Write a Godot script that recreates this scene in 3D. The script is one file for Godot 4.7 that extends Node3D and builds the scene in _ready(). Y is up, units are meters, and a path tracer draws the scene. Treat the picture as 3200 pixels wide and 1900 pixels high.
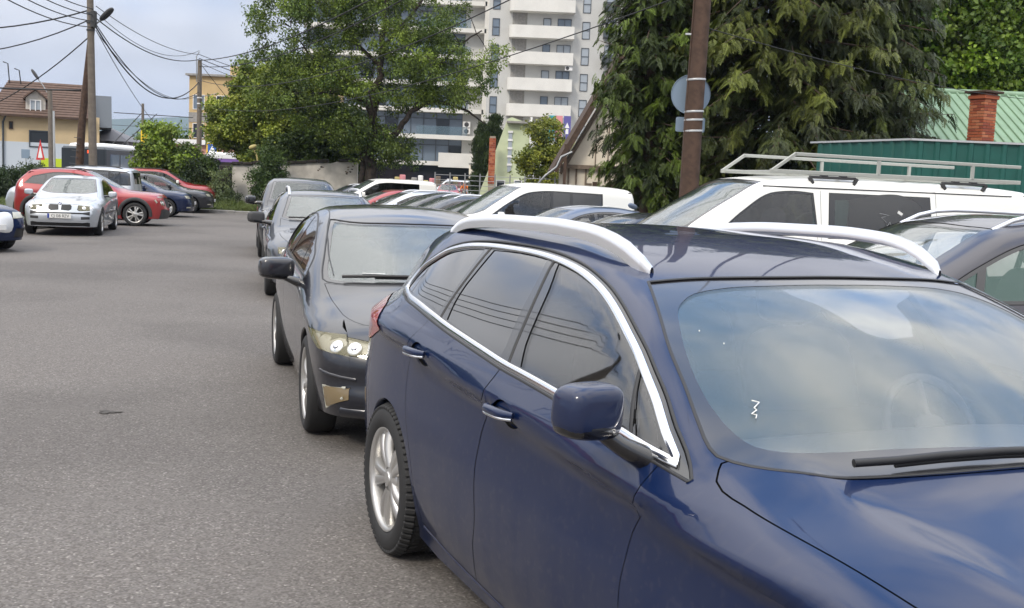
extends Node3D
# A car park seen over the roof of a dark blue estate: camera, sky, sun first; ground and buildings; trees; then vehicles and small things.

var M := {}
var rng := RandomNumberGenerator.new()
var used := {}

# ---------- mesh building ----------
class MB:
	var v := PackedVector3Array()
	var n := PackedVector3Array()
	var c := PackedColorArray()
	var uv := PackedVector2Array()
	var i := PackedInt32Array()
	var tint := Color(1, 1, 1)

	func vert(p: Vector3, nn: Vector3, t := Vector2.ZERO) -> int:
		v.append(p)
		n.append(nn)
		c.append(tint)
		uv.append(t)
		return v.size() - 1

	func tri(a: int, b: int, d: int) -> void:
		var g := (v[d] - v[a]).cross(v[b] - v[a])
		if g.dot(n[a] + n[b] + n[d]) < 0.0:
			i.append_array([a, d, b])
		else:
			i.append_array([a, b, d])

	func quad(a: int, b: int, d: int, e: int) -> void:
		tri(a, b, d)
		tri(a, d, e)

	func ftri(p: Vector3, q: Vector3, r: Vector3) -> void:
		var g := (r - p).cross(q - p).normalized()
		var a := vert(p, g, Vector2(p.x + p.z, p.y))
		var b := vert(q, g, Vector2(q.x + q.z, q.y))
		var d := vert(r, g, Vector2(r.x + r.z, r.y))
		i.append_array([a, b, d])

	func fquad(p: Vector3, q: Vector3, r: Vector3, s: Vector3) -> void:
		var g := (r - p).cross(q - p).normalized()
		if g == Vector3.ZERO:
			g = (s - p).cross(r - p).normalized()
		var a := vert(p, g, Vector2(0, 0))
		var b := vert(q, g, Vector2(1, 0))
		var d := vert(r, g, Vector2(1, 1))
		var e := vert(s, g, Vector2(0, 1))
		i.append_array([a, b, d, a, d, e])

	func box(at: Vector3, size: Vector3, turn := Basis(), bevel := 0.0) -> void:
		var h := size / 2.0
		var bv := minf(bevel, minf(h.x, minf(h.y, h.z)) * 0.95)
		var ax := [Vector3.RIGHT, Vector3.UP, Vector3.BACK]
		for k in 3:
			for s in [-1.0, 1.0]:
				var u: Vector3 = ax[(k + 1) % 3]
				var w: Vector3 = ax[(k + 2) % 3]
				var o: Vector3 = ax[k] * s * h[k]
				var du: Vector3 = u * (h[(k + 1) % 3] - bv)
				var dw: Vector3 = w * (h[(k + 2) % 3] - bv)
				if s > 0:
					fquad(at + turn * (o - du - dw), at + turn * (o - du + dw), at + turn * (o + du + dw), at + turn * (o + du - dw))
				else:
					fquad(at + turn * (o - du - dw), at + turn * (o + du - dw), at + turn * (o + du + dw), at + turn * (o - du + dw))
		if bv <= 0.0:
			return
		for k in 3:
			var a: Vector3 = ax[k]
			var u: Vector3 = ax[(k + 1) % 3]
			var w: Vector3 = ax[(k + 2) % 3]
			var la := a * (h[k] - bv)
			for su in [-1.0, 1.0]:
				for sw in [-1.0, 1.0]:
					var p: Vector3 = u * su * h[(k + 1) % 3] + w * sw * (h[(k + 2) % 3] - bv)
					var q: Vector3 = u * su * (h[(k + 1) % 3] - bv) + w * sw * h[(k + 2) % 3]
					if su * sw > 0:
						fquad(at + turn * (p - la), at + turn * (q - la), at + turn * (q + la), at + turn * (p + la))
					else:
						fquad(at + turn * (q - la), at + turn * (p - la), at + turn * (p + la), at + turn * (q + la))
		for sx in [-1.0, 1.0]:
			for sy in [-1.0, 1.0]:
				for sz in [-1.0, 1.0]:
					var e := Vector3(sx, sy, sz)
					var p := Vector3(h.x, h.y - bv, h.z - bv) * e
					var q := Vector3(h.x - bv, h.y, h.z - bv) * e
					var r := Vector3(h.x - bv, h.y - bv, h.z) * e
					if sx * sy * sz > 0:
						ftri(at + turn * p, at + turn * r, at + turn * q)
					else:
						ftri(at + turn * p, at + turn * q, at + turn * r)

	# a round bar along a path; radii one number or one per point
	func tube(path: Array, radii, seg := 8, caps := true) -> void:
		var m := path.size()
		var prev := Vector3.UP
		var rows := []
		for k in m:
			var t: Vector3 = (path[mini(k + 1, m - 1)] - path[maxi(k - 1, 0)]).normalized()
			if k == 0:
				prev = Vector3.UP if absf(t.y) < 0.9 else Vector3.RIGHT
			var u := prev - t * prev.dot(t)
			u = u.normalized() if u.length() > 1e-4 else t.cross(Vector3(0.3, 0.5, 0.8)).normalized()
			prev = u
			var w := t.cross(u)
			var r: float = radii[k] if radii is Array or radii is PackedFloat32Array else radii
			var row := []
			for j in seg + 1:
				var a := TAU * j / seg
				var d := u * cos(a) + w * sin(a)
				row.append(vert(path[k] + d * r, d, Vector2(float(j) / seg, k * 0.3)))
			rows.append(row)
			if k > 0:
				for j in seg:
					quad(rows[k - 1][j], rows[k - 1][j + 1], row[j + 1], row[j])
		if caps:
			for e in [0, m - 1]:
				var t: Vector3 = (path[0] - path[1]).normalized() if e == 0 else (path[m - 1] - path[m - 2]).normalized()
				var mid := vert(path[e], t)
				var ring := []
				for j in seg:
					ring.append(vert(v[rows[e][j]], t))
				for j in seg:
					tri(mid, ring[j], ring[(j + 1) % seg])

	# a profile of (radius, height) turned round y, then placed by xf; hard edges where a profile point is doubled
	func lathe(profile: Array, seg := 24, xf := Transform3D(), from := 0.0, to := TAU) -> void:
		var rows := []
		var m := profile.size()
		for k in m:
			var p: Vector2 = profile[k]
			var q: Vector2 = profile[maxi(k - 1, 0)]
			var r: Vector2 = profile[mini(k + 1, m - 1)]
			if k > 0 and q.distance_to(p) < 1e-6:
				q = p
			if k < m - 1 and r.distance_to(p) < 1e-6:
				r = p
			var t := (r - q).normalized()
			var nn := Vector2(t.y, -t.x)
			var row := []
			for j in seg + 1:
				var a := from + (to - from) * j / seg
				row.append(vert(xf * Vector3(p.x * cos(a), p.y, p.x * sin(a)), (xf.basis * Vector3(nn.x * cos(a), nn.y, nn.x * sin(a))).normalized(), Vector2(float(j) / seg, float(k) / m)))
			rows.append(row)
			if k > 0:
				for j in seg:
					quad(rows[k - 1][j], rows[k - 1][j + 1], row[j + 1], row[j])

	# a rounded lump: superellipsoid with half sizes h and exponents (1 round, 0.3 boxy)
	func blob(at: Vector3, h: Vector3, turn := Basis(), e1 := 0.6, e2 := 0.6, seg := 16, rings := 10) -> void:
		var rows := []
		for k in rings + 1:
			var la := -PI / 2 + PI * k / rings
			var row := []
			for j in seg + 1:
				var lo := TAU * j / seg
				var cx := sp(cos(la), e1) * sp(cos(lo), e2)
				var cz := sp(cos(la), e1) * sp(sin(lo), e2)
				var cy := sp(sin(la), e1)
				var nn := Vector3(sp(cos(la), 2 - e1) * sp(cos(lo), 2 - e2) / h.x, sp(sin(la), 2 - e1) / h.y, sp(cos(la), 2 - e1) * sp(sin(lo), 2 - e2) / h.z)
				row.append(vert(at + turn * (Vector3(cx, cy, cz) * h), (turn * nn).normalized()))
			rows.append(row)
			if k > 0:
				for j in seg:
					quad(rows[k - 1][j], rows[k - 1][j + 1], row[j + 1], row[j])

	func sp(x: float, e: float) -> float:
		return signf(x) * pow(absf(x), e)

	# flat polygon (x, y) pushed along z by depth, placed by xf
	func prism(poly: PackedVector2Array, depth: float, xf := Transform3D()) -> void:
		var ids := Geometry2D.triangulate_polygon(poly)
		var ccw := 1.0 if not Geometry2D.is_polygon_clockwise(poly) else -1.0
		for z in [0.0, depth]:
			var nn := (xf.basis * Vector3(0, 0, -signf(depth) if z == 0.0 else signf(depth))).normalized()
			var first := v.size()
			for p in poly:
				vert(xf * Vector3(p.x, p.y, z), nn, p)
			for k in range(0, ids.size(), 3):
				tri(first + ids[k], first + ids[k + 1], first + ids[k + 2])
		for k in poly.size():
			var p := poly[k]
			var q := poly[(k + 1) % poly.size()]
			var d := (q - p).normalized()
			var nn := (xf.basis * Vector3(d.y, -d.x, 0) * ccw).normalized()
			quad(vert(xf * Vector3(p.x, p.y, 0), nn, Vector2(0, 0)), vert(xf * Vector3(q.x, q.y, 0), nn, Vector2(1, 0)), vert(xf * Vector3(q.x, q.y, depth), nn, Vector2(1, 1)), vert(xf * Vector3(p.x, p.y, depth), nn, Vector2(0, 1)))

	func mirrored() -> MB:
		var o := MB.new()
		for k in v.size():
			o.v.append(Vector3(-v[k].x, v[k].y, v[k].z))
			o.n.append(Vector3(-n[k].x, n[k].y, n[k].z))
		o.c = c.duplicate()
		o.uv = uv.duplicate()
		for k in range(0, i.size(), 3):
			o.i.append_array([i[k], i[k + 2], i[k + 1]])
		return o

	func add(o: MB) -> void:
		var first := v.size()
		v.append_array(o.v)
		n.append_array(o.n)
		c.append_array(o.c)
		uv.append_array(o.uv)
		for k in o.i:
			i.append(first + k)

	func mesh(m: Material) -> ArrayMesh:
		var a := []
		a.resize(Mesh.ARRAY_MAX)
		a[Mesh.ARRAY_VERTEX] = v
		a[Mesh.ARRAY_NORMAL] = n
		a[Mesh.ARRAY_COLOR] = c
		a[Mesh.ARRAY_TEX_UV] = uv
		a[Mesh.ARRAY_INDEX] = i
		var r := ArrayMesh.new()
		r.add_surface_from_arrays(Mesh.PRIMITIVE_TRIANGLES, a)
		r.surface_set_material(0, m)
		return r

# ---------- scene helpers ----------
func P(x: float, y: float, d: float) -> Vector3:   # metres right, up and ahead of the camera's foot
	return Vector3(x, y, -d)

func numbered(nm: String) -> String:
	used[nm] = used.get(nm, -1) + 1
	return nm if used[nm] == 0 else "%s_%03d" % [nm, used[nm]]

func tag(o: Node, label: String, category := "", group := "", kind := "") -> void:
	if label: o.set_meta("label", label)
	if category: o.set_meta("category", category)
	if group: o.set_meta("group", group)
	if kind: o.set_meta("kind", kind)

func thing(nm: String, label: String, category: String, at := Vector3.ZERO, turn := 0.0, group := "") -> Node3D:
	var o := Node3D.new()
	o.name = numbered(nm)
	add_child(o)
	o.position = at
	o.rotation.y = turn
	tag(o, label, category, group)
	return o

func part(parent: Node, nm: String, m, mat: Material = null, at := Vector3.ZERO) -> MeshInstance3D:
	var o := MeshInstance3D.new()
	o.name = nm
	o.mesh = m.mesh(mat) if m is MB else m
	o.position = at
	parent.add_child(o, true)
	return o

func single(nm: String, mb: MB, mat: Material, label: String, category: String, group := "", kind := "") -> MeshInstance3D:
	var o := part(self, numbered(nm), mb, mat)
	tag(o, label, category, group, kind)
	return o

func scatter(parent: Node, nm: String, mesh: Mesh, places: Array, tints: Array) -> MultiMeshInstance3D:
	var mm := MultiMesh.new()
	mm.transform_format = MultiMesh.TRANSFORM_3D
	mm.use_colors = true
	mm.mesh = mesh
	mm.instance_count = places.size()
	var buf := PackedFloat32Array()
	buf.resize(places.size() * 16)
	for k in places.size():
		var t: Transform3D = places[k]
		var q: Color = tints[k]
		var b := k * 16
		for r in 3:
			buf[b + r * 4] = t.basis.x[r]
			buf[b + r * 4 + 1] = t.basis.y[r]
			buf[b + r * 4 + 2] = t.basis.z[r]
			buf[b + r * 4 + 3] = t.origin[r]
		buf[b + 12] = q.r
		buf[b + 13] = q.g
		buf[b + 14] = q.b
		buf[b + 15] = 1.0
	mm.buffer = buf
	var o := MultiMeshInstance3D.new()
	o.name = nm
	o.multimesh = mm
	parent.add_child(o, true)
	return o

func lin(r: float, g: float, b: float, a := 1.0) -> Color:
	var q := Color(r, g, b).linear_to_srgb()
	q.a = a
	return q

func mat(nm: String, col: Color, rough := 0.7, metal := 0.0) -> StandardMaterial3D:
	var m := StandardMaterial3D.new()
	m.resource_name = nm
	m.albedo_color = col
	m.roughness = rough
	m.metallic = metal
	m.vertex_color_use_as_albedo = true
	M[nm] = m
	return m

func paint(nm: String, col: Color, metal := 0.0, rough := 0.4, coat := 1.0) -> StandardMaterial3D:
	var m := mat(nm, col, rough, metal)
	m.clearcoat_enabled = true
	m.clearcoat = coat
	m.clearcoat_roughness = 0.03
	return m

func glass(nm: String, col: Color) -> StandardMaterial3D:
	var m := mat(nm, col, 0.02)
	m.vertex_color_use_as_albedo = false
	m.transparency = BaseMaterial3D.TRANSPARENCY_ALPHA
	return m

func noise_tex(kind: int, freq: float, size: int, stops: Array, seed_ := 1, oct := 1, normal := false, bump := 4.0) -> NoiseTexture2D:
	var f := FastNoiseLite.new()
	f.noise_type = kind as FastNoiseLite.NoiseType
	f.seed = seed_
	f.frequency = freq
	f.fractal_type = FastNoiseLite.FRACTAL_NONE if oct == 1 else FastNoiseLite.FRACTAL_FBM
	f.fractal_octaves = oct
	f.cellular_return_type = FastNoiseLite.RETURN_CELL_VALUE
	f.cellular_jitter = 1.0
	var t := NoiseTexture2D.new()
	t.width = size
	t.height = size
	t.seamless = true
	t.noise = f
	if normal:
		t.as_normal_map = true
		t.bump_strength = bump
	elif stops:
		var g := Gradient.new()
		g.offsets = PackedFloat32Array(stops.map(func(s): return s[0]))
		g.colors = PackedColorArray(stops.map(func(s): return s[1]))
		t.color_ramp = g
	return t

func world_tex(m: StandardMaterial3D, t: Texture2D, scale: float) -> void:
	m.albedo_texture = t
	m.uv1_triplanar = true
	m.uv1_world_triplanar = true
	m.uv1_scale = Vector3(scale, scale, scale)

# smooth curve through points (Catmull-Rom), several pieces joined at corners
func curve(pieces: Array, step := 0.03) -> PackedVector2Array:
	var out := PackedVector2Array()
	for pc in pieces:
		var p: Array = pc
		for k in p.size() - 1:
			var b: Vector2 = p[k]
			var c: Vector2 = p[k + 1]
			var a: Vector2 = p[k - 1] if k > 0 else b * 2.0 - c
			var d: Vector2 = p[k + 2] if k + 2 < p.size() else c * 2.0 - b
			var m := maxi(1, int(b.distance_to(c) / step)) if p.size() > 2 else 1
			for j in m:
				var q := b.cubic_interpolate_in_time(c, a, d, float(j) / m, b.distance_to(c), -a.distance_to(b), b.distance_to(c) + c.distance_to(d))
				if out.is_empty() or out[-1].distance_to(q) > 1e-4:
					out.append(q)
		if out.is_empty() or out[-1].distance_to(p[-1]) > 1e-4:
			out.append(p[-1])
	if out.size() > 2 and out[0].distance_to(out[-1]) < 1e-4:
		out.remove_at(out.size() - 1)
	return out

func v2(a: Array) -> Array:   # flat list of numbers to points
	var r := []
	for k in range(0, a.size(), 2):
		r.append(Vector2(a[k], a[k + 1]))
	return r

# ---------- vehicles ----------
# A body is the inside of four smooth fields: side half-width over (length, height), top height over (length, width), nose and tail.
# s runs forward from the rear axle, y up, w to the vehicle's right; in the node w is x and s is -z.
class Body:
	var sp: Dictionary
	var tabs := {}
	var x0 := {}
	var k_top := 0.10
	var k_end := 0.12
	var top: PackedFloat32Array
	var cache := {}

	func _init(spec: Dictionary) -> void:
		sp = spec
		k_top = sp.get("k_top", 0.10)
		k_end = sp.get("k_end", 0.12)
		for key in ["top", "plan", "belt", "beltw", "roofw", "sec", "nose", "tail", "kp", "cant"]:
			table(key, sp[key], (0 if sp.get("lod", 2) == 0 else 2) if key == "sec" else (6 if key == "top" else 4))

	func table(key: String, flat: Array, soft: int) -> void:
		var xs := []
		var ys := []
		for k in range(0, flat.size(), 2):
			if xs and flat[k] < xs[-1] + 0.01:
				continue
			xs.append(float(flat[k]))
			ys.append(float(flat[k + 1]))
		var m := xs.size()
		var dl := []
		for k in m - 1:
			dl.append((ys[k + 1] - ys[k]) / (xs[k + 1] - xs[k]))
		var ms := [dl[0]]
		for k in range(1, m - 1):
			if dl[k - 1] * dl[k] <= 0.0:
				ms.append(0.0)
			else:
				var h0: float = xs[k] - xs[k - 1]
				var h1: float = xs[k + 1] - xs[k]
				ms.append((3.0 * h0 + 3.0 * h1) / ((2.0 * h1 + h0) / dl[k - 1] + (h1 + 2.0 * h0) / dl[k]))
		ms.append(dl[m - 2])
		var a: float = xs[0] - 0.3
		var count := int((xs[m - 1] + 0.3 - a) / 0.01) + 2
		var t := PackedFloat32Array()
		t.resize(count)
		var seg := 0
		for q in count:
			var x := a + q * 0.01
			if x <= xs[0]:
				t[q] = ys[0] + (x - xs[0]) * ms[0]
			elif x >= xs[m - 1]:
				t[q] = ys[m - 1] + (x - xs[m - 1]) * ms[m - 1]
			else:
				while x > xs[seg + 1]:
					seg += 1
				var h: float = xs[seg + 1] - xs[seg]
				var u: float = (x - xs[seg]) / h
				t[q] = ys[seg] * (1 + 2 * u) * (1 - u) * (1 - u) + h * ms[seg] * u * (1 - u) * (1 - u) + ys[seg + 1] * u * u * (3 - 2 * u) + h * ms[seg + 1] * u * u * (u - 1)
		for pass_ in soft:
			var o := t.duplicate()
			for q in range(2, count - 2):
				t[q] = (o[q - 2] + o[q - 1] + o[q] + o[q + 1] + o[q + 2]) * 0.2
		tabs[key] = t
		x0[key] = a

	func f(key: String, x: float) -> float:
		var t: PackedFloat32Array = tabs[key]
		var q: float = clampf((x - x0[key]) * 100.0, 0.0, t.size() - 1.001)
		var k := int(q)
		return t[k] + (t[k + 1] - t[k]) * (q - k)

	func width(s: float, y: float) -> float:
		var b := f("belt", s)
		var wb := f("beltw", s)
		if y < b:
			var u: float = (y - sp.y0) / (b - sp.y0)
			var pl := f("plan", s)
			var w := pl * f("sec", u)
			var bl := smoothstep(0.8, 1.0, u)
			return w + (wb - pl * f("sec", 1.0)) * bl
		var t: float = (y - b) / (sp.roofy - b)
		return wb + (f("roofw", s) - wb) * (t * 0.85 + 0.15 * t * t)

	func height(s: float, w: float) -> float:
		var h: float = f("top", s + f("kp", s) * w * w) - sp.crown * w * w
		if sp.has("ridge"):   # a soft crease along the bonnet: s from, s to, w at each, height, softness
			var r: Array = sp.ridge
			var t := clampf((s - r[0]) / (r[1] - r[0]), -0.3, 1.2)
			if t > -0.3:
				var at: float = lerpf(r[2], r[3], t)
				h += r[4] * smoothstep(-0.3, 0.1, t) * (0.5 + 0.5 * tanh((w - at) / r[5]))
		return h

	func field(s: float, y: float, w: float) -> float:
		w = absf(w)
		var a := w - width(s, y)
		var sl := (f("top", s + 0.03) - f("top", s - 0.03)) / 0.06
		var b := (y - height(s, w)) / sqrt(1.0 + sl * sl)
		var e: float = s - (f("nose", y) - sp.kn * w * w)
		var g: float = f("tail", y) + sp.kt * w * w - s
		return sm(sm(sm(a, b, k_top), e, k_end), g, k_end)

	func sm(a: float, b: float, k: float) -> float:
		var h := maxf(k - absf(a - b), 0.0) / k
		return maxf(a, b) + h * h * k * 0.25

	# where an axis-parallel line enters the body: pj 0 side, 1 top, 2 nose, 3 tail
	func at(pj: int, p: Vector2) -> Vector3:   # (s, y, w)
		var lo: float
		var hi: float
		if pj == 0:
			lo = 0.0; hi = 1.4
		elif pj == 1:
			lo = 0.62; hi = 2.6
		elif pj == 2:
			lo = sp.front - 1.6; hi = sp.front + 0.6
		else:
			lo = sp.back + 1.3; hi = sp.back - 0.6
		var flo := fld(pj, p, lo)
		if pj == 1:
			for up in [0.72, 0.8, 0.86, 0.92]:
				if flo >= 0.0:
					lo = up
					flo = fld(pj, p, lo)
		var fhi := fld(pj, p, hi)
		if not (is_finite(flo) and is_finite(fhi)):
			printerr("bad field ", sp.paint.resource_name, pj, p, " ", lo, " ", hi)
			return Vector3.ZERO
		if flo < 0.0:
			for k in 16:
				var m := (lo + hi) * 0.5 if k < 4 or absf(fhi - flo) < 1e-7 else clampf(lo - flo * (hi - lo) / (fhi - flo), minf(lo, hi), maxf(lo, hi))
				var fm := fld(pj, p, m)
				if absf(fm) < 3e-5:
					lo = m
					break
				if fm < 0.0:
					lo = m
					flo = fm
					fhi *= 0.6 if k > 4 else 1.0
				else:
					hi = m
					fhi = fm
					flo *= 0.6 if k > 4 else 1.0
		if pj == 0:
			return Vector3(p.x, p.y, lo)
		if pj == 1:
			return Vector3(p.x, lo, p.y)
		return Vector3(lo, p.y, p.x)

	func fld(pj: int, p: Vector2, t: float) -> float:
		if pj == 0:
			return field(p.x, p.y, t)
		if pj == 1:
			return field(p.x, t, p.y)
		return field(t, p.y, p.x)

	# [place, outward direction] in the node's axes
	func hit(pj: int, p: Vector2) -> Array:
		var key := Vector3i(roundi(p.x * 5000.0), roundi(p.y * 5000.0), pj)
		if cache.has(key):
			return cache[key]
		var q := at(pj, p)
		var e := 0.018
		var g := Vector3(field(q.x, q.y, q.z + e) - field(q.x, q.y, q.z - e), field(q.x, q.y + e, q.z) - field(q.x, q.y - e, q.z), field(q.x - e, q.y, q.z) - field(q.x + e, q.y, q.z))
		var r := [Vector3(q.z, q.y, -q.x), g.normalized()]
		cache[key] = r
		return r

	# regions of the four views, meeting along shared lines
	func regions(h: float) -> Array:
		var s1: float = sp.s1
		var s0: float = sp.s0
		var ya := f("cant", s1)
		var yb := f("cant", s0)
		var w1 := at(0, Vector2(s1, ya)).z
		var w0 := at(0, Vector2(s0, yb)).z
		var front := PackedVector2Array()
		var back := PackedVector2Array()
		var ftop := PackedVector2Array()
		var btop := PackedVector2Array()
		for w in steps(-w1, w1, h):
			ftop.append(Vector2(w, lerpf(sp.ytf, ya, (w / w1) * (w / w1))))
		for w in steps(-w0, w0, h):
			btop.append(Vector2(w, lerpf(sp.ytb, yb, (w / w0) * (w / w0))))
		front.append_array([Vector2(-w1, sp.ybf), Vector2(w1, sp.ybf)])
		back.append_array([Vector2(-w0, sp.ybb), Vector2(w0, sp.ybb)])
		var ff := ftop.duplicate(); ff.reverse(); front.append_array(ff)
		var bb := btop.duplicate(); bb.reverse(); back.append_array(bb)
		var side := PackedVector2Array()
		for y in steps(sp.ybf, ya, h):
			side.append(Vector2(at(2, Vector2(w1, y)).x, y))
		var cl := steps(s0, s1, h)
		cl.reverse()
		for s in cl.slice(1, -1):
			side.append(Vector2(s, f("cant", s)))
		var bl := steps(sp.ybb, yb, h)
		bl.reverse()
		for y in bl:
			side.append(Vector2(at(3, Vector2(w0, y)).x, y))
		for k in range(0, sp.bot.size(), 2):
			side.append(Vector2(sp.bot[k], sp.bot[k + 1]))
		var topr := PackedVector2Array()
		cl.reverse()
		for s in cl.slice(1, -1):
			topr.append(Vector2(s, at(0, Vector2(s, f("cant", s))).z))
		var roof := PackedVector2Array()
		roof.append_array(topr)
		var fe := ftop.duplicate(); fe.reverse()
		for p in fe:
			roof.append(Vector2(at(2, p).x, p.x))
		var tl := topr.duplicate(); tl.reverse()
		for p in tl:
			roof.append(Vector2(p.x, -p.y))
		for p in btop:
			roof.append(Vector2(at(3, p).x, p.x))
		return [side, roof, front, back]

	func steps(a: float, b: float, h: float) -> Array:
		var r := [a]
		for k in range(int(floor(a / h)) - 1, int(ceil(b / h)) + 2):
			if k * h > a + h * 0.2 and k * h < b - h * 0.2:
				r.append(k * h)
		r.append(b)
		return r

	# the skin over a polygon of one view, cut out by holes, on cells of size h, moved along its normals by off
	func skin(mb: MB, pj: int, poly: PackedVector2Array, holes: Array, h: float, off := 0.0) -> void:
		if poly.size() < 3:
			return
		var r := bounds(poly)
		var hb := holes.map(func(q): return bounds(q))
		var ids := {}
		for gx in range(int(floor(r.position.x / h)), int(ceil(r.end.x / h))):
			for gy in range(int(floor(r.position.y / h)), int(ceil(r.end.y / h))):
				var cell := Rect2(gx * h, gy * h, h, h)
				var pieces: Array = Geometry2D.intersect_polygons(PackedVector2Array([cell.position, Vector2(cell.end.x, cell.position.y), cell.end, Vector2(cell.position.x, cell.end.y)]), poly)
				for k in holes.size():
					if pieces.is_empty() or not hb[k].intersects(cell):
						continue
					var left := []
					for q in pieces:
						for c in Geometry2D.clip_polygons(q, holes[k]):
							if not Geometry2D.is_polygon_clockwise(c):
								left.append(c)
					pieces = left
				for q in pieces:
					var tris := PackedInt32Array([0, 1, 2, 0, 2, 3]) if q.size() == 4 else Geometry2D.triangulate_polygon(q)
					var mine := []
					for p in q:
						var key := Vector2i(roundi(p.x * 5000.0), roundi(p.y * 5000.0))
						if not ids.has(key):
							var a := hit(pj, p)
							ids[key] = mb.vert(a[0] + a[1] * off, a[1], p if pj == 0 else p + Vector2(0, 2))
						mine.append(ids[key])
					for k in range(0, tris.size(), 3):
						var a: int = mine[tris[k]]
						var b: int = mine[tris[k + 1]]
						var c: int = mine[tris[k + 2]]
						if a != b and b != c and a != c:
							mb.tri(a, b, c)

	func bounds(q: PackedVector2Array) -> Rect2:
		var r := Rect2(q[0], Vector2.ZERO)
		for p in q:
			r = r.expand(p)
		return r.grow(0.0005)

	# a raised strip along a line of one view
	func strip(mb: MB, pj: int, line: PackedVector2Array, wd: float, ht: float, off := 0.0, closed := false) -> void:
		var m := line.size()
		var rows := []
		var prof := [Vector2(-0.5, -0.3), Vector2(-0.42, 0.7), Vector2(0, 1.0), Vector2(0.42, 0.7), Vector2(0.5, -0.3)]
		for k in m + (1 if closed else 0):
			var a := hit(pj, line[k % m])
			var b: Array = hit(pj, line[(k + 1) % m]) if closed or k < m - 1 else a
			var c: Array = hit(pj, line[(k + m - 1) % m]) if closed or k > 0 else a
			var t: Vector3 = (b[0] - c[0]).normalized()
			var nn: Vector3 = a[1]
			var u := t.cross(nn).normalized()
			var row := []
			for j in 5:
				var q: Vector2 = prof[j]
				row.append(mb.vert(a[0] + u * q.x * wd + nn * (off + q.y * ht), (nn * (1.0 if j != 0 and j != 4 else 0.2) + u * [-1.0, -0.5, 0.0, 0.5, 1.0][j]).normalized(), Vector2(k * 0.1, j * 0.25)))
			rows.append(row)
			if k > 0:
				for j in 4:
					mb.quad(rows[k - 1][j], rows[k - 1][j + 1], row[j + 1], row[j])

func arc(cx: float, cy: float, r: float, from := 0.0, to := TAU, m := 40) -> PackedVector2Array:
	var o := PackedVector2Array()
	for k in m + 1:
		var a := from + (to - from) * k / m
		o.append(Vector2(cx + cos(a) * r, cy + sin(a) * r))
	return o

func mir(poly: PackedVector2Array) -> PackedVector2Array:   # half outline in (s, w) or (w, y) closed by its mirror image; w is y in the top view
	return poly

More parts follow.
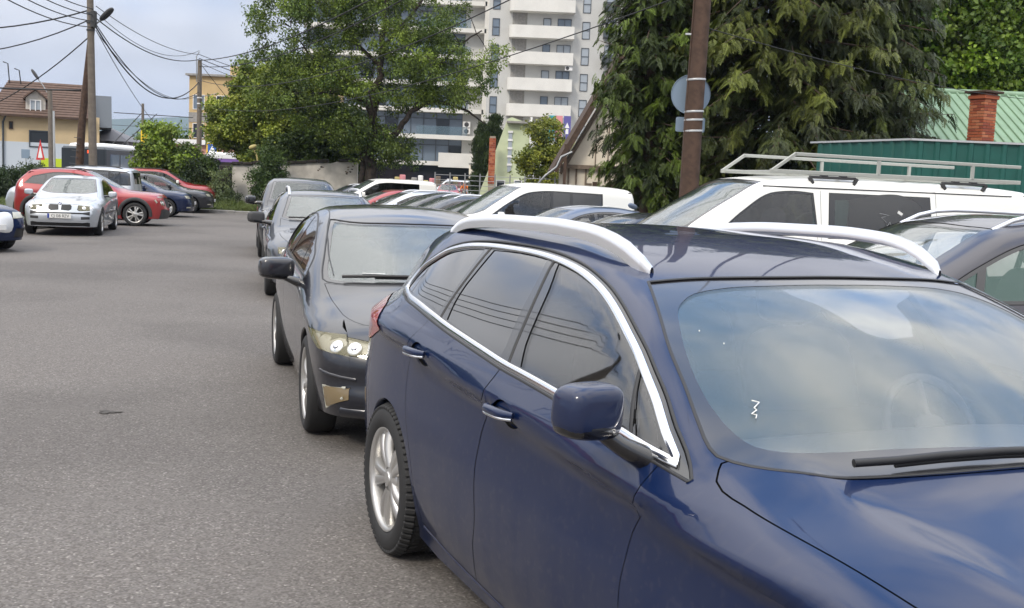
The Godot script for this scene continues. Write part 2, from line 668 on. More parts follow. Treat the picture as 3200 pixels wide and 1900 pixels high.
# one wheel, its axle along x and its outer face at +x
func make_wheel(r: float, rr: float, wd: float, kind: String, fine: bool) -> Node3D:
	var o := Node3D.new()
	o.name = "wheel"
	var seg := 120 if fine else 36
	var t := MB.new()
	var turn := Transform3D(Basis(Vector3(0, -1, 0), Vector3(1, 0, 0), Vector3(0, 0, 1)), Vector3.ZERO)   # lathe height -> x
	var h := wd / 2
	var pf := [Vector2(rr - 0.01, h * 0.55), Vector2(rr + 0.004, h * 0.86), Vector2(rr + 0.02, h * 0.97), Vector2(rr + (r - rr) * 0.45, h * 1.02), Vector2(r - 0.03, h * 0.96), Vector2(r - 0.012, h * 0.86), Vector2(r - 0.004, h * 0.7), Vector2(r, h * 0.35), Vector2(r, -h * 0.35), Vector2(r - 0.004, -h * 0.7), Vector2(r - 0.02, -h * 0.9), Vector2(rr + 0.02, -h), Vector2(rr, -h * 0.6)]
	t.lathe(pf, seg, turn)
	if fine:   # tread blocks over the shoulder and grooves round the tread
		var blocks := MB.new()
		for k in 64:
			var a := TAU * k / 64
			for e in [-1.0, 1.0]:
				var b := Basis(Vector3.RIGHT, a + 0.02 * e)
				blocks.box(b * Vector3(e * h * 0.72, r - 0.006, 0), Vector3(h * 0.42, 0.022, 0.024), b * Basis(Vector3.BACK, -e * 0.42), 0.004)
				blocks.box(b * Vector3(e * h * 0.28, r - 0.003, 0.004 * e), Vector3(h * 0.34, 0.014, 0.026), b, 0.003)
		t.add(blocks)
	part(o, "tyre", t, M.tyre)
	var rim := MB.new()
	rim.lathe([Vector2(rr - 0.06, -h * 0.8), Vector2(rr - 0.012, -h * 0.7), Vector2(rr - 0.02, h * 0.3), Vector2(rr - 0.014, h * 0.78), Vector2(rr - 0.004, h * 0.86), Vector2(rr + 0.006, h * 0.92), Vector2(rr + 0.006, h * 0.86), Vector2(rr - 0.002, h * 0.8)], seg, turn)
	part(o, "rim", rim, M.alloy if kind != "steel" else M.dark_plastic)
	var disc := MB.new()
	disc.lathe([Vector2(0.0, h * 0.02), Vector2(rr * 0.72, h * 0.02), Vector2(rr * 0.72, h * 0.02), Vector2(rr * 0.72, -h * 0.1)], 32, turn)
	disc.lathe([Vector2(rr * 0.72, -h * 0.25), Vector2(rr, -h * 0.25)], 32, turn)
	part(o, "brake_disc", disc, M.brake)
	var hub := MB.new()
	hub.lathe([Vector2(0.0, h * 0.83), Vector2(0.028, h * 0.82), Vector2(0.032, h * 0.78), Vector2(0.034, h * 0.72), Vector2(0.07, h * 0.70), Vector2(0.085, h * 0.6), Vector2(0.085, h * 0.1)], 24, turn)
	part(o, "hub", hub, M.alloy)
	var n_sp: int = {"five_double": 10, "five": 5, "seven": 7, "steel": 9, "ten": 10}.get(kind, 5)
	var sp_mesh: ArrayMesh
	for k in n_sp:
		var a := TAU * k / n_sp
		if kind == "five_double":
			a = TAU * (k / 2) / 5.0 + (0.19 if k % 2 else -0.19)
		if sp_mesh == null:
			var s := MB.new()
			var wide := 0.6 if kind == "five_double" else (1.25 if kind == "five" else 0.7)
			var rows := []
			for j in 7:
				var u := j / 6.0
				var rad := lerpf(0.05, rr - 0.008, u)
				var hw := (0.024 + 0.022 * u * u) * wide
				var x := h * (0.74 + 0.16 * sin(PI * u * 0.8) - 0.1 * u)
				var row := []
				for q in [[-1.0, -0.035, -1.0, 0.0], [-1.0, -0.006, -0.8, 0.6], [-0.6, 0.0, -0.3, 1.0], [0.6, 0.0, 0.3, 1.0], [1.0, -0.006, 0.8, 0.6], [1.0, -0.035, 1.0, 0.0]]:
					row.append(s.vert(Vector3(x + q[1], rad, hw * q[0]), Vector3(q[3], 0.1, q[2]).normalized()))
				rows.append(row)
				if j:
					for c in 5:
						s.quad(rows[j - 1][c], rows[j - 1][c + 1], row[c + 1], row[c])
			sp_mesh = s.mesh(M.alloy if kind != "steel" else M.silver_plastic)
		var m := part(o, "spoke", sp_mesh)
		m.rotation.x = a
	if fine:
		for k in 5:
			var nut := MB.new()
			var a := TAU * (k + 0.5) / 5
			nut.lathe([Vector2(0, h * 0.7), Vector2(0.009, h * 0.7), Vector2(0.01, h * 0.68), Vector2(0.01, h * 0.5)], 8, turn.translated(Vector3(0, cos(a) * 0.055, sin(a) * 0.055)))
			part(o, "wheel_nut", nut, M.brake)
	return o

func flip_w(a: PackedVector2Array) -> PackedVector2Array:
	var o := PackedVector2Array()
	for k in range(a.size() - 1, -1, -1):
		o.append(Vector2(-a[k].x, a[k].y))
	return o

# half outline given for w >= 0 -> whole outline; pj 1 has (s, w), pj 2 and 3 (w, y)
func whole(pj: int, half: PackedVector2Array) -> PackedVector2Array:
	var o := half.duplicate()
	for k in range(half.size() - 1, -1, -1):
		var q := Vector2(half[k].x, -half[k].y) if pj == 1 else Vector2(-half[k].x, half[k].y)
		if q.distance_to(half[k]) > 1e-3:
			o.append(q)
	return o

func grown(q: PackedVector2Array, by: float) -> PackedVector2Array:
	var r := Geometry2D.offset_polygon(q, by)
	return r[0] if r.size() else q

func seat(parent: Node, at: Vector3, m: Material, head := true, wide := 0.5) -> void:
	var o := MB.new()
	o.blob(at + Vector3(0, 0.0, 0), Vector3(wide * 0.5, 0.34, 0.08), Basis(Vector3.RIGHT, 0.28), 0.5, 0.45, 18, 10)
	o.blob(at + Vector3(0, -0.36, -0.28), Vector3(wide * 0.5, 0.1, 0.28), Basis(), 0.5, 0.45, 14, 8)
	var s := part(parent, "seat", o, m)
	if head:
		var hd := MB.new()
		hd.blob(at + Vector3(0, 0.43, 0.14), Vector3(0.14, 0.10, 0.055), Basis(Vector3.RIGHT, 0.15), 0.6, 0.55, 14, 10)
		for x in [-0.05, 0.05]:
			hd.tube([at + Vector3(x, 0.28, 0.09), at + Vector3(x, 0.4, 0.13)], 0.007, 6)
		part(s, "headrest", hd, m)

# builds the whole vehicle at the origin; the caller names and places it
func make_car(sp: Dictionary) -> Node3D:
	var o := Node3D.new()
	var b := Body.new(sp)
	var h: float = sp.get("cell", 0.08)
	var reg := b.regions(h)
	var body_m: Material = sp.paint
	var lod: int = sp.get("lod", 2)
	var gap: float = sp.get("gap", 0.004)
	# wheel arches
	var arches := []
	for k in 2:
		arches.append(arc([sp.get("ax0", 0.0), sp.wb][k], sp.wr + 0.01, sp.ar, 0, TAU, 44))
	# panels: each {n, p, poly, m, off, t(hick strip?)}; what comes later is cut out of what comes earlier
	var ps: Array = sp.panels
	var cut := [[], [], [], []]
	for q in ps:
		cut[q.p].append(grown(q.poly, q.get("gap", gap)))
	# body: everything that no panel takes
	var body := MB.new()
	var side := MB.new()
	b.skin(side, 0, reg[0], arches + cut[0], h)
	body.add(side)
	body.add(side.mirrored())
	for pj in [1, 2, 3]:
		b.skin(body, pj, reg[pj], cut[pj], h)
	# turned-in lips of the arches
	for k in 2:
		var lip := MB.new()
		var rows := []
		for p in arc([sp.get("ax0", 0.0), sp.wb][k], sp.wr + 0.01, sp.ar, -0.5, PI + 0.5, 40):
			if p.y < 0.16:
				continue
			var a := b.hit(0, p)
			var ctr := Vector3(a[0].x, sp.wr + 0.01, -[sp.get("ax0", 0.0), sp.wb][k])
			var inn: Vector3 = (ctr - a[0]).normalized()
			rows.append([lip.vert(a[0], (a[1] + inn).normalized()), lip.vert(a[0] + inn * 0.012 - Vector3(0.012, 0, 0), inn), lip.vert(a[0] + inn * 0.014 - Vector3(0.05, 0, 0), inn)])
			if rows.size() > 1:
				for j in 2:
					lip.quad(rows[-2][j], rows[-2][j + 1], rows[-1][j + 1], rows[-1][j])
		body.add(lip)
		body.add(lip.mirrored())
	part(o, "body", body, body_m)
	# panels
	for k in ps.size():
		var q: Dictionary = ps[k]
		var holes := []
		for j in range(k + 1, ps.size()):
			if ps[j].p == q.p and b.bounds(ps[j].poly).intersects(b.bounds(q.poly)):
				holes.append(grown(ps[j].poly, ps[j].get("gap", gap)))
		if q.p == 0:
			holes += arches
		var pieces: Array = Geometry2D.intersect_polygons(q.poly, reg[q.p])
		var mb := MB.new()
		for pc in pieces:
			b.skin(mb, q.p, pc, holes, q.get("cell", h), q.get("off", 0.0))
			if q.get("pane", false) and lod < 2:   # the inner face of the glass
				b.skin(mb, q.p, pc, holes, q.get("cell", h), q.get("off", 0.0) - 0.006)
		if mb.v.is_empty():
			continue
		var lamp: bool = q.m == M.lamp_clear and lod < 2 and q.n == "headlight"
		var lens := part(o, q.n, mb, M.lamp_glass if lamp else q.m)
		var lens2: MeshInstance3D = part(o, q.n, mb.mirrored(), M.lamp_glass if lamp else q.m) if q.p == 0 and q.get("both", true) else null
		if lamp:   # housing and reflectors behind the lens
			var hs := MB.new()
			for pc in pieces:
				b.skin(hs, q.p, pc, holes, h, -0.022)
			part(lens, "lamp_housing", hs, M.lamp_housing)
			if lens2: part(lens2, "lamp_housing", hs.mirrored(), M.lamp_housing)
			var bb := b.bounds(q.poly)
			for u in [0.28, 0.66]:
				var mid := Vector2(bb.position.x + bb.size.x * u, bb.get_center().y)
				if not Geometry2D.is_point_in_polygon(mid, q.poly):
					continue
				var a := b.hit(q.p, mid)
				var rf := MB.new()
				var r := bb.size.y * 0.34
				rf.blob(a[0] - a[1] * 0.012, Vector3(r, r, 0.012), Basis.looking_at(a[1], Vector3.UP), 1.0, 1.0, 18, 8)
				rf.blob(a[0] - a[1] * 0.004, Vector3(r * 0.42, r * 0.42, 0.012), Basis.looking_at(a[1], Vector3.UP), 1.0, 1.0, 12, 8)
				part(lens, "reflector", rf, M.chrome)
				if lens2: part(lens2, "reflector", rf.mirrored(), M.chrome)
	# dark inside of the shell, seen in the gaps and as the rim of the windows
	if lod < 3:
		var shell := MB.new()
		var panes := [[], [], [], []]
		for q in ps:
			if q.get("pane", false):
				panes[q.p].append(grown(q.poly, 0.012))
		var ss := MB.new()
		b.skin(ss, 0, reg[0], arches + panes[0], 0.1 if lod else 0.07, -0.02)
		shell.add(ss)
		shell.add(ss.mirrored())
		for pj in [1, 2, 3]:
			b.skin(shell, pj, reg[pj], panes[pj], 0.1 if lod else 0.07, -0.02)
		part(o, "inner_shell", shell, M.lining)
	# strips
	for q in sp.get("strips", []):
		for ln in q.lines:
			var mb := MB.new()
			b.strip(mb, q.p, ln, q.w, q.h, q.get("off", 0.0), q.get("closed", false))
			part(o, q.n, mb, q.m)
			if q.p == 0:
				part(o, q.n, mb.mirrored(), q.m)
	# floor and wheel wells
	var low := MB.new()
	low.box(Vector3(0, sp.get("floor", 0.26), -(sp.front + sp.back) / 2), Vector3(sp.half * 1.45, 0.1, (sp.front - sp.back) - 0.55))
	for k in 2:
		for e in [-1.0, 1.0]:
			var cz: float = -[sp.get("ax0", 0.0), sp.wb][k]
			low.lathe([Vector2(sp.ar - 0.005, sp.half - 0.06), Vector2(sp.ar, sp.half - 0.34), Vector2(sp.ar, sp.half - 0.34), Vector2(0.05, sp.half - 0.34)], 28, Transform3D(Basis(Vector3(0, 1, 0), Vector3(e, 0, 0), Vector3(0, 0, 1)), Vector3(0, sp.wr, cz)), -PI / 2 - 0.35, PI / 2 + 0.35)
	part(o, "underbody", low, M.underbody)
	# wheels
	var wh := make_wheel(sp.wr, sp.rim, sp.get("tw", 0.21), sp.spokes, lod == 0)
	for k in 2:
		for e in [1.0, -1.0]:
			var w: Node3D = wh if k == 0 and e > 0 else wh.duplicate()
			w.position = Vector3(e * (sp.half - sp.get("tuck", 0.02) - sp.get("tw", 0.21) / 2), sp.wr, -[sp.get("ax0", 0.0), sp.wb][k])
			w.rotation = Vector3([0.4, 1.0][k], 0.0 if e > 0 else PI, 0)
			o.add_child(w, true)
	# inside
	if sp.has("seats"):
		var inn := MB.new()
		var fl: float = sp.belt[3] - 0.30
		inn.box(Vector3(0, fl * 0.5 + 0.14, -(sp.dash - 0.1 + sp.cabin) / 2), Vector3(sp.half * 1.3, fl - 0.28, sp.dash - sp.cabin - 0.1))
		part(o, "cabin_floor", inn, M.lining)
		var dd := MB.new()
		dd.blob(Vector3(0, sp.dashy - 0.1, -sp.dash), Vector3(sp.half * 0.8, 0.13, 0.26), Basis(), 0.5, 0.4, 20, 10)
		part(o, "dashboard", dd, M.dash)
		var st := MB.new()
		var sw := Transform3D(Basis(Vector3.RIGHT, -1.1), Vector3(-0.38, sp.dashy - 0.03, -(sp.dash - 0.33)))
		var ring := []
		for k in 33:
			ring.append(sw * Vector3(cos(TAU * k / 32) * 0.185, 0, sin(TAU * k / 32) * 0.185))
		st.tube(ring, 0.016, 8, false)
		st.blob(sw.origin, Vector3(0.07, 0.02, 0.06), sw.basis, 0.8, 0.8, 10, 6)
		for a in [0.0, PI, PI / 2]:
			st.tube([sw.origin, sw * Vector3(cos(a) * 0.18, 0, sin(a) * 0.18)], 0.014, 6)
		part(o, "steering_wheel", st, M.dash)
		for row in sp.seats:
			for x in row[1]:
				seat(o, Vector3(x, row[2], -row[0]), sp.get("seat_m", M.seat), row[3] if row.size() > 3 else true, row[4] if row.size() > 4 else 0.5)
	# mirrors
	if sp.has("mirror"):
		var q: Array = sp.mirror   # s, y, w of the centre, half sizes, material
		for e in [1.0, -1.0]:
			var mm := MB.new()
			var c := Vector3(e * q[2], q[1], -q[0])
			var size: Vector3 = q[3]
			mm.blob(c, size, Basis(Vector3.UP, e * 0.25) * Basis(Vector3.BACK, e * 0.08), 0.52, 0.6, 28, 16)
			for k in mm.v.size():   # flat back, tapering tip
				var d := mm.v[k] - c
				if d.z > size.z * 0.55:
					mm.v[k].z = c.z + size.z * 0.55 + (d.z - size.z * 0.55) * 0.15
				mm.v[k].y += -0.1 * d.y * clampf(d.x * e / size.x, -1, 1)
			var cap := part(o, "wing_mirror", mm, q[4])
			if q.size() > 7:
				var lowm := MB.new()
				lowm.blob(c + Vector3(0, -size.y * 0.52, 0.0), size * Vector3(0.985, 0.52, 0.99), Basis(Vector3.UP, e * 0.25) * Basis(Vector3.BACK, e * 0.08), 0.6, 0.7, 24, 10)
				part(cap, "mirror_shell", lowm, M.black_gloss)
			var gl := MB.new()
			gl.blob(c + Vector3(0, 0, size.z * 0.62), Vector3(size.x * 0.86, size.y * 0.8, 0.004), Basis(Vector3.UP, e * 0.1), 0.5, 0.5, 16, 8)
			part(cap, "mirror_glass", gl, M.mirror)
			var base := MB.new()
			var root := b.hit(0, Vector2(q[0] + q[5], q[1] - q[6]))
			var rp: Vector3 = root[0] * Vector3(e, 1, 1)
			base.tube([rp - Vector3(e * 0.02, 0, 0), rp.lerp(c, 0.4) + Vector3(0, -0.012, 0), c - Vector3(e * size.x * 0.45, size.y * 0.8, 0), c - Vector3(e * size.x * 0.1, size.y * 0.75, 0)], [size.y * 0.5, size.y * 0.36, size.y * 0.34, size.y * 0.2], 10)
			part(cap, "mirror_foot", base, M.black_gloss)
			if q.size() > 7:
				var ind := MB.new()
				ind.blob(c + Vector3(e * size.x * 0.55, -size.y * 0.30, -size.z * 0.5), Vector3(size.x * 0.36, size.y * 0.13, size.z * 0.36), Basis(Vector3.UP, -e * 0.75), 0.8, 0.8, 12, 8)
				part(cap, "indicator", ind, M.lamp_clear)
	# number plate
	for q in sp.get("plates", []):   # pj, height, text, s nudge
		plate(o, b, q[0], q[1], q[2])
	if sp.has("wipers"):
		for q in sp.wipers:   # points (s, w) along the arm
			var mb := MB.new()
			var path := []
			for p in q:
				var a := b.hit(1, p)
				path.append(a[0] + a[1] * 0.028)
			mb.tube(path, 0.011, 8)
			var blade := []
			for k in range(1, path.size()):
				blade.append(path[k] - b.hit(1, q[k])[1] * 0.015)
			mb.tube(blade, 0.007, 6)
			part(o, "wiper", mb, M.black_plastic)
	return o

func plate(o: Node3D, b: Body, pj: int, y: float, text: String) -> void:
	var a := b.hit(pj, Vector2(0, y))
	var mb := MB.new()
	var out := -1.0 if pj == 2 else 1.0
	var at: Vector3 = a[0] + Vector3(0, 0, out * 0.018)
	mb.box(at, Vector3(0.52, 0.11, 0.012), Basis(), 0.004)
	var pl := part(o, "number_plate", mb, M.plate)
	var blue := MB.new()
	blue.box(at + Vector3(-out * 0.236, 0, out * 0.004), Vector3(0.042, 0.104, 0.008))
	part(pl, "country_band", blue, M.plate_blue)
	if text:
		var tm := TextMesh.new()
		var f := SystemFont.new()
		f.font_names = PackedStringArray(["Droid Sans"])
		tm.font = f
		tm.text = text
		tm.font_size = 32
		tm.pixel_size = 0.0029
		tm.depth = 0.002
		tm.material = M.ink
		var l := part(pl, "lettering", tm)
		l.position = at + Vector3(out * 0.022, 0, out * 0.008)
		l.rotation.y = PI if out < 0 else 0.0

# a vehicle spec from a few measures; see the callers for what they mean
func gen(q: Dictionary) -> Dictionary:
	var hw: float = q.hw
	var ht: float = q.H
	var wb: float = q.wb
	var nose: float = wb + q.fo
	var back: float = -q.ro
	var rw: float = q.rw
	var bf: float = q.belt[1]
	var br: float = q.belt[0]
	var sb: float = q.sb
	var sr: float = q.sr
	var re: float = q.sR
	var hb: float = q.hb
	var hn: float = q.hn
	var pm: Material = q.paint
	var box: bool = q.get("box", true)
	var slope: float = q.get("slope", 0.25)   # how far the tailgate leans
	var top := []
	if box:
		top = [back - 0.02, ht - 0.5, back + slope * 0.5, ht - 0.22, back + slope, ht - 0.07, lerpf(back + slope, sr, 0.35), ht - 0.01]
	else:
		top = [back - 0.02, q.boot - 0.2, back + 0.06, q.boot - 0.03, q.rg - 0.08, q.boot + 0.035, q.rg + 0.12, q.boot + 0.11, re, ht - 0.06, lerpf(re, sr, 0.4), ht]
	top += [lerpf(back + 0.5, sr, 0.75), ht, sr, ht - 0.055, lerpf(sr, sb, 0.35), lerpf(ht - 0.055, hb, 0.3), lerpf(sr, sb, 0.75), lerpf(ht - 0.055, hb, 0.71), sb, hb + 0.015, sb + 0.15, hb - 0.03, lerpf(sb, nose, 0.6), lerpf(hb, hn, 0.5), nose - 0.12, hn, nose + 0.02, hn - 0.25]
	var dl: Array = q.dlo   # sa bottom front, st top front, se top rear, sq bottom rear
	var ytop: float = q.get("ytop", ht - 0.115)
	var yre: float = q.get("yre", ytop - 0.03)
	var ya := bf + 0.012
	var yq := br + 0.012
	var dtop: Array = v2([dl[0], ya, lerpf(dl[0], dl[1], 0.5), lerpf(ya, ytop, 0.55), dl[1], ytop - 0.03, dl[1] - 0.2, ytop, lerpf(dl[1], dl[2], 0.6), ytop + 0.005, dl[2], yre])
	var dbot: Array = v2([dl[3], yq, lerpf(dl[3], dl[0], 0.5), (ya + yq) / 2 - 0.004, dl[0], ya])
	var dlo := curve([dtop, v2([dl[2], yre, dl[3], yq]), dbot], 0.06)
	var inner := grown(dlo, -0.022)
	var panels := []
	var yb0: float = q.get("sill", 0.25)
	var b1: float = q.b1
	var fl: float = dl[0] - q.get("fdoor", 0.12)
	var ar: float = q.get("ar", q.wr + 0.05)
	if q.get("doors", true):
		panels.append({"n": "door", "p": 0, "poly": curve([v2([b1 + 0.006, ya + 0.1, b1 + 0.006, 0.5, b1 - 0.01, yb0]), v2([b1 - 0.01, yb0, fl, yb0 + 0.01]), v2([fl, yb0 + 0.01, fl, 0.5, fl + 0.03, 0.75, fl + 0.06, ya + 0.02]), v2([fl + 0.06, ya + 0.02, dl[0] - 0.12, ya + 0.1])], 0.08), "m": pm})
		if q.get("doors2", true):
			panels.append({"n": "door", "p": 0, "poly": curve([v2([b1 - 0.006, ya + 0.1, b1 - 0.006, 0.5, b1 - 0.022, yb0]), v2([b1 - 0.022, yb0, ar + 0.06, yb0 + 0.01]), v2([ar + 0.06, yb0 + 0.01, ar + 0.02, q.wr + 0.12, ar * 0.72 + 0.04, q.wr + ar * 0.8, ar * 0.5, 0.85, ar * 0.4, yq + 0.02]), v2([ar * 0.4, yq + 0.02, ar * 0.4, yq + 0.1])], 0.08), "m": pm})
	panels += q.get("extra_side", [])
	panels.append({"n": "window_frame", "p": 0, "poly": dlo, "m": M.black_gloss, "off": -0.003})
	var cuts: Array = q.pillars   # s at the belt of each pillar between panes, and how it leans
	var prev := 9.0
	var gm: Material = q.get("glass", M.glass_car)
	var edges := [99.0]
	for c in cuts: edges.append(c)
	edges.append(-99.0)
	for k in edges.size() - 1:
		var a = edges[k]
		var c = edges[k + 1]
		var as_: Array = a if a is Array else [a, a]
		var cs: Array = c if c is Array else [c, c]
		var band := PackedVector2Array([Vector2(as_[0] - 0.03, ya - 0.1), Vector2(as_[1] - 0.03, ht), Vector2(cs[1] + 0.03, ht), Vector2(cs[0] + 0.03, ya - 0.1)])
		for pc in Geometry2D.intersect_polygons(inner, band):
			if pc.size() > 2:
				var blind: bool = q.get("blind", -1) >= 0 and k >= q.blind
				panels.append({"n": "window", "p": 0, "poly": pc, "m": M.glass_dark if blind else (q.get("glass_rear", gm) if k > 0 else gm), "off": -0.006, "pane": true, "gap": 0.0})
	# top: bonnet, windscreen (and rear window of a saloon)
	var wt := rw - 0.09
	var wl: float = q.get("bw1", hw * 0.9) - 0.15
	var ws := whole(1, curve([v2([sr + 0.06, 0, sr + 0.04, wt * 0.55, sr - 0.03, wt]), v2([sr - 0.03, wt, lerpf(sr, sb, 0.4) - 0.08, lerpf(wt, wl, 0.45), sb - 0.30, wl]), v2([sb - 0.30, wl, sb - 0.17, wl - 0.13, sb - 0.06, wl * 0.5, sb - 0.015, 0])], 0.08))
	panels.append({"n": "bonnet", "p": 1, "poly": whole(1, curve([v2([sb + 0.01, 0, sb - 0.04, wl * 0.5, sb - 0.15, wl - 0.10, sb - 0.26, wl + 0.02]), v2([sb - 0.26, wl + 0.02, sb + 0.1, wl + 0.04, lerpf(sb, nose, 0.5), wl + 0.03, nose - 0.26, wl - 0.06]), v2([nose - 0.26, wl - 0.06, nose - 0.17, wl * 0.6, nose - 0.13, 0])], 0.08)), "m": pm})
	panels.append({"n": "windscreen_border", "p": 1, "poly": ws, "m": M.frit, "off": -0.003})
	panels.append({"n": "windscreen", "p": 1, "poly": grown(ws, -0.045), "m": q.get("screen", M.glass_screen), "off": -0.004, "pane": true, "gap": 0.0})
	if box:
		panels.append({"n": "tailgate", "p": 3, "poly": PackedVector2Array([Vector2(-hw * 0.62, 0.55), Vector2(hw * 0.62, 0.55), Vector2(rw - 0.1, ht - 0.12), Vector2(-rw + 0.1, ht - 0.12)]), "m": pm})
		panels.append({"n": "rear_window", "p": 3, "poly": PackedVector2Array([Vector2(-hw * 0.55, br + 0.06), Vector2(hw * 0.55, br + 0.06), Vector2(rw - 0.16, ht - 0.17), Vector2(-rw + 0.16, ht - 0.17)]), "m": M.glass_dark, "off": -0.004, "pane": true})
	else:
		panels.append({"n": "rear_window", "p": 1, "poly": whole(1, curve([v2([re - 0.1, 0, re - 0.09, wt * 0.6, re - 0.07, wt - 0.03]), v2([re - 0.07, wt - 0.03, q.rg + 0.16, wl - 0.02]), v2([q.rg + 0.16, wl - 0.02, q.rg + 0.06, wl * 0.5, q.rg + 0.04, 0])], 0.08)), "m": M.glass_dark, "off": -0.003, "pane": true})
	for e in [1.0, -1.0]:
		var tl := PackedVector2Array()
		for p in q.get("tail_lamp", v2([hw * 0.66, br - 0.22, hw * 0.86, br - 0.24, hw * 0.84, br - 0.02, hw * 0.64, br - 0.04])):
			tl.append(Vector2(p.x * e, p.y))
		panels.append({"n": "tail_light", "p": 3, "poly": tl, "m": M.lamp_red})
	for f in q.get("face", []):   # name, half outline (w, y), material, offset; mirrored unless it crosses the middle
		var pts: Array = v2(f[1])
		if f.size() > 4:
			panels.append({"n": f[0], "p": 2, "poly": whole(2, curve([pts], 0.08)), "m": f[2], "off": f[3]})
		else:
			var poly := PackedVector2Array(pts)
			panels.append({"n": f[0], "p": 2, "poly": poly, "m": f[2], "off": f[3]})
			panels.append({"n": f[0], "p": 2, "poly": flip_w(poly), "m": f[2], "off": f[3]})
	var bw1: float = q.get("bw1", hw * 0.9)
	var strips := []
	if q.get("cladding", false):
		strips.append({"n": "wheel_arch_trim", "p": 0, "lines": [arc(0, q.wr + 0.01, ar + 0.04, -0.1, PI + 0.15, 30), arc(wb, q.wr + 0.01, ar + 0.04, -0.15, PI + 0.1, 30)], "w": 0.10, "h": 0.012, "m": M.dark_plastic})
		strips.append({"n": "sill_trim", "p": 0, "lines": [curve([v2([ar + 0.05, yb0 + 0.03, wb - ar - 0.05, yb0 + 0.03])], 0.2)], "w": 0.14, "h": 0.012, "m": M.dark_plastic})
	if q.get("rub", false):
		strips.append({"n": "rub_strip", "p": 0, "lines": [curve([v2([ar + 0.08, 0.52, wb * 0.5, 0.53, wb - ar - 0.08, 0.52])], 0.2)], "w": 0.04, "h": 0.012, "m": M.black_plastic})
	strips += q.get("strips", [])
	var sp := {
		"paint": pm, "lod": q.get("lod", 2), "cell": q.get("cell", 0.09), "gap": q.get("gap", 0.005), "front": nose, "back": back, "wb": wb, "wr": q.wr, "rim": q.get("rim", q.wr - 0.105), "ar": ar, "half": hw, "spokes": q.get("spokes", "five"), "tw": q.get("tw", 0.2), "tuck": q.get("tuck", 0.03),
		"top": top, "plan": [back - 0.02, hw * 0.80, back + 0.2, hw * 0.92, 0.1, hw * 0.99, wb * 0.5, hw, wb + 0.1, hw * 0.985, nose - 0.35, hw * 0.92, nose - 0.12, hw * 0.78, nose, hw * 0.66],
		"belt": [back, br, wb * 0.4, lerpf(br, bf, 0.45), dl[0], bf, nose, hn - 0.02], "beltw": [back, hw * q.get("bwr", 0.80), back + 0.35, hw * 0.87, wb * 0.4, hw * 0.93, dl[0], bw1, wb + 0.2, hw * 0.87, nose, hw * 0.7],
		"roofw": [back, rw * q.get("rwr", 0.88), back + 0.4, rw * 0.97, sr, rw, nose, rw],
		"sec": q.get("sec", [-0.3,0.87, 0,0.925, 0.2,0.965, 0.4,0.985, 0.6,1.0, 0.8,0.992, 0.9,0.978, 1,0.945]), "y0": 0.18, "roofy": ht - 0.09, "crown": q.get("crown", 0.1), "kn": q.get("kn", 0.28), "kt": 0.1,
		"nose": q.get("nose", [0.1,nose - 0.12, 0.3,nose - 0.03, 0.5,nose, 0.62,nose - 0.02, hn,nose - 0.1, hn + 0.2,nose - 0.3]),
		"tail": [0.1,back + 0.08, 0.45,back, 0.75,back + 0.02, br,back + 0.06, ht - 0.12,back + slope * 0.9, ht + 0.1,back + slope * 1.25] if box else [0.1,back + 0.08, 0.45,back, 0.75,back + 0.02, q.boot,back + 0.05, q.boot + 0.3,back + 0.3],
		"kp": [-1,-0.1, 0,0, sr - 0.4,0.08, sr,0.16, sb,0.2, nose,0.25],
		"cant": q.get("cant", ([back,ht - 0.22, back + slope + 0.2,ht - 0.14, back + slope + 0.6,ht - 0.1] if box else [back,q.boot - 0.04, q.rg - 0.1,q.boot + 0.0, q.rg + 0.15,q.boot + 0.07, re,ht - 0.13]) + [lerpf(back + 0.6, sr, 0.5),ytop + 0.035, dl[1],ytop + 0.005, lerpf(dl[0], dl[1], 0.5),lerpf(ya, ytop, 0.55) + 0.045, dl[0],ya + 0.03, sb + 0.1,hb - 0.07, nose - 0.3,hn - 0.05]),
		"s1": nose - q.get("s1b", 0.3), "s0": back + (slope + 0.2 if box else 0.2), "ytf": hn - 0.03, "ytb": ht - 0.085 if box else q.boot - 0.03, "ybf": 0.22, "ybb": 0.28,
		"bot": [back + 0.15, 0.26, -ar, 0.25, ar, 0.2, wb * 0.5, 0.19, wb - ar, 0.2, wb + ar, 0.22], "panels": panels, "strips": strips,
		"k_top": q.get("k_top", 0.10),
	}
	for key in ["seats", "dash", "dashy", "cabin", "mirror", "plates", "wipers", "seat_m"]:
		if q.has(key): sp[key] = q[key]
	if q.get("seated", true) and not q.has("seats"):
		sp.seats = [[sb - 1.35, [-0.36, 0.36], br - 0.18], [sb - 2.15, [-0.36, 0.36], br - 0.16]]
		sp.dash = sb - 0.32
		sp.dashy = hb - 0.01
		sp.cabin = back + 0.5
	if not q.has("mirror"):
		sp.mirror = [dl[0] - 0.13, bf + 0.07, hw + 0.10, Vector3(0.10, 0.07, 0.06), q.get("mirror_m", pm), 0.06, 0.06]
	return sp

func rails(car: Node3D, sp: Dictionary, a: float, z: float, m: Material, rise := 0.05, r := 0.016) -> void:
	var b := Body.new(sp)
	for e in [1.0, -1.0]:
		var path := []
		var rad := []
		for k in 13:
			var u := k / 12.0
			var s := lerpf(a, z, u)
			var w: float = b.f("roofw", s) - 0.10
			var y := b.height(s, w) + rise * (1.0 - pow(absf(u * 2 - 1), 6)) - 0.012
			path.append(Vector3(e * w, y, -s))
			rad.append(r)
		var mb := MB.new()
		mb.tube(path, rad, 8)
		part(car, "roof_rail", mb, m)

func put(car: Node3D, nm: String, label: String, cat: String, x: float, d: float, a: float, group := "", y := 0.0) -> Node3D:
	car.name = numbered(nm)
	add_child(car)
	car.position = P(x, y, d)
	car.rotation.y = a + PI
	tag(car, label, cat, group)
	return car

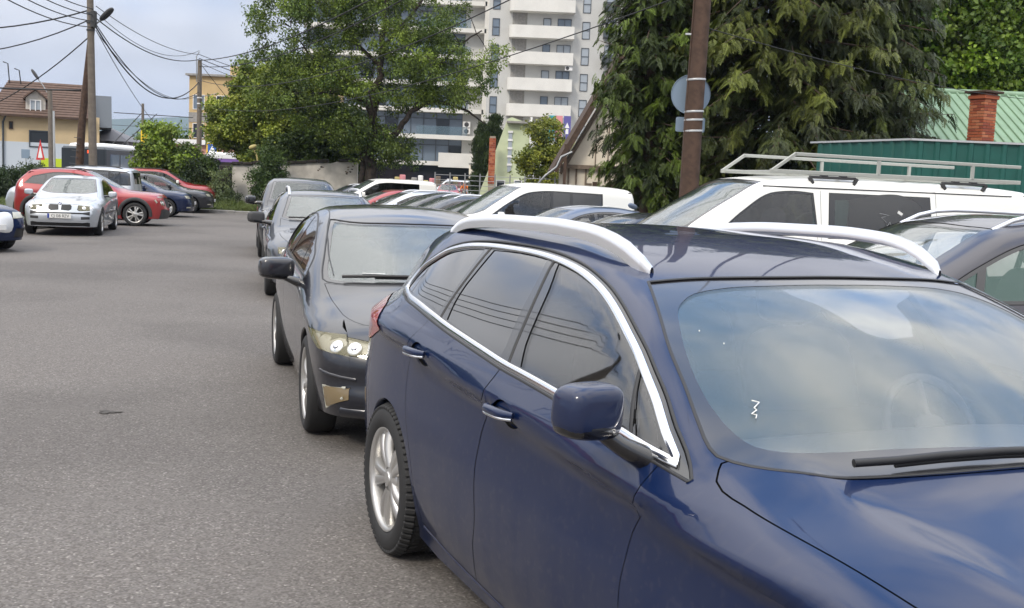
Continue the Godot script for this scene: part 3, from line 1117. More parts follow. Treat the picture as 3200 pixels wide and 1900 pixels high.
func handles(car: Node3D, sp: Dictionary, spots: Array, m: Material) -> void:
	var b := Body.new(sp)
	for q in spots:
		for e in [1.0, -1.0]:
			var c: Vector3 = b.hit(0, Vector2(q[0], q[1]))[0]
			var mb := MB.new()
			var path := []
			for k in 7:
				var u := -1.0 + k / 3.0
				path.append(Vector3(e * (c.x + 0.03 - 0.028 * pow(absf(u), 4)), c.y, c.z - 0.1 * u))
			mb.tube(path, 0.014, 8)
			part(car, "door_handle", mb, m)

func civic() -> void:
	var pm: Material = M.paint_navy
	var dlo := curve([v2([2.05,0.945, 1.98,1.035, 1.69,1.16, 1.29,1.272, 1.0,1.325, 0.6,1.345, 0.33,1.32]), v2([0.33,1.32, 0.05,1.22, -0.15,1.06]), v2([-0.15,1.06, 0.6,1.025, 1.3,0.985, 2.05,0.945])], 0.05)
	var ws := whole(1, curve([v2([1.72,0, 1.70,0.2, 1.65,0.38, 1.55,0.52, 1.44,0.578]), v2([1.44,0.578, 1.72,0.63, 2.02,0.68, 2.22,0.715, 2.32,0.722, 2.385,0.70, 2.44,0.645, 2.53,0.5, 2.60,0.3, 2.64,0])], 0.06))
	var head := PackedVector2Array([Vector2(0.12, 0.655), Vector2(0.50, 0.668), Vector2(0.70, 0.695), Vector2(0.81, 0.715), Vector2(0.80, 0.66), Vector2(0.70, 0.615), Vector2(0.5, 0.578), Vector2(0.12, 0.57)])
	var fog := PackedVector2Array([Vector2(0.50, 0.405), Vector2(0.775, 0.392), Vector2(0.755, 0.265)])
	var q := {"hw": 0.865, "H": 1.43, "wb": 2.62, "fo": 0.87, "ro": 0.78, "wr": 0.315, "rw": 0.60, "belt": [1.03, 0.93], "hb": 0.94, "hn": 0.72, "sb": 2.65, "sr": 1.70, "sR": -0.2, "slope": 0.75, "paint": pm, "lod": 1, "cell": 0.055, "gap": 0.0035,
		"dlo": [2.05, 1.0, 0.33, -0.15], "pillars": [[0.85, 0.80]], "b1": 0.92, "ytop": 1.335, "spokes": "seven", "glass": M.glass_side, "tuck": 0.0, "ar": 0.35, "rim": 0.225,
		"face": [["headlight", [0.12,0.655, 0.50,0.668, 0.66,0.69, 0.9,0.707, 0.9,0.60, 0.66,0.595, 0.5,0.578, 0.12,0.57], M.lamp_clear, 0.002], ["fog_light_frame", [0.655,0.405, 0.76,0.397, 0.76,0.325], M.lamp_amber, 0.002], ["air_intake", [0.0,0.24, 0.40,0.24, 0.52,0.30, 0.40,0.36, 0.0,0.36], M.black_plastic, -0.02, 1], ["grille", [0.0,0.58, 0.11,0.58, 0.11,0.65, 0.0,0.66], M.black_plastic, -0.01, 1]],
		"mirror": [1.78, 0.985, 0.985, Vector3(0.125, 0.078, 0.075), pm, 0.05, 0.10, 1], "plates": [[2, 0.45, ""]],
		"seats": [[1.15, [-0.36, 0.36], 0.84], [0.35, [-0.36, 0.36], 0.86]], "dash": 2.2, "dashy": 0.9, "cabin": -0.3,
		"wipers": [v2([2.42,0.60, 2.50,0.40, 2.555,0.2, 2.58,0.0]), v2([2.545,0.08, 2.52,-0.1, 2.46,-0.3, 2.38,-0.46])],
		"nose": [0.1,3.36, 0.22,3.44, 0.34,3.49, 0.42,3.46, 0.55,3.475, 0.72,3.40, 0.9,3.15], "kn": 0.42, "s1b": 0.5,
		"extra_side": [{"n": "headlight", "p": 0, "poly": PackedVector2Array([Vector2(3.4, 0.707), Vector2(2.95, 0.704), Vector2(2.75, 0.703), Vector2(2.93, 0.655), Vector2(3.07, 0.612), Vector2(3.4, 0.575)]), "m": M.lamp_clear, "off": 0.002, "gap": 0.001}, {"n": "fog_light_frame", "p": 0, "poly": PackedVector2Array([Vector2(3.13, 0.395), Vector2(3.42, 0.405), Vector2(3.42, 0.395), Vector2(3.135, 0.262)]), "m": M.lamp_amber, "off": 0.003}]}
	var sp := gen(q)
	sp.merge({"top": [-0.80,0.85, -0.7,1.0, -0.35,1.22, 0.2,1.38, 0.7,1.43, 1.1,1.425, 1.5,1.38, 2.0,1.21, 2.5,1.01, 2.7,0.935, 3.0,0.86, 3.3,0.76, 3.5,0.6],
		"plan": [-0.80,0.70, -0.5,0.80, 0,0.855, 0.6,0.865, 2.0,0.865, 2.8,0.862, 3.2,0.80, 3.45,0.66], "belt": [-0.8,1.05, 0.3,1.025, 1.5,0.97, 2.3,0.92, 3.5,0.75], "beltw": [-0.8,0.6, 0,0.77, 0.6,0.815, 1.9,0.815, 2.3,0.80, 3.2,0.74],
		"roofw": [-0.8,0.52, 0,0.58, 0.8,0.60, 1.5,0.59, 2.3,0.58, 3.2,0.55], "kp": [-1,-0.1, 0,0, 1.0,0.1, 1.5,0.2, 2.5,0.25, 3.5,0.3], "crown": 0.12, "roofy": 1.36,
		"cant": [-0.8,0.98, -0.5,1.15, 0,1.29, 0.4,1.365, 0.8,1.382, 1.1,1.37, 1.35,1.325, 1.7,1.215, 2.0,1.085, 2.2,0.985, 2.4,0.90, 2.8,0.82, 3.1,0.75]}, true)
	for p in sp.panels:
		if p.n == "windscreen_border": p.poly = ws
		if p.n == "windscreen": p.poly = grown(ws, -0.035)
		if p.n == "window_frame": p.poly = dlo
		if p.n == "bonnet": p.poly = whole(1, curve([v2([2.66,0, 2.62,0.3, 2.55,0.5, 2.46,0.645, 2.40,0.715]), v2([2.40,0.715, 2.76,0.683, 3.0,0.635, 3.12,0.56, 3.20,0.42, 3.26,0.2, 3.28,0])], 0.07))
	sp.panels = sp.panels.filter(func(p): return not (p.n == "window"))
	for band in [[1.93, 1.5, 1.62, 1.3], [1.60, 1.28, 0.86, 0.80], [0.80, 0.74, -9.0, -9.0]]:
		for pc in Geometry2D.intersect_polygons(grown(dlo, -0.02), PackedVector2Array([Vector2(band[0], 0.9), Vector2(band[1], 1.45), Vector2(band[3], 1.45), Vector2(band[2], 0.9)])):
			var at := 0
			for k in sp.panels.size():
				if sp.panels[k].n == "window_frame": at = k + 1
			sp.panels.insert(at, {"n": "window", "p": 0, "poly": pc, "m": M.glass_side, "off": -0.006, "pane": true, "gap": 0.0})
	sp.strips += [{"n": "bumper_lip", "p": 2, "lines": [curve([v2([-0.70,0.255, 0.0,0.25, 0.70,0.255])], 0.1)], "w": 0.06, "h": 0.02, "m": pm}, {"n": "bumper_crease", "p": 0, "lines": [curve([v2([3.10,0.485, 3.2,0.47, 3.3,0.455])], 0.05)], "w": 0.02, "h": 0.012, "m": pm},
		{"n": "lamp_rim", "p": 0, "lines": [PackedVector2Array([Vector2(3.27, 0.402), Vector2(3.13, 0.395), Vector2(3.135, 0.262), Vector2(3.27, 0.345)])], "w": 0.018, "h": 0.006, "off": 0.002, "m": M.lamp_clear},
		{"n": "windscreen_seal", "p": 1, "lines": [grown(ws, 0.001)], "w": 0.01, "h": 0.003, "m": M.black_plastic, "closed": true},
		{"n": "rubber_seal", "p": 0, "lines": [dlo], "w": 0.014, "h": 0.004, "m": M.black_plastic, "closed": true},
		{"n": "pillar_seam", "p": 0, "lines": [curve([v2([2.32,0.99, 2.05,1.10, 1.75,1.215, 1.45,1.315, 1.2,1.365, 0.9,1.385])])], "w": 0.008, "h": 0.002, "m": M.black_plastic}]
	var car := put(make_car(sp), "hatchback", "dark navy hatchback with yellowed headlights, close behind the blue estate", "car", -1.226, 9.76, 0.285, "cars parked in line along the lane")
	handles(car, sp, [[1.05, 0.86], [0.3, 0.94]], pm)
	# paper note behind the windscreen
	var b := Body.new(sp)
	var a := b.hit(1, Vector2(2.40, 0.40))
	var mb := MB.new()
	mb.box(a[0] - a[1] * 0.02 , Vector3(0.15, 0.004, 0.06), Basis(Vector3.RIGHT, 0.5))
	single("paper_note", mb, M.plate, "white paper note behind the windscreen of the navy hatchback", "paper").transform = car.transform

# ---------- plants ----------
func leaf_sprig(kind: String) -> ArrayMesh:   # a twig's worth of leaves, about one unit across
	var mb := MB.new()
	var r := RandomNumberGenerator.new()
	r.seed = hash(kind)
	if kind == "needle":   # a drooping flat spray of narrow shoots
		for k in 15:
			var u := k / 14.0
			var side := -1.0 if k % 2 else 1.0
			var o := Vector3(0, -0.35 * u * u, u * 0.85)
			var d := Vector3(side * (0.75 - 0.45 * u), -0.28 - 0.2 * r.randf(), 0.55).normalized()
			var ln := 0.42 * (1.0 - 0.55 * u) + 0.06 * r.randf()
			var w := d.cross(Vector3.UP).normalized() * 0.045
			var n := Vector3(r.randf_range(-0.4, 0.4), 1, r.randf_range(-0.4, 0.4)).normalized()
			var a := mb.vert(o - w, n)
			var b := mb.vert(o + d * ln * 0.5 - w * 1.2 + Vector3(0, 0.01, 0), n)
			var c := mb.vert(o + d * ln, n)
			var e := mb.vert(o + d * ln * 0.5 + w * 1.2 - Vector3(0, 0.02, 0), n)
			mb.quad(a, b, c, e)
		return mb.mesh(M.leaf)
	var count: int = {"broad": 11, "maple": 11, "shrub": 12, "thuja": 10}.get(kind, 10)
	for k in count:
		var d := Vector3(r.randfn(), r.randfn() * 0.7 + 0.1, r.randfn()).normalized()
		var o := d * r.randf_range(0.12, 0.5)
		var dir := (d + Vector3(0, -0.7, 0) + Vector3(r.randfn(), r.randfn(), r.randfn()) * 0.35).normalized()
		if kind == "thuja":
			dir = (d * 0.4 + Vector3(0, 1, 0)).normalized()
		var ln: float = {"broad": 0.46, "maple": 0.42, "shrub": 0.36, "thuja": 0.5}.get(kind, 0.4) * r.randf_range(0.7, 1.25)
		var wd: float = ln * ({"broad": 0.23, "maple": 0.40, "shrub": 0.28, "thuja": 0.14}.get(kind, 0.25) as float)
		var w := dir.cross(Vector3(r.randfn(), r.randfn(), r.randfn())).normalized()
		var up := w.cross(dir).normalized()
		if up.y < 0: up = -up
		var a := mb.vert(o, (up + d * 0.3).normalized())
		var b := mb.vert(o + dir * ln * 0.45 + w * wd + up * wd * 0.35, (up - w * 0.4 + d * 0.3).normalized())
		var c := mb.vert(o + dir * ln - up * ln * 0.12, (up + d * 0.3).normalized())
		var e := mb.vert(o + dir * ln * 0.45 - w * wd + up * wd * 0.35, (up + w * 0.4 + d * 0.3).normalized())
		mb.tri(a, b, c)
		mb.tri(a, c, e)
	return mb.mesh(M.leaf)

func bend(a: Vector3, z: Vector3, rise: float, m: int, wob: float) -> Array:
	var o := []
	var side := Vector3(rng.randfn(), rng.randfn() * 0.4, rng.randfn()) * wob * a.distance_to(z)
	for k in m + 1:
		var u := float(k) / m
		o.append(a.lerp(z, u) + Vector3(0, rise * sin(PI * u), 0) + side * sin(PI * u) * (0.6 + 0.4 * sin(5.0 * u)))
	return o

func taper(a: float, z: float, m: int) -> Array:
	var o := []
	for k in m + 1: o.append(lerpf(a, z, float(k) / m))
	return o

# limbs: arrays of points in the tree's own axes with a start radius; lobes: [centre, radii, clusters]
func tree(nm: String, label: String, cat: String, at: Vector3, limbs: Array, lobes: Array, o: Dictionary) -> Node3D:
	var t := thing(nm, label, cat, at, 0.0, o.get("group", ""))
	var wood := MB.new()
	var nodes := []
	for l in limbs:
		var pts: Array = l[0]
		var fine := []
		for k in pts.size() - 1:
			for j in 4:
				fine.append(pts[k].lerp(pts[k + 1], j / 4.0) + Vector3(rng.randfn(), 0, rng.randfn()) * l[1] * 0.18)
		fine.append(pts[-1])
		wood.tube(fine, taper(l[1], l[2], fine.size() - 1), 9 if l[1] > 0.1 else 6)
		for p in fine.slice(int(fine.size() * l[3] if l.size() > 3 else fine.size() * 0.4)):
			nodes.append([p, l[2] + (l[1] - l[2]) * 0.3])
	var bark: Material = o.get("bark", M.bark)
	part(t, "trunk", wood, bark)
	var twigs := MB.new()
	var places := []
	var tints := []
	var size: float = o.size
	var per: int = o.per
	var col: Array = o.colors
	for lb in lobes:
		var made := []
		var tries := 0
		while made.size() < lb[2] and tries < lb[2] * 30:
			tries += 1
			var d := Vector3(rng.randf_range(-1, 1), rng.randf_range(-1, 1), rng.randf_range(-1, 1))
			if d.length() > 1.0 or d.length() < o.get("hollow", 0.25): continue
			var c: Vector3 = lb[0] + d * lb[1]
			var near := false
			for q in made:
				if q.distance_to(c) < o.get("apart", 0.55): near = true
			if near: continue
			made.append(c)
			var best := 0
			for k in nodes.size():
				if nodes[k][0].distance_squared_to(c) < nodes[best][0].distance_squared_to(c): best = k
			var n0: Vector3 = nodes[best][0]
			if o.get("twigs", true):
				var path := bend(n0, c, 0.12 * n0.distance_to(c), 5, 0.12)
				twigs.tube(path, taper(minf(nodes[best][1] * 0.5, 0.012 + 0.012 * n0.distance_to(c)), 0.006, 5), 5, false)
				if nodes.size() < 500 and rng.randf() < 0.35:
					nodes.append([path[3], 0.02])
				for k in 3:
					var e: Vector3 = c + Vector3(rng.randfn(), rng.randfn() * 0.7, rng.randfn()) * o.spread
					twigs.tube(bend(path[4], e, 0.05, 3, 0.1), [0.010, 0.008, 0.006, 0.004], 4, false)
			var tone := rng.randf_range(0.68, 1.32)
			var mixv := clampf(rng.randfn(0.5, 0.28), 0, 1)
			var thin := rng.randf_range(0.55, 1.25)
			for k in int(per * thin):
				var p: Vector3 = c + Vector3(rng.randfn(), rng.randfn() * 0.75, rng.randfn()) * o.spread
				var bs := Basis(Vector3(rng.randfn(), rng.randfn(), rng.randfn()).normalized(), rng.randf() * TAU).scaled(Vector3.ONE * size * rng.randf_range(0.7, 1.25))
				if o.get("upright", false):
					bs = Basis(Vector3.UP, rng.randf() * TAU).scaled(Vector3.ONE * size * rng.randf_range(0.7, 1.25))
				places.append(Transform3D(bs, p))
				var q: Color = (col[0] as Color).lerp(col[1], clampf(mixv + rng.randfn() * 0.18, 0, 1)) * (tone * rng.randf_range(0.8, 1.2))
				tints.append(q)
	if o.get("twigs", true):
		part(t, "branches", twigs, bark).set_meta("kind", "stuff")
	var crown := scatter(t, "crown", leaf_sprig(o.kind), places, tints)
	crown.set_meta("kind", "stuff")
	return t

# a spruce: a straight stem with drooping boughs hung with sprays
func spruce(label: String, at: Vector3, ht: float, reach: float, low: float, o: Dictionary) -> void:
	var t := thing("spruce_tree", label, "tree", at, 0.0, "spruces behind the parked vans")
	var wood := MB.new()
	var stem := []
	for k in 13:
		stem.append(Vector3(0.04 * sin(k * 0.9), ht * k / 12.0, 0.04 * cos(k * 1.3)))
	wood.tube(stem, taper(o.get("stem", 0.2), 0.03, 12), 10)
	part(t, "trunk", wood, M.bark_spruce)
	var boughs := MB.new()
	var places := []
	var tints := []
	var y := low
	var az := rng.randf() * TAU
	while y < minf(ht, o.get("upto", 9.5)):
		var u := (y - low) / (ht - low)
		var ln: float = reach * pow(1.0 - u, 0.6) * (0.72 + 0.28 * sin(minf(u * 9.0, PI / 2)))
		for k in 1:
			az += 2.4 + rng.randf_range(-0.4, 0.4)
			var l := ln * (rng.randf_range(0.6, 1.15) if rng.randf() < 0.8 else rng.randf_range(1.1, 1.3))
			var d := Vector3(cos(az), 0, sin(az))
			var droop := rng.randf_range(0.15, 0.75)
			var path := []
			for j in 8:
				var v := j / 7.0
				path.append(Vector3(0, y, 0) + d * l * v + Vector3(0, l * (0.12 * v - droop * v * v + 0.18 * v * v * v) - 0.02, 0))
			boughs.tube(path, taper(0.012 + 0.012 * l, 0.005, 7), 5, false)
			var tone := rng.randf_range(0.6, 1.3)
			var fresh := rng.randf() < 0.5
			var sprays := int(l * o.get("dense", 17.0) * 0.62)
			for j in sprays:
				var v := pow(rng.randf_range(0.08, 1.0), 0.72)
				var q: Vector3 = path[int(v * 6.99)].lerp(path[mini(int(v * 6.99) + 1, 7)], fposmod(v * 6.99, 1.0))
				var off := rng.randf_range(-1.0, 1.0)
				var side := d.cross(Vector3.UP) * off
				var out := (d * rng.randf_range(0.1, 0.8) + side * 0.95 + Vector3(0, -rng.randf_range(0.1, 0.9), 0)).normalized()
				var sc: float = o.get("spray", 0.5) * rng.randf_range(0.55, 1.15) * (0.6 + 0.5 * (1.0 - v * 0.4))
				var bs := Basis.looking_at(-out, Vector3.UP).rotated(out, rng.randf_range(-0.5, 0.5)).scaled(Vector3.ONE * sc)
				places.append(Transform3D(bs, q + side * 0.26 * l * (1 - v * 0.6) * rng.randf() + Vector3(0, rng.randfn() * 0.09, 0)))
				var c: Color = (o.dark as Color).lerp(o.light, clampf((0.8 if fresh and v > 0.6 else 0.22) + rng.randfn() * 0.16, 0, 1)) * (tone * rng.randf_range(0.75, 1.25))
				tints.append(c)
		y += rng.randf_range(0.010, 0.05)
	part(t, "boughs", boughs, M.bark_spruce).set_meta("kind", "stuff")
	scatter(t, "crown", leaf_sprig("needle"), places, tints).set_meta("kind", "stuff")

func V(x: float, y: float, z := 0.0) -> Vector3:
	return Vector3(x, y, z)

func plants() -> void:
	var m := mat("leaf", Color.WHITE, 0.55)
	m.backlight_enabled = true
	m.backlight = Color(0.55, 0.6, 0.3)
	m.cull_mode = BaseMaterial3D.CULL_DISABLED
	mat("bark", lin(0.055, 0.042, 0.033), 0.9).normal_enabled = false
	mat("bark_spruce", lin(0.075, 0.05, 0.038), 0.9)
	world_tex(M.bark, noise_tex(FastNoiseLite.TYPE_SIMPLEX_SMOOTH, 0.02, 256, [[0.2, Color(0.5, 0.5, 0.5)], [0.8, Color(1.1, 1.1, 1.1)]], 4, 4), 0.9)
	var g0 := Color(0.040, 0.075, 0.010)
	var g1 := Color(0.125, 0.185, 0.022)
	# the big open tree right of the old wall
	tree("walnut_tree", "big open-crowned tree with dark limbs right of the old wall", "tree", P(-6.5, 0, 49.0), [
		[[V(0,0), V(0.05,1.4), V(-0.02,2.9), V(0.1,4.2), V(0.25,5.6), V(0.35,7.2), V(0.5,9.4), V(0.8,11.5)], 0.30, 0.06, 0.35],
		[[V(-0.45,0,0.1), V(-0.35,1.2,0.1), V(-0.3,2.4), V(-0.55,3.6), V(-1.3,4.5)], 0.17, 0.05, 0.5],
		[[V(0.05,2.9), V(0.75,3.3), V(1.3,3.9), V(1.75,4.6), V(2.6,5.1), V(3.4,5.0), V(4.3,4.7), V(5.0,4.2)], 0.17, 0.03, 0.3],
		[[V(1.75,4.6), V(2.4,5.6), V(2.9,6.7), V(3.8,7.6), V(4.7,8.2)], 0.09, 0.03, 0.2],
		[[V(0.1,4.3), V(-0.3,5.0), V(-1.1,5.25), V(-2.0,5.3), V(-2.9,5.0), V(-3.7,5.4)], 0.13, 0.03, 0.3],
		[[V(-1.1,5.25), V(-1.9,5.9), V(-2.8,6.9), V(-3.6,8.0)], 0.07, 0.02, 0.2],
		[[V(0.3,6.5), V(-0.6,7.3), V(-1.6,8.3), V(-2.6,9.2)], 0.10, 0.03, 0.2],
		[[V(0.4,7.3), V(1.3,8.3), V(2.2,9.6), V(3.2,10.6)], 0.10, 0.03, 0.2],
		[[V(0.1,3.6,0), V(0.3,4.4,1.4), V(0.2,5.2,2.6)], 0.09, 0.03, 0.3], [[V(0.2,5,0), V(-0.3,6,-1.6), V(-0.2,7,-2.8)], 0.09, 0.03, 0.3]],
		[[V(-2.9,5.4), V(2.4,1.7,2.2), 42], [V(-3.3,7.6), V(2.4,1.8,2.2), 40], [V(-1.6,9.6), V(2.4,1.6,2.2), 32], [V(1.2,8.8), V(2.8,2.0,2.4), 48], [V(3.5,6.6), V(2.1,1.7,2.1), 40], [V(0.6,5.8), V(2.0,1.6,2.2), 30], [V(-0.6,3.5), V(1.5,0.7,1.3), 20], [V(0.9,2.9), V(1.1,0.7,1.1), 12], [V(0.3,11.6), V(3.2,1.6,2.4), 24]],
		{"kind": "broad", "size": 0.30, "per": 34, "spread": 0.27, "apart": 0.58, "colors": [Color(0.045, 0.085, 0.012), Color(0.18, 0.245, 0.03)]})
	# the denser, lighter tree behind the wall
	tree("maple_tree", "dense light green tree behind the left end of the wall", "tree", P(-12.3, 0, 54.5), [
		[[V(0,0), V(0.1,1.5), V(0,3.2), V(0.1,5.0), V(0.2,6.6)], 0.22, 0.05, 0.3], [[V(0,2.2), V(-0.8,3.2), V(-1.6,4.3)], 0.1, 0.03, 0.3], [[V(0.05,2.6), V(0.9,3.6), V(1.7,4.8)], 0.1, 0.03, 0.3], [[V(0,1.8), V(-0.7,2.4), V(-1.9,2.9)], 0.08, 0.03, 0.3]],
		[[V(0.1,5.6), V(1.9,1.7,1.8), 60], [V(1.6,5.2), V(1.7,1.6,1.7), 50], [V(-1.3,4.3), V(1.5,1.4,1.6), 46], [V(0.4,3.4), V(2.1,1.4,2.0), 50], [V(-2.0,3.6), V(0.7,0.7,0.9), 10], [V(2.6,3.2), V(1.9,1.7,1.6), 60], [V(0.3,2.3), V(1.9,0.7,1.5), 30]],
		{"kind": "maple", "size": 0.27, "per": 46, "spread": 0.24, "apart": 0.42, "colors": [Color(0.07, 0.115, 0.014), Color(0.30, 0.34, 0.04)]})
	tree("maple_tree", "dark low tree filling the gap above the old wall", "tree", P(-9.6, 0, 53.0), [[[V(0,0), V(0.1,1.4), V(-0.1,3.0)], 0.14, 0.04, 0.3]],
		[[V(0,2.7), V(2.6,1.2,1.4), 60], [V(1.0,3.9), V(2.0,1.1,1.4), 40]], {"kind": "maple", "size": 0.27, "per": 44, "spread": 0.24, "apart": 0.42, "colors": [Color(0.035, 0.062, 0.010), Color(0.09, 0.14, 0.02)]})
	# bushes in front of the wall
	tree("bush", "tall ragged bush with a spiky top beside the red off-roader", "bush", P(-15.5, 0, 50.2), [[[V(-0.6,0), V(-0.7,1.5), V(-0.7,3.3)], 0.05, 0.015, 0.1], [[V(0.3,0), V(0.3,1.2), V(0.2,2.2)], 0.05, 0.015, 0.1], [[V(1.0,0), V(1.0,1.0), V(1.1,1.7)], 0.04, 0.015, 0.1]],
		[[V(-0.7,3.0), V(0.55,0.9,0.6), 14], [V(-0.8,2.0), V(0.9,0.9,0.9), 28], [V(0.4,1.7), V(1.0,1.0,0.9), 36], [V(1.2,1.0), V(0.8,1.0,0.8), 26], [V(-0.2,0.7), V(1.4,0.7,0.9), 34]],
		{"kind": "maple", "size": 0.30, "per": 30, "spread": 0.18, "apart": 0.3, "colors": [Color(0.07, 0.12, 0.014), Color(0.26, 0.36, 0.04)]})
	tree("bush", "dark rounded bush right of the ragged one, by the black gatepost", "bush", P(-14.1, 0, 49.5), [[[V(0,0), V(0.1,1.0), V(0,1.8)], 0.05, 0.015, 0.1]],
		[[V(0,1.2), V(0.9,1.1,0.8), 44], [V(0.5,0.5), V(0.9,0.5,0.7), 22]], {"kind": "shrub", "size": 0.28, "per": 30, "spread": 0.16, "apart": 0.26, "colors": [Color(0.022, 0.045, 0.010), Color(0.07, 0.11, 0.018)]})
	tree("bush", "leafy shrub against the middle of the old wall", "bush", P(-10.8, 0, 48.7), [[[V(0,0), V(-0.1,1.2), V(0.05,2.4)], 0.05, 0.015, 0.1], [[V(0,0.2), V(0.6,0.9), V(1.0,1.1)], 0.03, 0.01, 0.1]],
		[[V(0,1.9), V(0.5,0.8,0.5), 18], [V(0,1.1), V(0.8,0.8,0.7), 34], [V(0.7,0.7), V(0.8,0.55,0.6), 18]], {"kind": "shrub", "size": 0.27, "per": 28, "spread": 0.16, "apart": 0.25, "colors": [Color(0.028, 0.058, 0.014), Color(0.085, 0.135, 0.028)]})
	tree("bush", "thin pale weeds climbing the black gatepost", "bush", P(-12.7, 0, 48.3), [[[V(0,0), V(0.05,0.9), V(0.1,1.7)], 0.03, 0.01, 0.1]],
		[[V(0,0.8), V(0.45,0.9,0.4), 16]], {"kind": "shrub", "size": 0.22, "per": 20, "spread": 0.15, "apart": 0.25, "colors": [Color(0.07, 0.10, 0.04), Color(0.16, 0.20, 0.08)]})
	# columnar conifers by the shop
	for k in 3:
		var x: float = [-2.35, -1.62, -1.2][k]
		var h: float = [5.3, 5.95, 4.9][k]
		tree("columnar_conifer", ["dark columnar conifer at the left of the close trio", "tallest columnar conifer, middle of the trio by the brick chimney", "shortest columnar conifer tucked behind the brick chimney"][k], "tree", P(x, 0, 72 + k * 0.5), [[[V(0,0), V(0,h * 0.5), V(0,h * 0.95)], 0.08, 0.02, 0.1]],
			[[V(0, h * 0.3), V(0.55, h * 0.32, 0.55), 46], [V(0, h * 0.62), V(0.5, h * 0.28, 0.5), 40], [V(0, h * 0.86), V(0.28, h * 0.14, 0.28), 16]], {"kind": "thuja", "size": 0.34, "per": 26, "spread": 0.13, "apart": 0.2, "upright": true, "twigs": false, "hollow": 0.4, "colors": [Color(0.018, 0.034, 0.010), Color(0.05, 0.078, 0.018)], "group": "columnar conifers by the shop"})
	# small yellow-green tree in front of the pale green house
	tree("small_tree", "small yellow-green tree between the pale green house and the timbered gable", "tree", P(1.15, 0, 55), [[[V(0,0), V(0.1,1.4), V(0.1,2.6), V(0,4.2)], 0.08, 0.02, 0.3], [[V(0.1,1.8), V(0.7,2.6), V(1.1,3.4)], 0.05, 0.02, 0.2]],
		[[V(0.05,4.35), V(0.75,0.55,0.7), 18], [V(-0.2,2.9), V(1.0,0.9,0.9), 34], [V(0.9,3.1), V(0.9,1.0,0.9), 30], [V(0.3,1.7), V(1.1,0.6,0.8), 24]], {"kind": "maple", "size": 0.24, "per": 18, "spread": 0.17, "apart": 0.36, "colors": [Color(0.10, 0.14, 0.016), Color(0.30, 0.31, 0.04)]})
	# spruces on the right
	var dk := Color(0.022, 0.035, 0.011)
	spruce("dark spruce left of the wooden pole, leaning over the timbered gable", P(3.15, 0, 27.5), 20.0, 1.35, 1.5, {"dark": dk, "light": Color(0.10, 0.15, 0.017), "spray": 0.30, "dense": 46.0, "stem": 0.14})
	spruce("huge spruce right of the wooden pole with hanging boughs", P(6.35, 0, 27.5), 24.0, 2.9, 0.9, {"dark": dk, "light": Color(0.115, 0.135, 0.02), "spray": 0.36, "dense": 40.0, "stem": 0.17})
	spruce("spruce standing behind the huge one, near the brick chimney", P(8.9, 0, 29.4), 20.0, 2.1, 1.2, {"dark": Color(0.024, 0.038, 0.011), "light": Color(0.10, 0.13, 0.02), "spray": 0.38, "dense": 34.0, "stem": 0.16})
	spruce("spruce in the gap just behind the wooden pole", P(4.5, 0, 30.5), 20.0, 2.0, 1.0, {"dark": Color(0.017, 0.028, 0.009), "light": Color(0.07, 0.09, 0.016), "spray": 0.38, "dense": 32.0, "stem": 0.15})
	# broadleaf at the right edge
	tree("broadleaf_tree", "bright green broadleaf rising behind the green roof", "tree", P(15.2, 0, 39), [[[V(0,0), V(0.2,2.5), V(0,5.5), V(0.3,9)], 0.3, 0.06, 0.3], [[V(0.1,3.5), V(-1.5,5.5), V(-2.4,7.5)], 0.14, 0.04, 0.3], [[V(0.1,3.2), V(1.8,5.0), V(3.0,6.6)], 0.14, 0.04, 0.3]],
		[[V(0,6.5), V(3.0,2.2,2.4), 90], [V(-1.6,8.4), V(2.2,2.2,2.2), 66], [V(1.8,9.0), V(2.6,2.2,2.2), 66], [V(-0.6,4.8), V(2.8,1.1,1.8), 40]], {"kind": "maple", "size": 0.44, "per": 30, "spread": 0.3, "apart": 0.5, "colors": [Color(0.05, 0.10, 0.012), Color(0.17, 0.25, 0.022)]})
	# green beyond the road on the left
	tree("broadleaf_tree", "low round tree far beyond the grey tent roof", "tree", P(-30.5, 0, 96), [[[V(0,0), V(0,2)], 0.2, 0.08, 0.3]], [[V(0,3.4), V(3.0,1.7,2), 40]], {"kind": "maple", "size": 0.6, "per": 24, "spread": 0.5, "apart": 0.7, "colors": [g0, g1], "twigs": false})
	tree("broadleaf_tree", "dark tree far right of the tent roof, under the tram mast", "tree", P(-27.5, 0, 99), [[[V(0,0), V(0,2)], 0.2, 0.08, 0.3]], [[V(0,2.4), V(2.6,1.6,2), 34]], {"kind": "maple", "size": 0.6, "per": 24, "spread": 0.5, "apart": 0.7, "colors": [g0, g1], "twigs": false})
	# clipped hedge behind the verge
	tree("hedge", "clipped dark hedge at the left edge behind the red crossover", "hedge", P(-21.4, 0, 47), [[[V(-1.5,0), V(-1.5,0.8)], 0.04, 0.02, 0.1], [[V(1.2,0), V(1.2,0.8)], 0.04, 0.02, 0.1]], [[V(-1.4,0.8), V(1.5,0.85,0.6), 60], [V(0.9,0.75), V(1.6,0.8,0.6), 60]], {"kind": "shrub", "size": 0.22, "per": 30, "spread": 0.16, "apart": 0.22, "hollow": 0.5, "twigs": false, "colors": [Color(0.016, 0.034, 0.010), Color(0.045, 0.075, 0.018)]})
	# trees out of view on the left, mirrored in the blue estate
	tree("broadleaf_tree", "broadleaf beyond the verge, mirrored in the estate's windows", "tree", P(-21.0, 0, 22.5), [[[V(0,0), V(0.1,2), V(0,5)], 0.25, 0.06, 0.3]], [[V(0,4.6), V(3.0,2.4,2.6), 80]], {"kind": "maple", "size": 0.42, "per": 26, "spread": 0.3, "apart": 0.55, "colors": [g0, g1]})
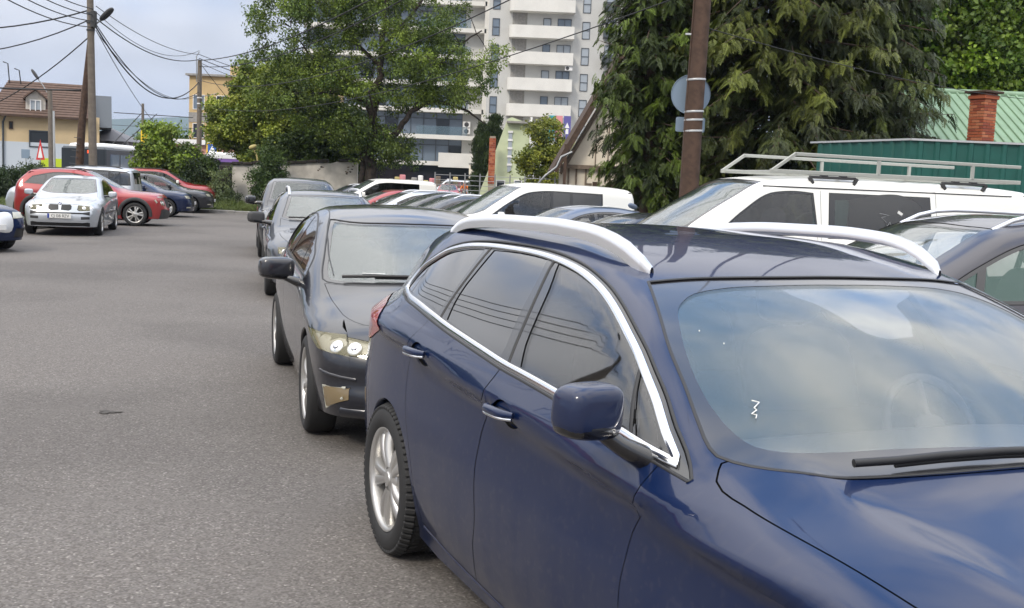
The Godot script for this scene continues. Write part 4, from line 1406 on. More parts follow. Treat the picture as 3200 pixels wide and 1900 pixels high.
	tree("broadleaf_tree", "second broadleaf beyond the verge, mirrored in the rear side window", "tree", P(-24.0, 0, 30.0), [[[V(0,0), V(0.1,2), V(0,5)], 0.25, 0.06, 0.3]], [[V(0,4.4), V(3.0,2.4,2.6), 70]], {"kind": "maple", "size": 0.42, "per": 26, "spread": 0.3, "apart": 0.55, "colors": [g0, g1]})
	grass()

func grass() -> void:
	var mb := MB.new()
	for k in 9:
		var a := TAU * k / 9.0 + rng.randf()
		var d := Vector3(cos(a), 0, sin(a))
		var w := d.cross(Vector3.UP) * 0.012
		var h := rng.randf_range(0.6, 1.0)
		var o := d * rng.randf_range(0.0, 0.12)
		var n := (Vector3.UP + d * 0.3).normalized()
		var p := [mb.vert(o - w, n), mb.vert(o + w, n), mb.vert(o + d * 0.12 * h + Vector3(0, h * 0.6, 0) + w * 0.8, n), mb.vert(o + d * 0.12 * h + Vector3(0, h * 0.6, 0) - w * 0.8, n), mb.vert(o + d * 0.34 * h + Vector3(0, h * 0.9, 0), n)]
		mb.quad(p[0], p[1], p[2], p[3])
		mb.tri(p[3], p[2], p[4])
	var tuft := mb.mesh(M.leaf)
	for area in [[-14.2, -3.5, 44.9, 49.6, 5200, 0.42, "tall_grass", "tall weedy grass growing between kerb and old wall"], [-19.5, -12.3, 22.0, 31.0, 3000, 0.2, "verge_grass", "short grass of the verge behind the silver saloon"], [-24.0, -16.0, 32.0, 48.0, 3600, 0.25, "far_verge_grass", "grass of the verge behind the parked cars"]]:
		var places := []
		var tints := []
		for k in area[4]:
			var x := rng.randf_range(area[0], area[1])
			var d := rng.randf_range(area[2], area[3])
			var tall: float = area[5] * rng.randf_range(0.5, 1.4) * (0.75 + 0.5 * sin(x * 1.7) * sin(d * 2.1))
			places.append(Transform3D(Basis(Vector3.UP, rng.randf() * TAU).scaled(Vector3(0.5, maxf(tall, 0.08), 0.5)), P(x, 0.03, d)))
			tints.append(Color(0.06, 0.10, 0.014).lerp(Color(0.17, 0.20, 0.045), rng.randf()) * rng.randf_range(0.8, 1.2))
		var o := scatter(self, numbered(area[6]), tuft, places, tints)
		tag(o, area[7], "grass", "", "stuff")

func hero() -> void:
	var pc := M.paint_hero as Material
	var dlo_top := v2([-0.31,1.135, -0.292,1.195, -0.254,1.249, -0.141,1.306, -0.041,1.348, 0.102,1.378, 0.346,1.401, 0.605,1.408, 0.915,1.405, 1.115,1.391, 1.297,1.367, 1.476,1.327, 1.623,1.279, 1.734,1.235, 1.842,1.188, 1.927,1.144, 2.036,1.085, 2.125,1.03, 2.20,0.985, 2.272,0.936])
	var dlo_bot := v2([2.272,0.936, 2.162,0.953, 2.081,0.962, 1.82,0.983, 1.567,1.0, 1.321,1.013, 1.128,1.022, 0.952,1.036, 0.761,1.051, 0.549,1.068, 0.336,1.088, 0.085,1.108, -0.15,1.12, -0.31,1.135])
	var dlo := curve([dlo_top, dlo_bot])
	var quarter := curve([v2([-0.255,1.153, -0.235,1.2, -0.2,1.235, -0.1,1.288, 0,1.327, 0.12,1.35, 0.26,1.367, 0.375,1.374]), v2([0.375,1.374, 0.382,1.25, 0.380,1.18, 0.371,1.12]), v2([0.371,1.12, 0.149,1.138, -0.08,1.148, -0.255,1.153])])
	var rear_glass := curve([v2([0.468,1.378, 0.661,1.384, 0.81,1.385, 0.958,1.38]), v2([0.958,1.38, 0.999,1.305, 1.025,1.225, 1.055,1.139, 1.08,1.08, 1.08,1.052]), v2([1.08,1.052, 0.882,1.068, 0.662,1.088, 0.492,1.104]), v2([0.492,1.104, 0.46,1.17, 0.45,1.236, 0.458,1.295, 0.468,1.378])])
	var front_glass := curve([v2([1.055,1.376, 1.162,1.37, 1.281,1.352, 1.418,1.322, 1.56,1.28, 1.703,1.226, 1.838,1.167]), v2([1.838,1.167, 1.869,1.14, 1.925,1.075, 1.985,1.0]), v2([1.985,1.0, 1.75,1.018, 1.5,1.033, 1.25,1.045]), v2([1.25,1.045, 1.20,1.11, 1.165,1.19, 1.12,1.29, 1.055,1.376])])
	var tri_glass := curve([v2([1.885,1.145, 1.95,1.105, 2.05,1.045, 2.14,0.98]), v2([2.14,0.98, 2.03,0.99]), v2([2.03,0.99, 1.96,1.06, 1.885,1.145])])
	var rear_door := curve([v2([0.336,1.15, 0.33,1.06, 0.30,1.005, 0.235,0.93, 0.20,0.84, 0.205,0.75, 0.25,0.65, 0.295,0.55, 0.325,0.46, 0.345,0.36, 0.375,0.255]), v2([0.375,0.255, 0.6,0.225, 0.942,0.21]), v2([0.942,0.21, 0.98,0.294, 1.0,0.367, 1.028,0.434, 1.03,0.572, 1.025,0.68, 1.04,0.78, 1.09,0.87, 1.125,0.943, 1.128,1.06]), v2([1.128,1.06, 0.336,1.15])])
	var front_door := curve([v2([1.134,1.06, 1.131,0.943, 1.096,0.87, 1.046,0.78, 1.031,0.68, 1.036,0.572, 1.034,0.434, 1.006,0.367, 0.986,0.294, 0.948,0.21]), v2([0.948,0.21, 1.5,0.2, 2.09,0.215]), v2([2.09,0.215, 2.083,0.45, 2.082,0.66, 2.103,0.755, 2.135,0.807, 2.165,0.87, 2.168,0.96]), v2([2.168,0.96, 1.134,1.06])])
	var wide := func(q: PackedVector2Array) -> PackedVector2Array:
		var o := PackedVector2Array()
		for p in q: o.append(Vector2(p.x, p.y * 1.15))
		return o
	var ws: PackedVector2Array = wide.call(whole(1, curve([v2([1.605,0, 1.6,0.15, 1.578,0.3, 1.548,0.44, 1.531,0.56]), v2([1.531,0.56, 1.717,0.619, 1.892,0.672, 2.022,0.698, 2.159,0.728, 2.225,0.738, 2.255,0.735, 2.29,0.715, 2.358,0.658, 2.414,0.586, 2.455,0.48, 2.50,0.3, 2.53,0])])))
	var ws_glass: PackedVector2Array = wide.call(whole(1, curve([v2([1.665,0, 1.655,0.2, 1.637,0.40, 1.645,0.475, 1.698,0.548, 1.814,0.606, 1.929,0.644, 2.036,0.667, 2.129,0.675, 2.208,0.667, 2.267,0.645, 2.309,0.60, 2.338,0.53, 2.40,0.3, 2.455,0])])))
	var wide2 := func(q: PackedVector2Array) -> PackedVector2Array:
		var o := PackedVector2Array()
		for p in q: o.append(Vector2(p.x, p.y * 1.115))
		return o
	var bonnet: PackedVector2Array = wide2.call(whole(1, curve([v2([2.545,0, 2.515,0.3, 2.468,0.49, 2.427,0.594, 2.37,0.668, 2.30,0.727, 2.286,0.745, 2.285,0.762, 2.30,0.777, 2.33,0.80, 2.37,0.808, 2.45,0.802, 2.621,0.785, 2.859,0.762, 3.3,0.715]), v2([3.3,0.715, 3.52,0.66, 3.60,0.5, 3.64,0.3, 3.66,0])])))
	var sensor := curve([v2([1.64, 0.24, 1.72, 0.228, 1.777, 0.19, 1.86, 0.16, 1.96, 0.134, 1.985, 0.1, 1.985, -0.02]), v2([1.985, -0.02, 1.9, -0.08, 1.801, -0.116, 1.752, -0.19, 1.7, -0.26, 1.64, -0.29]), v2([1.64, -0.29, 1.64, 0.24])], 0.02)
	var tail := curve([v2([-0.95,1.07, -0.6,1.06, -0.38,1.045, -0.215,0.968]), v2([-0.215,0.968, -0.30,0.95, -0.5,0.89, -0.95,0.87])])
	var scoop := func(s: float, y: float) -> PackedVector2Array: return curve([v2([s - 0.085,y - 0.01, s - 0.04,y + 0.032, s + 0.03,y + 0.034, s + 0.085,y + 0.008, s + 0.075,y - 0.035, s + 0.02,y - 0.055, s - 0.05,y - 0.048, s - 0.085,y - 0.01])], 0.02)
	var chrome := curve([dlo_top, dlo_bot], 0.04)
	var inset := grown(chrome, -0.014)
	var sp := {
		"paint": pc, "lod": 0, "cell": 0.05, "gap": 0.0032, "front": 3.83, "back": -1.02, "wb": 2.85, "ax0": -0.04, "wr": 0.326, "rim": 0.222, "ar": 0.348, "tw": 0.225, "half": 1.026, "spokes": "five_double", "tuck": 0.012,
		"top": [-1.08,0.85, -1.0,1.02, -0.8,1.30, -0.6,1.42, -0.2,1.47, 0.3,1.488, 0.9,1.480, 1.35,1.436, 1.62,1.375, 1.9,1.28, 2.2,1.14, 2.5,0.99, 2.66,0.945, 3.0,0.90, 3.45,0.80, 3.72,0.68, 3.85,0.5],
		"plan": [-1.05, 0.760, -0.8, 0.900, -0.4, 0.995, 0, 1.022, 0.4, 1.026, 1.5, 1.026, 2.4, 1.025, 3.0, 1.005, 3.4, 0.970, 3.7, 0.880, 3.85, 0.800],
		"belt": [-1.05,1.12, -0.6,1.12, 0.3,1.085, 0.75,1.047, 1.13,1.018, 1.6,0.995, 2.2,0.95, 2.8,0.90, 3.8,0.8],
		"beltw": [-1.05, 0.600, -0.6, 0.760, -0.3, 0.865, 0, 0.925, 0.35, 0.950, 1.1, 0.968, 2.1, 0.968, 2.4, 0.940, 3.0, 0.900, 3.8, 0.760],
		"roofw": [-1.05, 0.500, -0.6, 0.600, -0.1, 0.710, 0.3, 0.735, 1.3, 0.730, 1.8, 0.730, 2.3, 0.720, 3, 0.700],
		"sec": [-0.3,0.86, 0,0.915, 0.15,0.955, 0.3,0.975, 0.5,0.982, 0.7,0.966, 0.81,0.962, 0.875,1.0, 0.89,0.999, 1,0.935],
		"y0": 0.18, "roofy": 1.38, "crown": 0.065, "k_top": 0.08, "kn": 0.25, "kt": 0.1,
		"nose": [0.1,3.70, 0.3,3.80, 0.55,3.83, 0.7,3.80, 0.9,3.6], "tail": [0.1,-0.95, 0.45,-1.02, 0.8,-1.0, 1.0,-0.95, 1.2,-0.86, 1.42,-0.74, 1.5,-0.7],
		"kp": [-1,-0.1, 0,0, 1.2,0.1, 1.6,0.18, 2.5,0.22, 3.8,0.25],
		"cant": [-0.9,1.27, -0.6,1.35, -0.3,1.392, 0,1.413, 0.3,1.428, 0.6,1.432, 0.9,1.43, 1.2,1.405, 1.5,1.343, 1.75,1.25, 2.05,1.10, 2.24,0.98, 2.38,0.92, 2.7,0.868, 3.2,0.795, 3.6,0.69],
		"ridge": [2.4, 3.0, 0.66, 0.575, 0.020, 0.05],
		"s1": 3.55, "s0": -0.75, "ytf": 0.71, "ytb": 1.39, "ybf": 0.2, "ybb": 0.25,
		"bot": [-0.9,0.22, -0.4,0.23, 0.3,0.15, 0.5,0.135, 2.4,0.14, 2.5,0.18, 3.2,0.2],
		"panels": [
			{"n": "door", "p": 0, "poly": rear_door, "m": pc}, {"n": "door", "p": 0, "poly": front_door, "m": pc},
			{"n": "handle_recess", "p": 0, "poly": scoop.call(0.40, 0.962), "m": pc, "off": -0.012, "cell": 0.02, "gap": 0.0}, {"n": "handle_recess", "p": 0, "poly": scoop.call(1.29, 0.905), "m": pc, "off": -0.012, "cell": 0.02, "gap": 0.0},
			{"n": "tail_light", "p": 0, "poly": tail, "m": M.lamp_red, "off": 0.004},
			{"n": "window_frame", "p": 0, "poly": dlo, "m": M.black_gloss, "off": -0.003, "gap": 0.002},
			{"n": "window", "p": 0, "poly": quarter, "m": M.glass_privacy, "off": -0.006, "pane": true, "gap": 0.0}, {"n": "window", "p": 0, "poly": rear_glass, "m": M.glass_privacy, "off": -0.006, "pane": true, "gap": 0.0},
			{"n": "window", "p": 0, "poly": front_glass, "m": M.glass_side, "off": -0.006, "pane": true, "gap": 0.0}, {"n": "window", "p": 0, "poly": tri_glass, "m": M.glass_side, "off": -0.006, "pane": true, "gap": 0.0},
			{"n": "bonnet", "p": 1, "poly": bonnet, "m": pc, "gap": 0.005},
			{"n": "windscreen_border", "p": 1, "poly": ws, "m": M.frit, "off": -0.004, "gap": 0.006}, {"n": "windscreen", "p": 1, "poly": ws_glass, "m": M.glass_screen, "off": -0.005, "pane": true, "gap": 0.0},
			{"n": "headlight", "p": 2, "poly": PackedVector2Array([Vector2(0.45, 0.62), Vector2(0.74, 0.64), Vector2(0.74, 0.69), Vector2(0.5, 0.69)]), "m": M.lamp_clear}, {"n": "headlight", "p": 2, "poly": PackedVector2Array([Vector2(-0.5, 0.69), Vector2(-0.74, 0.69), Vector2(-0.74, 0.64), Vector2(-0.45, 0.62)]), "m": M.lamp_clear},
			{"n": "grille", "p": 2, "poly": PackedVector2Array([Vector2(-0.38, 0.44), Vector2(0.38, 0.44), Vector2(0.42, 0.66), Vector2(-0.42, 0.66)]), "m": M.black_plastic, "off": -0.01},
			{"n": "air_intake", "p": 2, "poly": PackedVector2Array([Vector2(-0.5, 0.24), Vector2(0.5, 0.24), Vector2(0.45, 0.36), Vector2(-0.45, 0.36)]), "m": M.black_plastic, "off": -0.01},
			{"n": "tailgate", "p": 3, "poly": PackedVector2Array([Vector2(-0.5, 0.6), Vector2(0.5, 0.6), Vector2(0.5, 1.1), Vector2(0.42, 1.37), Vector2(-0.42, 1.37), Vector2(-0.5, 1.1)]), "m": pc}, {"n": "rear_window", "p": 3, "poly": PackedVector2Array([Vector2(-0.44, 1.1), Vector2(0.44, 1.1), Vector2(0.36, 1.34), Vector2(-0.36, 1.34)]), "m": M.glass_privacy, "off": -0.005, "pane": true},
		],
		"strips": [
			{"n": "chrome_trim", "p": 0, "lines": [inset], "w": 0.026, "h": 0.007, "m": M.chrome, "closed": true},
			{"n": "rubber_seal", "p": 0, "lines": [grown(chrome, 0.004)], "w": 0.009, "h": 0.003, "m": M.black_plastic, "closed": true},
			{"n": "windscreen_seal", "p": 1, "lines": [grown(ws, 0.001)], "w": 0.01, "h": 0.003, "m": M.black_plastic, "closed": true},
			{"n": "pillar_edge", "p": 0, "lines": [curve([v2([0.425,1.385, 0.418,1.25, 0.415,1.17, 0.425,1.09])]), curve([v2([1.008,1.385, 1.06,1.28, 1.105,1.18, 1.14,1.09, 1.165,1.03])]), curve([v2([1.868,1.162, 1.94,1.07, 2.008,0.985])])], "w": 0.012, "h": 0.004, "off": -0.003, "m": M.black_plastic},
			{"n": "sill_edge", "p": 0, "lines": [curve([v2([0.38,0.235, 0.7,0.205, 1.5,0.195, 2.2,0.2])])], "w": 0.012, "h": 0.004, "m": pc},
		],
		"seats": [[1.05, [-0.37, 0.37], 0.80], [0.2, [-0.38, 0.38], 0.80], [0.2, [0.0], 0.78]], "dash": 2.05, "dashy": 0.90, "cabin": -0.5,
		"plates": [[2, 0.42, ""], [3, 0.7, ""]],
		"mirror": [2.07, 1.075, 1.12, Vector3(0.092, 0.07, 0.065), pc, 0.04, 0.13, 1],
		"wipers": [v2([2.43,0.57, 2.455,0.46, 2.472,0.33, 2.492,0.15, 2.508,-0.08]), v2([2.47,-0.05, 2.45,-0.2, 2.38,-0.42, 2.28,-0.58])],
	}
	var car := make_car(sp)
	car.name = numbered("estate_car")
	add_child(car)
	car.position = P(0.406, 0.0, 5.119)
	car.rotation.y = 0.41 + PI
	tag(car, "dark blue estate car with silver roof rails, nearest to the viewer", "car", "cars parked in line along the lane")
	var b := Body.new(sp)
	# roof rails: solid bright bars lying along the roof edge
	for e in [1.0, -1.0]:
		var mb := MB.new()
		var path := curve([v2([-0.30,1.425, -0.2,1.455, -0.05,1.485, 0.2,1.508, 0.6,1.52, 1.0,1.52, 1.2,1.505, 1.35,1.468, 1.44,1.425, 1.475,1.395])], 0.06)
		var rows := []
		for k in path.size():
			var u := float(k) / (path.size() - 1)
			var w := 0.668 - 0.05 * pow(absf(u - 0.45) * 2, 3)
			var hw := 0.019 * clampf(minf(u, 1 - u) * 9 + 0.35, 0, 1)
			var row := []
			for q in [[-1.15, -0.042, -1.0, 0.0], [-1.0, -0.012, -0.8, 0.6], [-0.5, 0.0, -0.2, 1.0], [0.5, -0.002, 0.25, 1.0], [1.0, -0.012, 0.8, 0.6], [1.1, -0.030, 1.0, 0.1], [1.15, -0.055, 1.0, 0.0]]:
				row.append(mb.vert(Vector3(e * (w + q[0] * hw), path[k].y + q[1], -path[k].x), Vector3(e * q[2], q[3], 0).normalized()))
			rows.append(row)
			if k:
				for j in 6:
					mb.quad(rows[k - 1][j], rows[k - 1][j + 1], row[j + 1], row[j])
		part(car, "roof_rail", mb, M.satin)
	# door handles
	for q in [[0.40, 0.966], [1.29, 0.909]]:
		for e in [1.0, -1.0]:
			var a := b.hit(0, Vector2(q[0], q[1]))
			var mb := MB.new()
			var c: Vector3 = a[0]
			var path := []
			for k in 9:
				var u := -1.0 + k / 4.0
				path.append(Vector3(e * (c.x + 0.032 - 0.03 * pow(absf(u), 4)), c.y + 0.004 * u, c.z - 0.105 * u))
			mb.tube(path, [0.010, 0.014, 0.016, 0.017, 0.017, 0.017, 0.016, 0.014, 0.010], 10)
			for k in mb.v.size():
				mb.v[k].x = e * c.x + (mb.v[k].x - e * c.x) * 0.9
			var hd := part(car, "door_handle", mb, pc)
			var ch := MB.new()
			ch.tube(path.map(func(p): return p + Vector3(e * 0.004, -0.013, 0)), 0.006, 6)
			part(hd, "handle_trim", ch, M.chrome)
	# bird droppings and specks on the screen
	for q in [[[2.137, 0.577], [2.15, 0.562], [2.161, 0.585], [2.17, 0.583], [2.176, 0.603], [2.184, 0.592], [2.192, 0.600]], [[1.842, 0.561], [1.846, 0.562]], [[1.917, 0.525], [1.92, 0.526]]]:
		var mb := MB.new()
		var path := []
		for p in q:
			var a := b.hit(1, Vector2(p[0], p[1] + 0.09))
			path.append(a[0] + a[1] * 0.0005)
		mb.tube(path, 0.0017, 6)
		part(car, "dropping", mb, M.plate)
	# sensor housing behind the screen and the rear-view mirror
	var se := MB.new()
	b.skin(se, 1, sensor, [], 0.05, -0.012)
	part(car, "sensor_housing", se, M.frit)

func lane_cars() -> void:
	# third in line: slate estate with bright rails
	var q := {"hw": 0.88, "H": 1.43, "wb": 2.68, "fo": 0.90, "ro": 1.0, "wr": 0.315, "rw": 0.62, "belt": [1.02, 0.93], "hb": 0.97, "hn": 0.74, "sb": 2.35, "sr": 1.45, "sR": -0.6, "paint": M.paint_slate, "lod": 1, "cell": 0.08,
		"dlo": [2.0, 1.25, -0.55, -0.75], "pillars": [[1.05, 1.0], [0.05, 0.1]], "b1": 1.08, "spokes": "five", "glass": M.glass_side, "tuck": 0.0,
		"face": [["headlight", [0.42,0.60, 0.78,0.62, 0.78,0.70, 0.46,0.70], M.lamp_clear, 0.002], ["grille", [0.0,0.55, 0.36,0.55, 0.40,0.68, 0.0,0.69], M.black_plastic, -0.01, 1]], "plates": [[2, 0.45, ""]],
		"mirror": [1.82, 1.02, 1.00, Vector3(0.12, 0.08, 0.07), M.dark_plastic, 0.05, 0.08, 1], "wipers": [v2([2.14,0.55, 2.22,0.3, 2.26,0.0])]}
	var sp := gen(q)
	var car := put(make_car(sp), "estate_car", "slate grey estate with bright roof rails, third in line", "car", -3.16, 17.8, 0.24, "cars parked in line along the lane")
	rails(car, sp, -0.5, 1.4, M.satin, 0.06, 0.022)
	handles(car, sp, [[1.2, 0.85], [0.2, 0.87]], M.paint_slate)
	# fourth: taller dark car
	q = {"hw": 0.90, "H": 1.58, "wb": 2.66, "fo": 0.86, "ro": 0.9, "wr": 0.335, "rw": 0.64, "belt": [1.08, 1.0], "hb": 1.04, "hn": 0.84, "sb": 2.3, "sr": 1.4, "sR": -0.6, "paint": M.paint_dusk, "lod": 2,
		"dlo": [1.98, 1.2, -0.5, -0.7], "pillars": [[1.05, 1.0], [0.05, 0.1]], "b1": 1.08, "face": [["headlight", [0.46,0.68, 0.8,0.70, 0.8,0.79, 0.5,0.79], M.lamp_clear, 0.002], ["grille", [0.0,0.62, 0.40,0.62, 0.42,0.76, 0.0,0.77], M.black_plastic, -0.01, 1]],
		"mirror": [1.8, 1.1, 1.02, Vector3(0.11, 0.085, 0.07), M.black_gloss, 0.05, 0.06]}
	put(make_car(gen(q)), "tall_car", "tall dark car half hidden, fourth in line from the viewer", "car", -4.85, 24.6, 0.24, "cars parked in line along the lane")

func left_cars() -> void:
	# silver saloon facing the viewer
	var pm: Material = M.paint_silver
	var q := {"hw": 0.87, "H": 1.40, "wb": 2.725, "fo": 0.80, "ro": 0.95, "wr": 0.315, "rw": 0.60, "belt": [0.97, 0.90], "hb": 0.95, "hn": 0.77, "sb": 2.32, "sr": 1.35, "sR": 0.05, "box": false, "rg": -0.40, "boot": 1.0, "paint": pm, "lod": 1, "cell": 0.07, "gap": 0.006,
		"dlo": [1.95, 1.15, 0.1, -0.28], "yre": 1.24, "pillars": [[1.0, 0.95], [0.18, 0.28]], "b1": 1.03, "spokes": "ten", "rub": true, "tuck": 0.02, "kn": 0.20, "s1b": 0.22, "screen": M.glass_pale,
		"nose": [0.1,3.40, 0.22,3.46, 0.34,3.50, 0.46,3.53, 0.55,3.525, 0.62,3.475, 0.78,3.44, 0.95,3.3],
		"face": [["headlight", [0.38,0.62, 0.42,0.595, 0.60,0.60, 0.79,0.635, 0.80,0.70, 0.79,0.735, 0.60,0.735, 0.40,0.735], M.lamp_clear, 0.003], ["kidney_grille", [0.03,0.615, 0.19,0.60, 0.245,0.63, 0.25,0.70, 0.22,0.73, 0.04,0.73], M.black_plastic, 0.006],
			["bumper_strip", [0.0,0.525, 0.5,0.525, 0.76,0.525, 0.76,0.55, 0.5,0.55, 0.0,0.55], M.black_plastic, 0.008, 1], ["fog_light", [0.47,0.40, 0.70,0.41, 0.69,0.455, 0.47,0.45], M.dark_plastic, -0.006], ["air_intake", [0.0,0.245, 0.5,0.245, 0.70,0.26, 0.68,0.305, 0.5,0.31, 0.0,0.31], M.black_plastic, -0.012, 1]],
		"mirror": [1.83, 0.97, 0.97, Vector3(0.10, 0.068, 0.06), pm, 0.05, 0.06], "plates": [[2, 0.47, "CJ 08 RZV"]]}
	var sp := gen(q)
	var car := put(make_car(sp), "saloon_car", "silver saloon with plate CJ 08 RZV facing the viewer", "car", -11.358, 29.037, 0.231, "cars parked along the verge")
	handles(car, sp, [[1.12, 0.80], [0.25, 0.82]], pm)
	var b := Body.new(sp)
	var a := b.hit(2, Vector2(0, 0.752))
	var bd := MB.new()
	bd.lathe([Vector2(0.0, 0.006), Vector2(0.036, 0.006), Vector2(0.04, 0.0)], 20, Transform3D(Basis(Vector3.RIGHT, -PI / 2 + 0.5), a[0]))
	var badge := part(car, "badge", bd, M.black_gloss)
	for k in 4:
		var w := MB.new()
		w.lathe([Vector2(0.0, 0.008), Vector2(0.025, 0.008)], 6, Transform3D(Basis(Vector3.RIGHT, -PI / 2 + 0.5), a[0]), k * PI / 2, (k + 1) * PI / 2)
		part(badge, "badge_quarter", w, M.plate if k % 2 else M.plate_blue)
	# red crossover behind it, facing right
	pm = M.paint_red
	q = {"hw": 0.90, "H": 1.56, "wb": 2.60, "fo": 0.88, "ro": 0.70, "wr": 0.335, "rw": 0.62, "belt": [1.10, 1.0], "hb": 1.03, "hn": 0.90, "sb": 2.25, "sr": 1.3, "sR": -0.4, "slope": 0.4, "paint": pm, "lod": 1, "cell": 0.08, "cladding": true, "sill": 0.36, "rwr": 0.88,
		"dlo": [1.95, 1.15, -0.15, -0.35], "pillars": [[1.0, 0.95], [0.15, 0.22]], "b1": 1.04, "spokes": "five_double", "ytop": 1.42, "yre": 1.31, "glass_rear": M.glass_dark, "screen": M.glass_pale,
		"face": [["headlight", [0.50,0.60, 0.76,0.62, 0.78,0.74, 0.56,0.74], M.lamp_clear, 0.004], ["running_light", [0.44,0.83, 0.80,0.83, 0.80,0.865, 0.50,0.87], M.lamp_clear, 0.003], ["grille", [0.0,0.56, 0.40,0.56, 0.46,0.78, 0.0,0.79], M.black_plastic, -0.01, 1], ["bumper_trim", [0.0,0.24, 0.76,0.24, 0.76,0.40, 0.0,0.42], M.dark_plastic, 0.006, 1]],
		"mirror": [1.83, 1.07, 1.03, Vector3(0.11, 0.075, 0.065), M.paint_white, 0.05, 0.06], "plates": [[2, 0.47, ""]], "strips": [{"n": "fender_lamp", "p": 0, "lines": [curve([v2([3.14,0.76, 3.2,0.68])], 0.05)], "w": 0.05, "h": 0.01, "m": M.lamp_clear}]}
	sp = gen(q)
	car = put(make_car(sp), "crossover_car", "red crossover with black wheel arch trim behind the silver saloon", "car", -13.54, 31.77, 1.78, "cars parked along the verge")
	rails(car, sp, -0.2, 1.3, M.black_plastic, 0.045)
	handles(car, sp, [[1.1, 0.93], [0.25, 0.95]], pm)
	# silver boxy car, its tail to the lane
	pm = M.paint_silver
	q = {"hw": 0.86, "H": 1.66, "wb": 2.6, "fo": 0.75, "ro": 0.72, "wr": 0.315, "rw": 0.70, "belt": [1.08, 1.03], "hb": 1.06, "hn": 0.86, "sb": 2.4, "sr": 1.5, "sR": -0.6, "slope": 0.12, "paint": pm, "lod": 1,
		"dlo": [2.05, 1.35, -0.5, -0.55], "pillars": [[1.1, 1.06], [0.1, 0.1]], "b1": 1.12, "ytop": 1.53, "glass_rear": M.glass_side, "tail_lamp": v2([0.70,0.80, 0.84,0.80, 0.78,1.10, 0.70,1.10]), "rwr": 0.97, "bwr": 0.88}
	sp = gen(q)
	car = put(make_car(sp), "boxy_car", "silver boxy family car with its tail towards the lane", "car", -12.75, 35.5, 1.7 - PI, "cars parked along the verge")
	rails(car, sp, -0.3, 1.3, M.black_plastic, 0.05)
	# dark blue and black hatchbacks side by side
	var hatch := func(pmat: Material, hh: float) -> Dictionary:
		return gen({"hw": 0.88, "H": hh, "wb": 2.6, "fo": 0.88, "ro": 0.75, "wr": 0.315, "rw": 0.60, "belt": [1.03, 0.94], "hb": 0.98, "hn": 0.80, "sb": 2.3, "sr": 1.4, "sR": -0.3, "slope": 0.35, "paint": pmat, "lod": 2, "rwr": 0.8,
			"dlo": [1.98, 1.2, -0.2, -0.45], "pillars": [[1.05, 1.0], [0.15, 0.2]], "b1": 1.08, "face": [["headlight", [0.44,0.64, 0.78,0.68, 0.79,0.76, 0.5,0.755], M.lamp_clear, 0.004], ["grille", [0.0,0.42, 0.42,0.42, 0.46,0.66, 0.0,0.68], M.black_plastic, -0.01, 1], ["fog_light", [0.52,0.33, 0.74,0.33, 0.74,0.37, 0.54,0.37], M.lamp_clear, 0.002]], "plates": [[2, 0.50, ""]]})
	put(make_car(hatch.call(M.paint_hero, 1.46)), "hatchback", "dark blue hatchback between the silver boxy car and a black one", "car", -14.8, 38.7, 1.75, "cars parked along the verge")
	put(make_car(hatch.call(M.paint_dusk, 1.46)), "hatchback", "black hatchback parked beside the red off-roader", "car", -15.35, 43.3, 1.75, "cars parked along the verge")
	# red off-roader at the end
	pm = M.paint_red
	q = {"hw": 0.90, "H": 1.66, "wb": 2.67, "fo": 0.84, "ro": 0.83, "wr": 0.345, "rw": 0.66, "belt": [1.12, 1.05], "hb": 1.10, "hn": 0.95, "sb": 2.25, "sr": 1.35, "sR": -0.5, "slope": 0.2, "paint": pm, "lod": 2, "cladding": true, "sill": 0.4, "kn": 0.2,
		"dlo": [1.95, 1.2, -0.4, -0.5], "pillars": [[1.05, 1.0], [0.1, 0.12]], "b1": 1.08, "ytop": 1.52, "face": [["headlight", [0.50,0.74, 0.80,0.76, 0.80,0.90, 0.52,0.90], M.lamp_clear, 0.004], ["grille", [0.0,0.74, 0.48,0.74, 0.50,0.89, 0.0,0.90], M.black_plastic, 0.004, 1], ["bumper_trim", [0.0,0.26, 0.78,0.26, 0.78,0.42, 0.0,0.44], M.dark_plastic, 0.006, 1]], "plates": [[2, 0.58, ""]],
		"mirror": [1.83, 1.12, 1.04, Vector3(0.11, 0.085, 0.065), M.paint_white, 0.05, 0.06]}
	sp = gen(q)
	car = put(make_car(sp), "off_road_car", "red off-roader at the far end by the bushes", "car", -16.5, 48.2, 1.75, "cars parked along the verge")
	rails(car, sp, -0.4, 1.3, M.black_plastic, 0.05)
	# nose of a dark car cut by the edge of the view
	put(make_car(gen({"hw": 0.90, "H": 1.45, "wb": 2.7, "fo": 0.90, "ro": 0.9, "wr": 0.32, "rw": 0.60, "belt": [1.0, 0.92], "hb": 0.97, "hn": 0.78, "sb": 2.4, "sr": 1.45, "sR": -0.3, "slope": 0.4, "paint": M.paint_hero, "lod": 2, "dlo": [2.0, 1.25, -0.2, -0.5], "pillars": [[1.05, 1.0]], "b1": 1.08, "kn": 0.22,
		"face": [["headlight", [0.46,0.62, 0.80,0.64, 0.80,0.75, 0.5,0.75], M.lamp_clear, 0.004], ["grille", [0.0,0.40, 0.40,0.40, 0.44,0.70, 0.0,0.71], M.satin, 0.004, 1], ["air_intake", [0.46,0.28, 0.78,0.28, 0.76,0.44, 0.5,0.44], M.black_plastic, -0.01]], "plates": [[2, 0.47, "CJ"]]})), "saloon_car", "dark blue car showing only its plated nose at the edge", "car", -12.45, 21.9, 1.0, "cars parked along the verge")

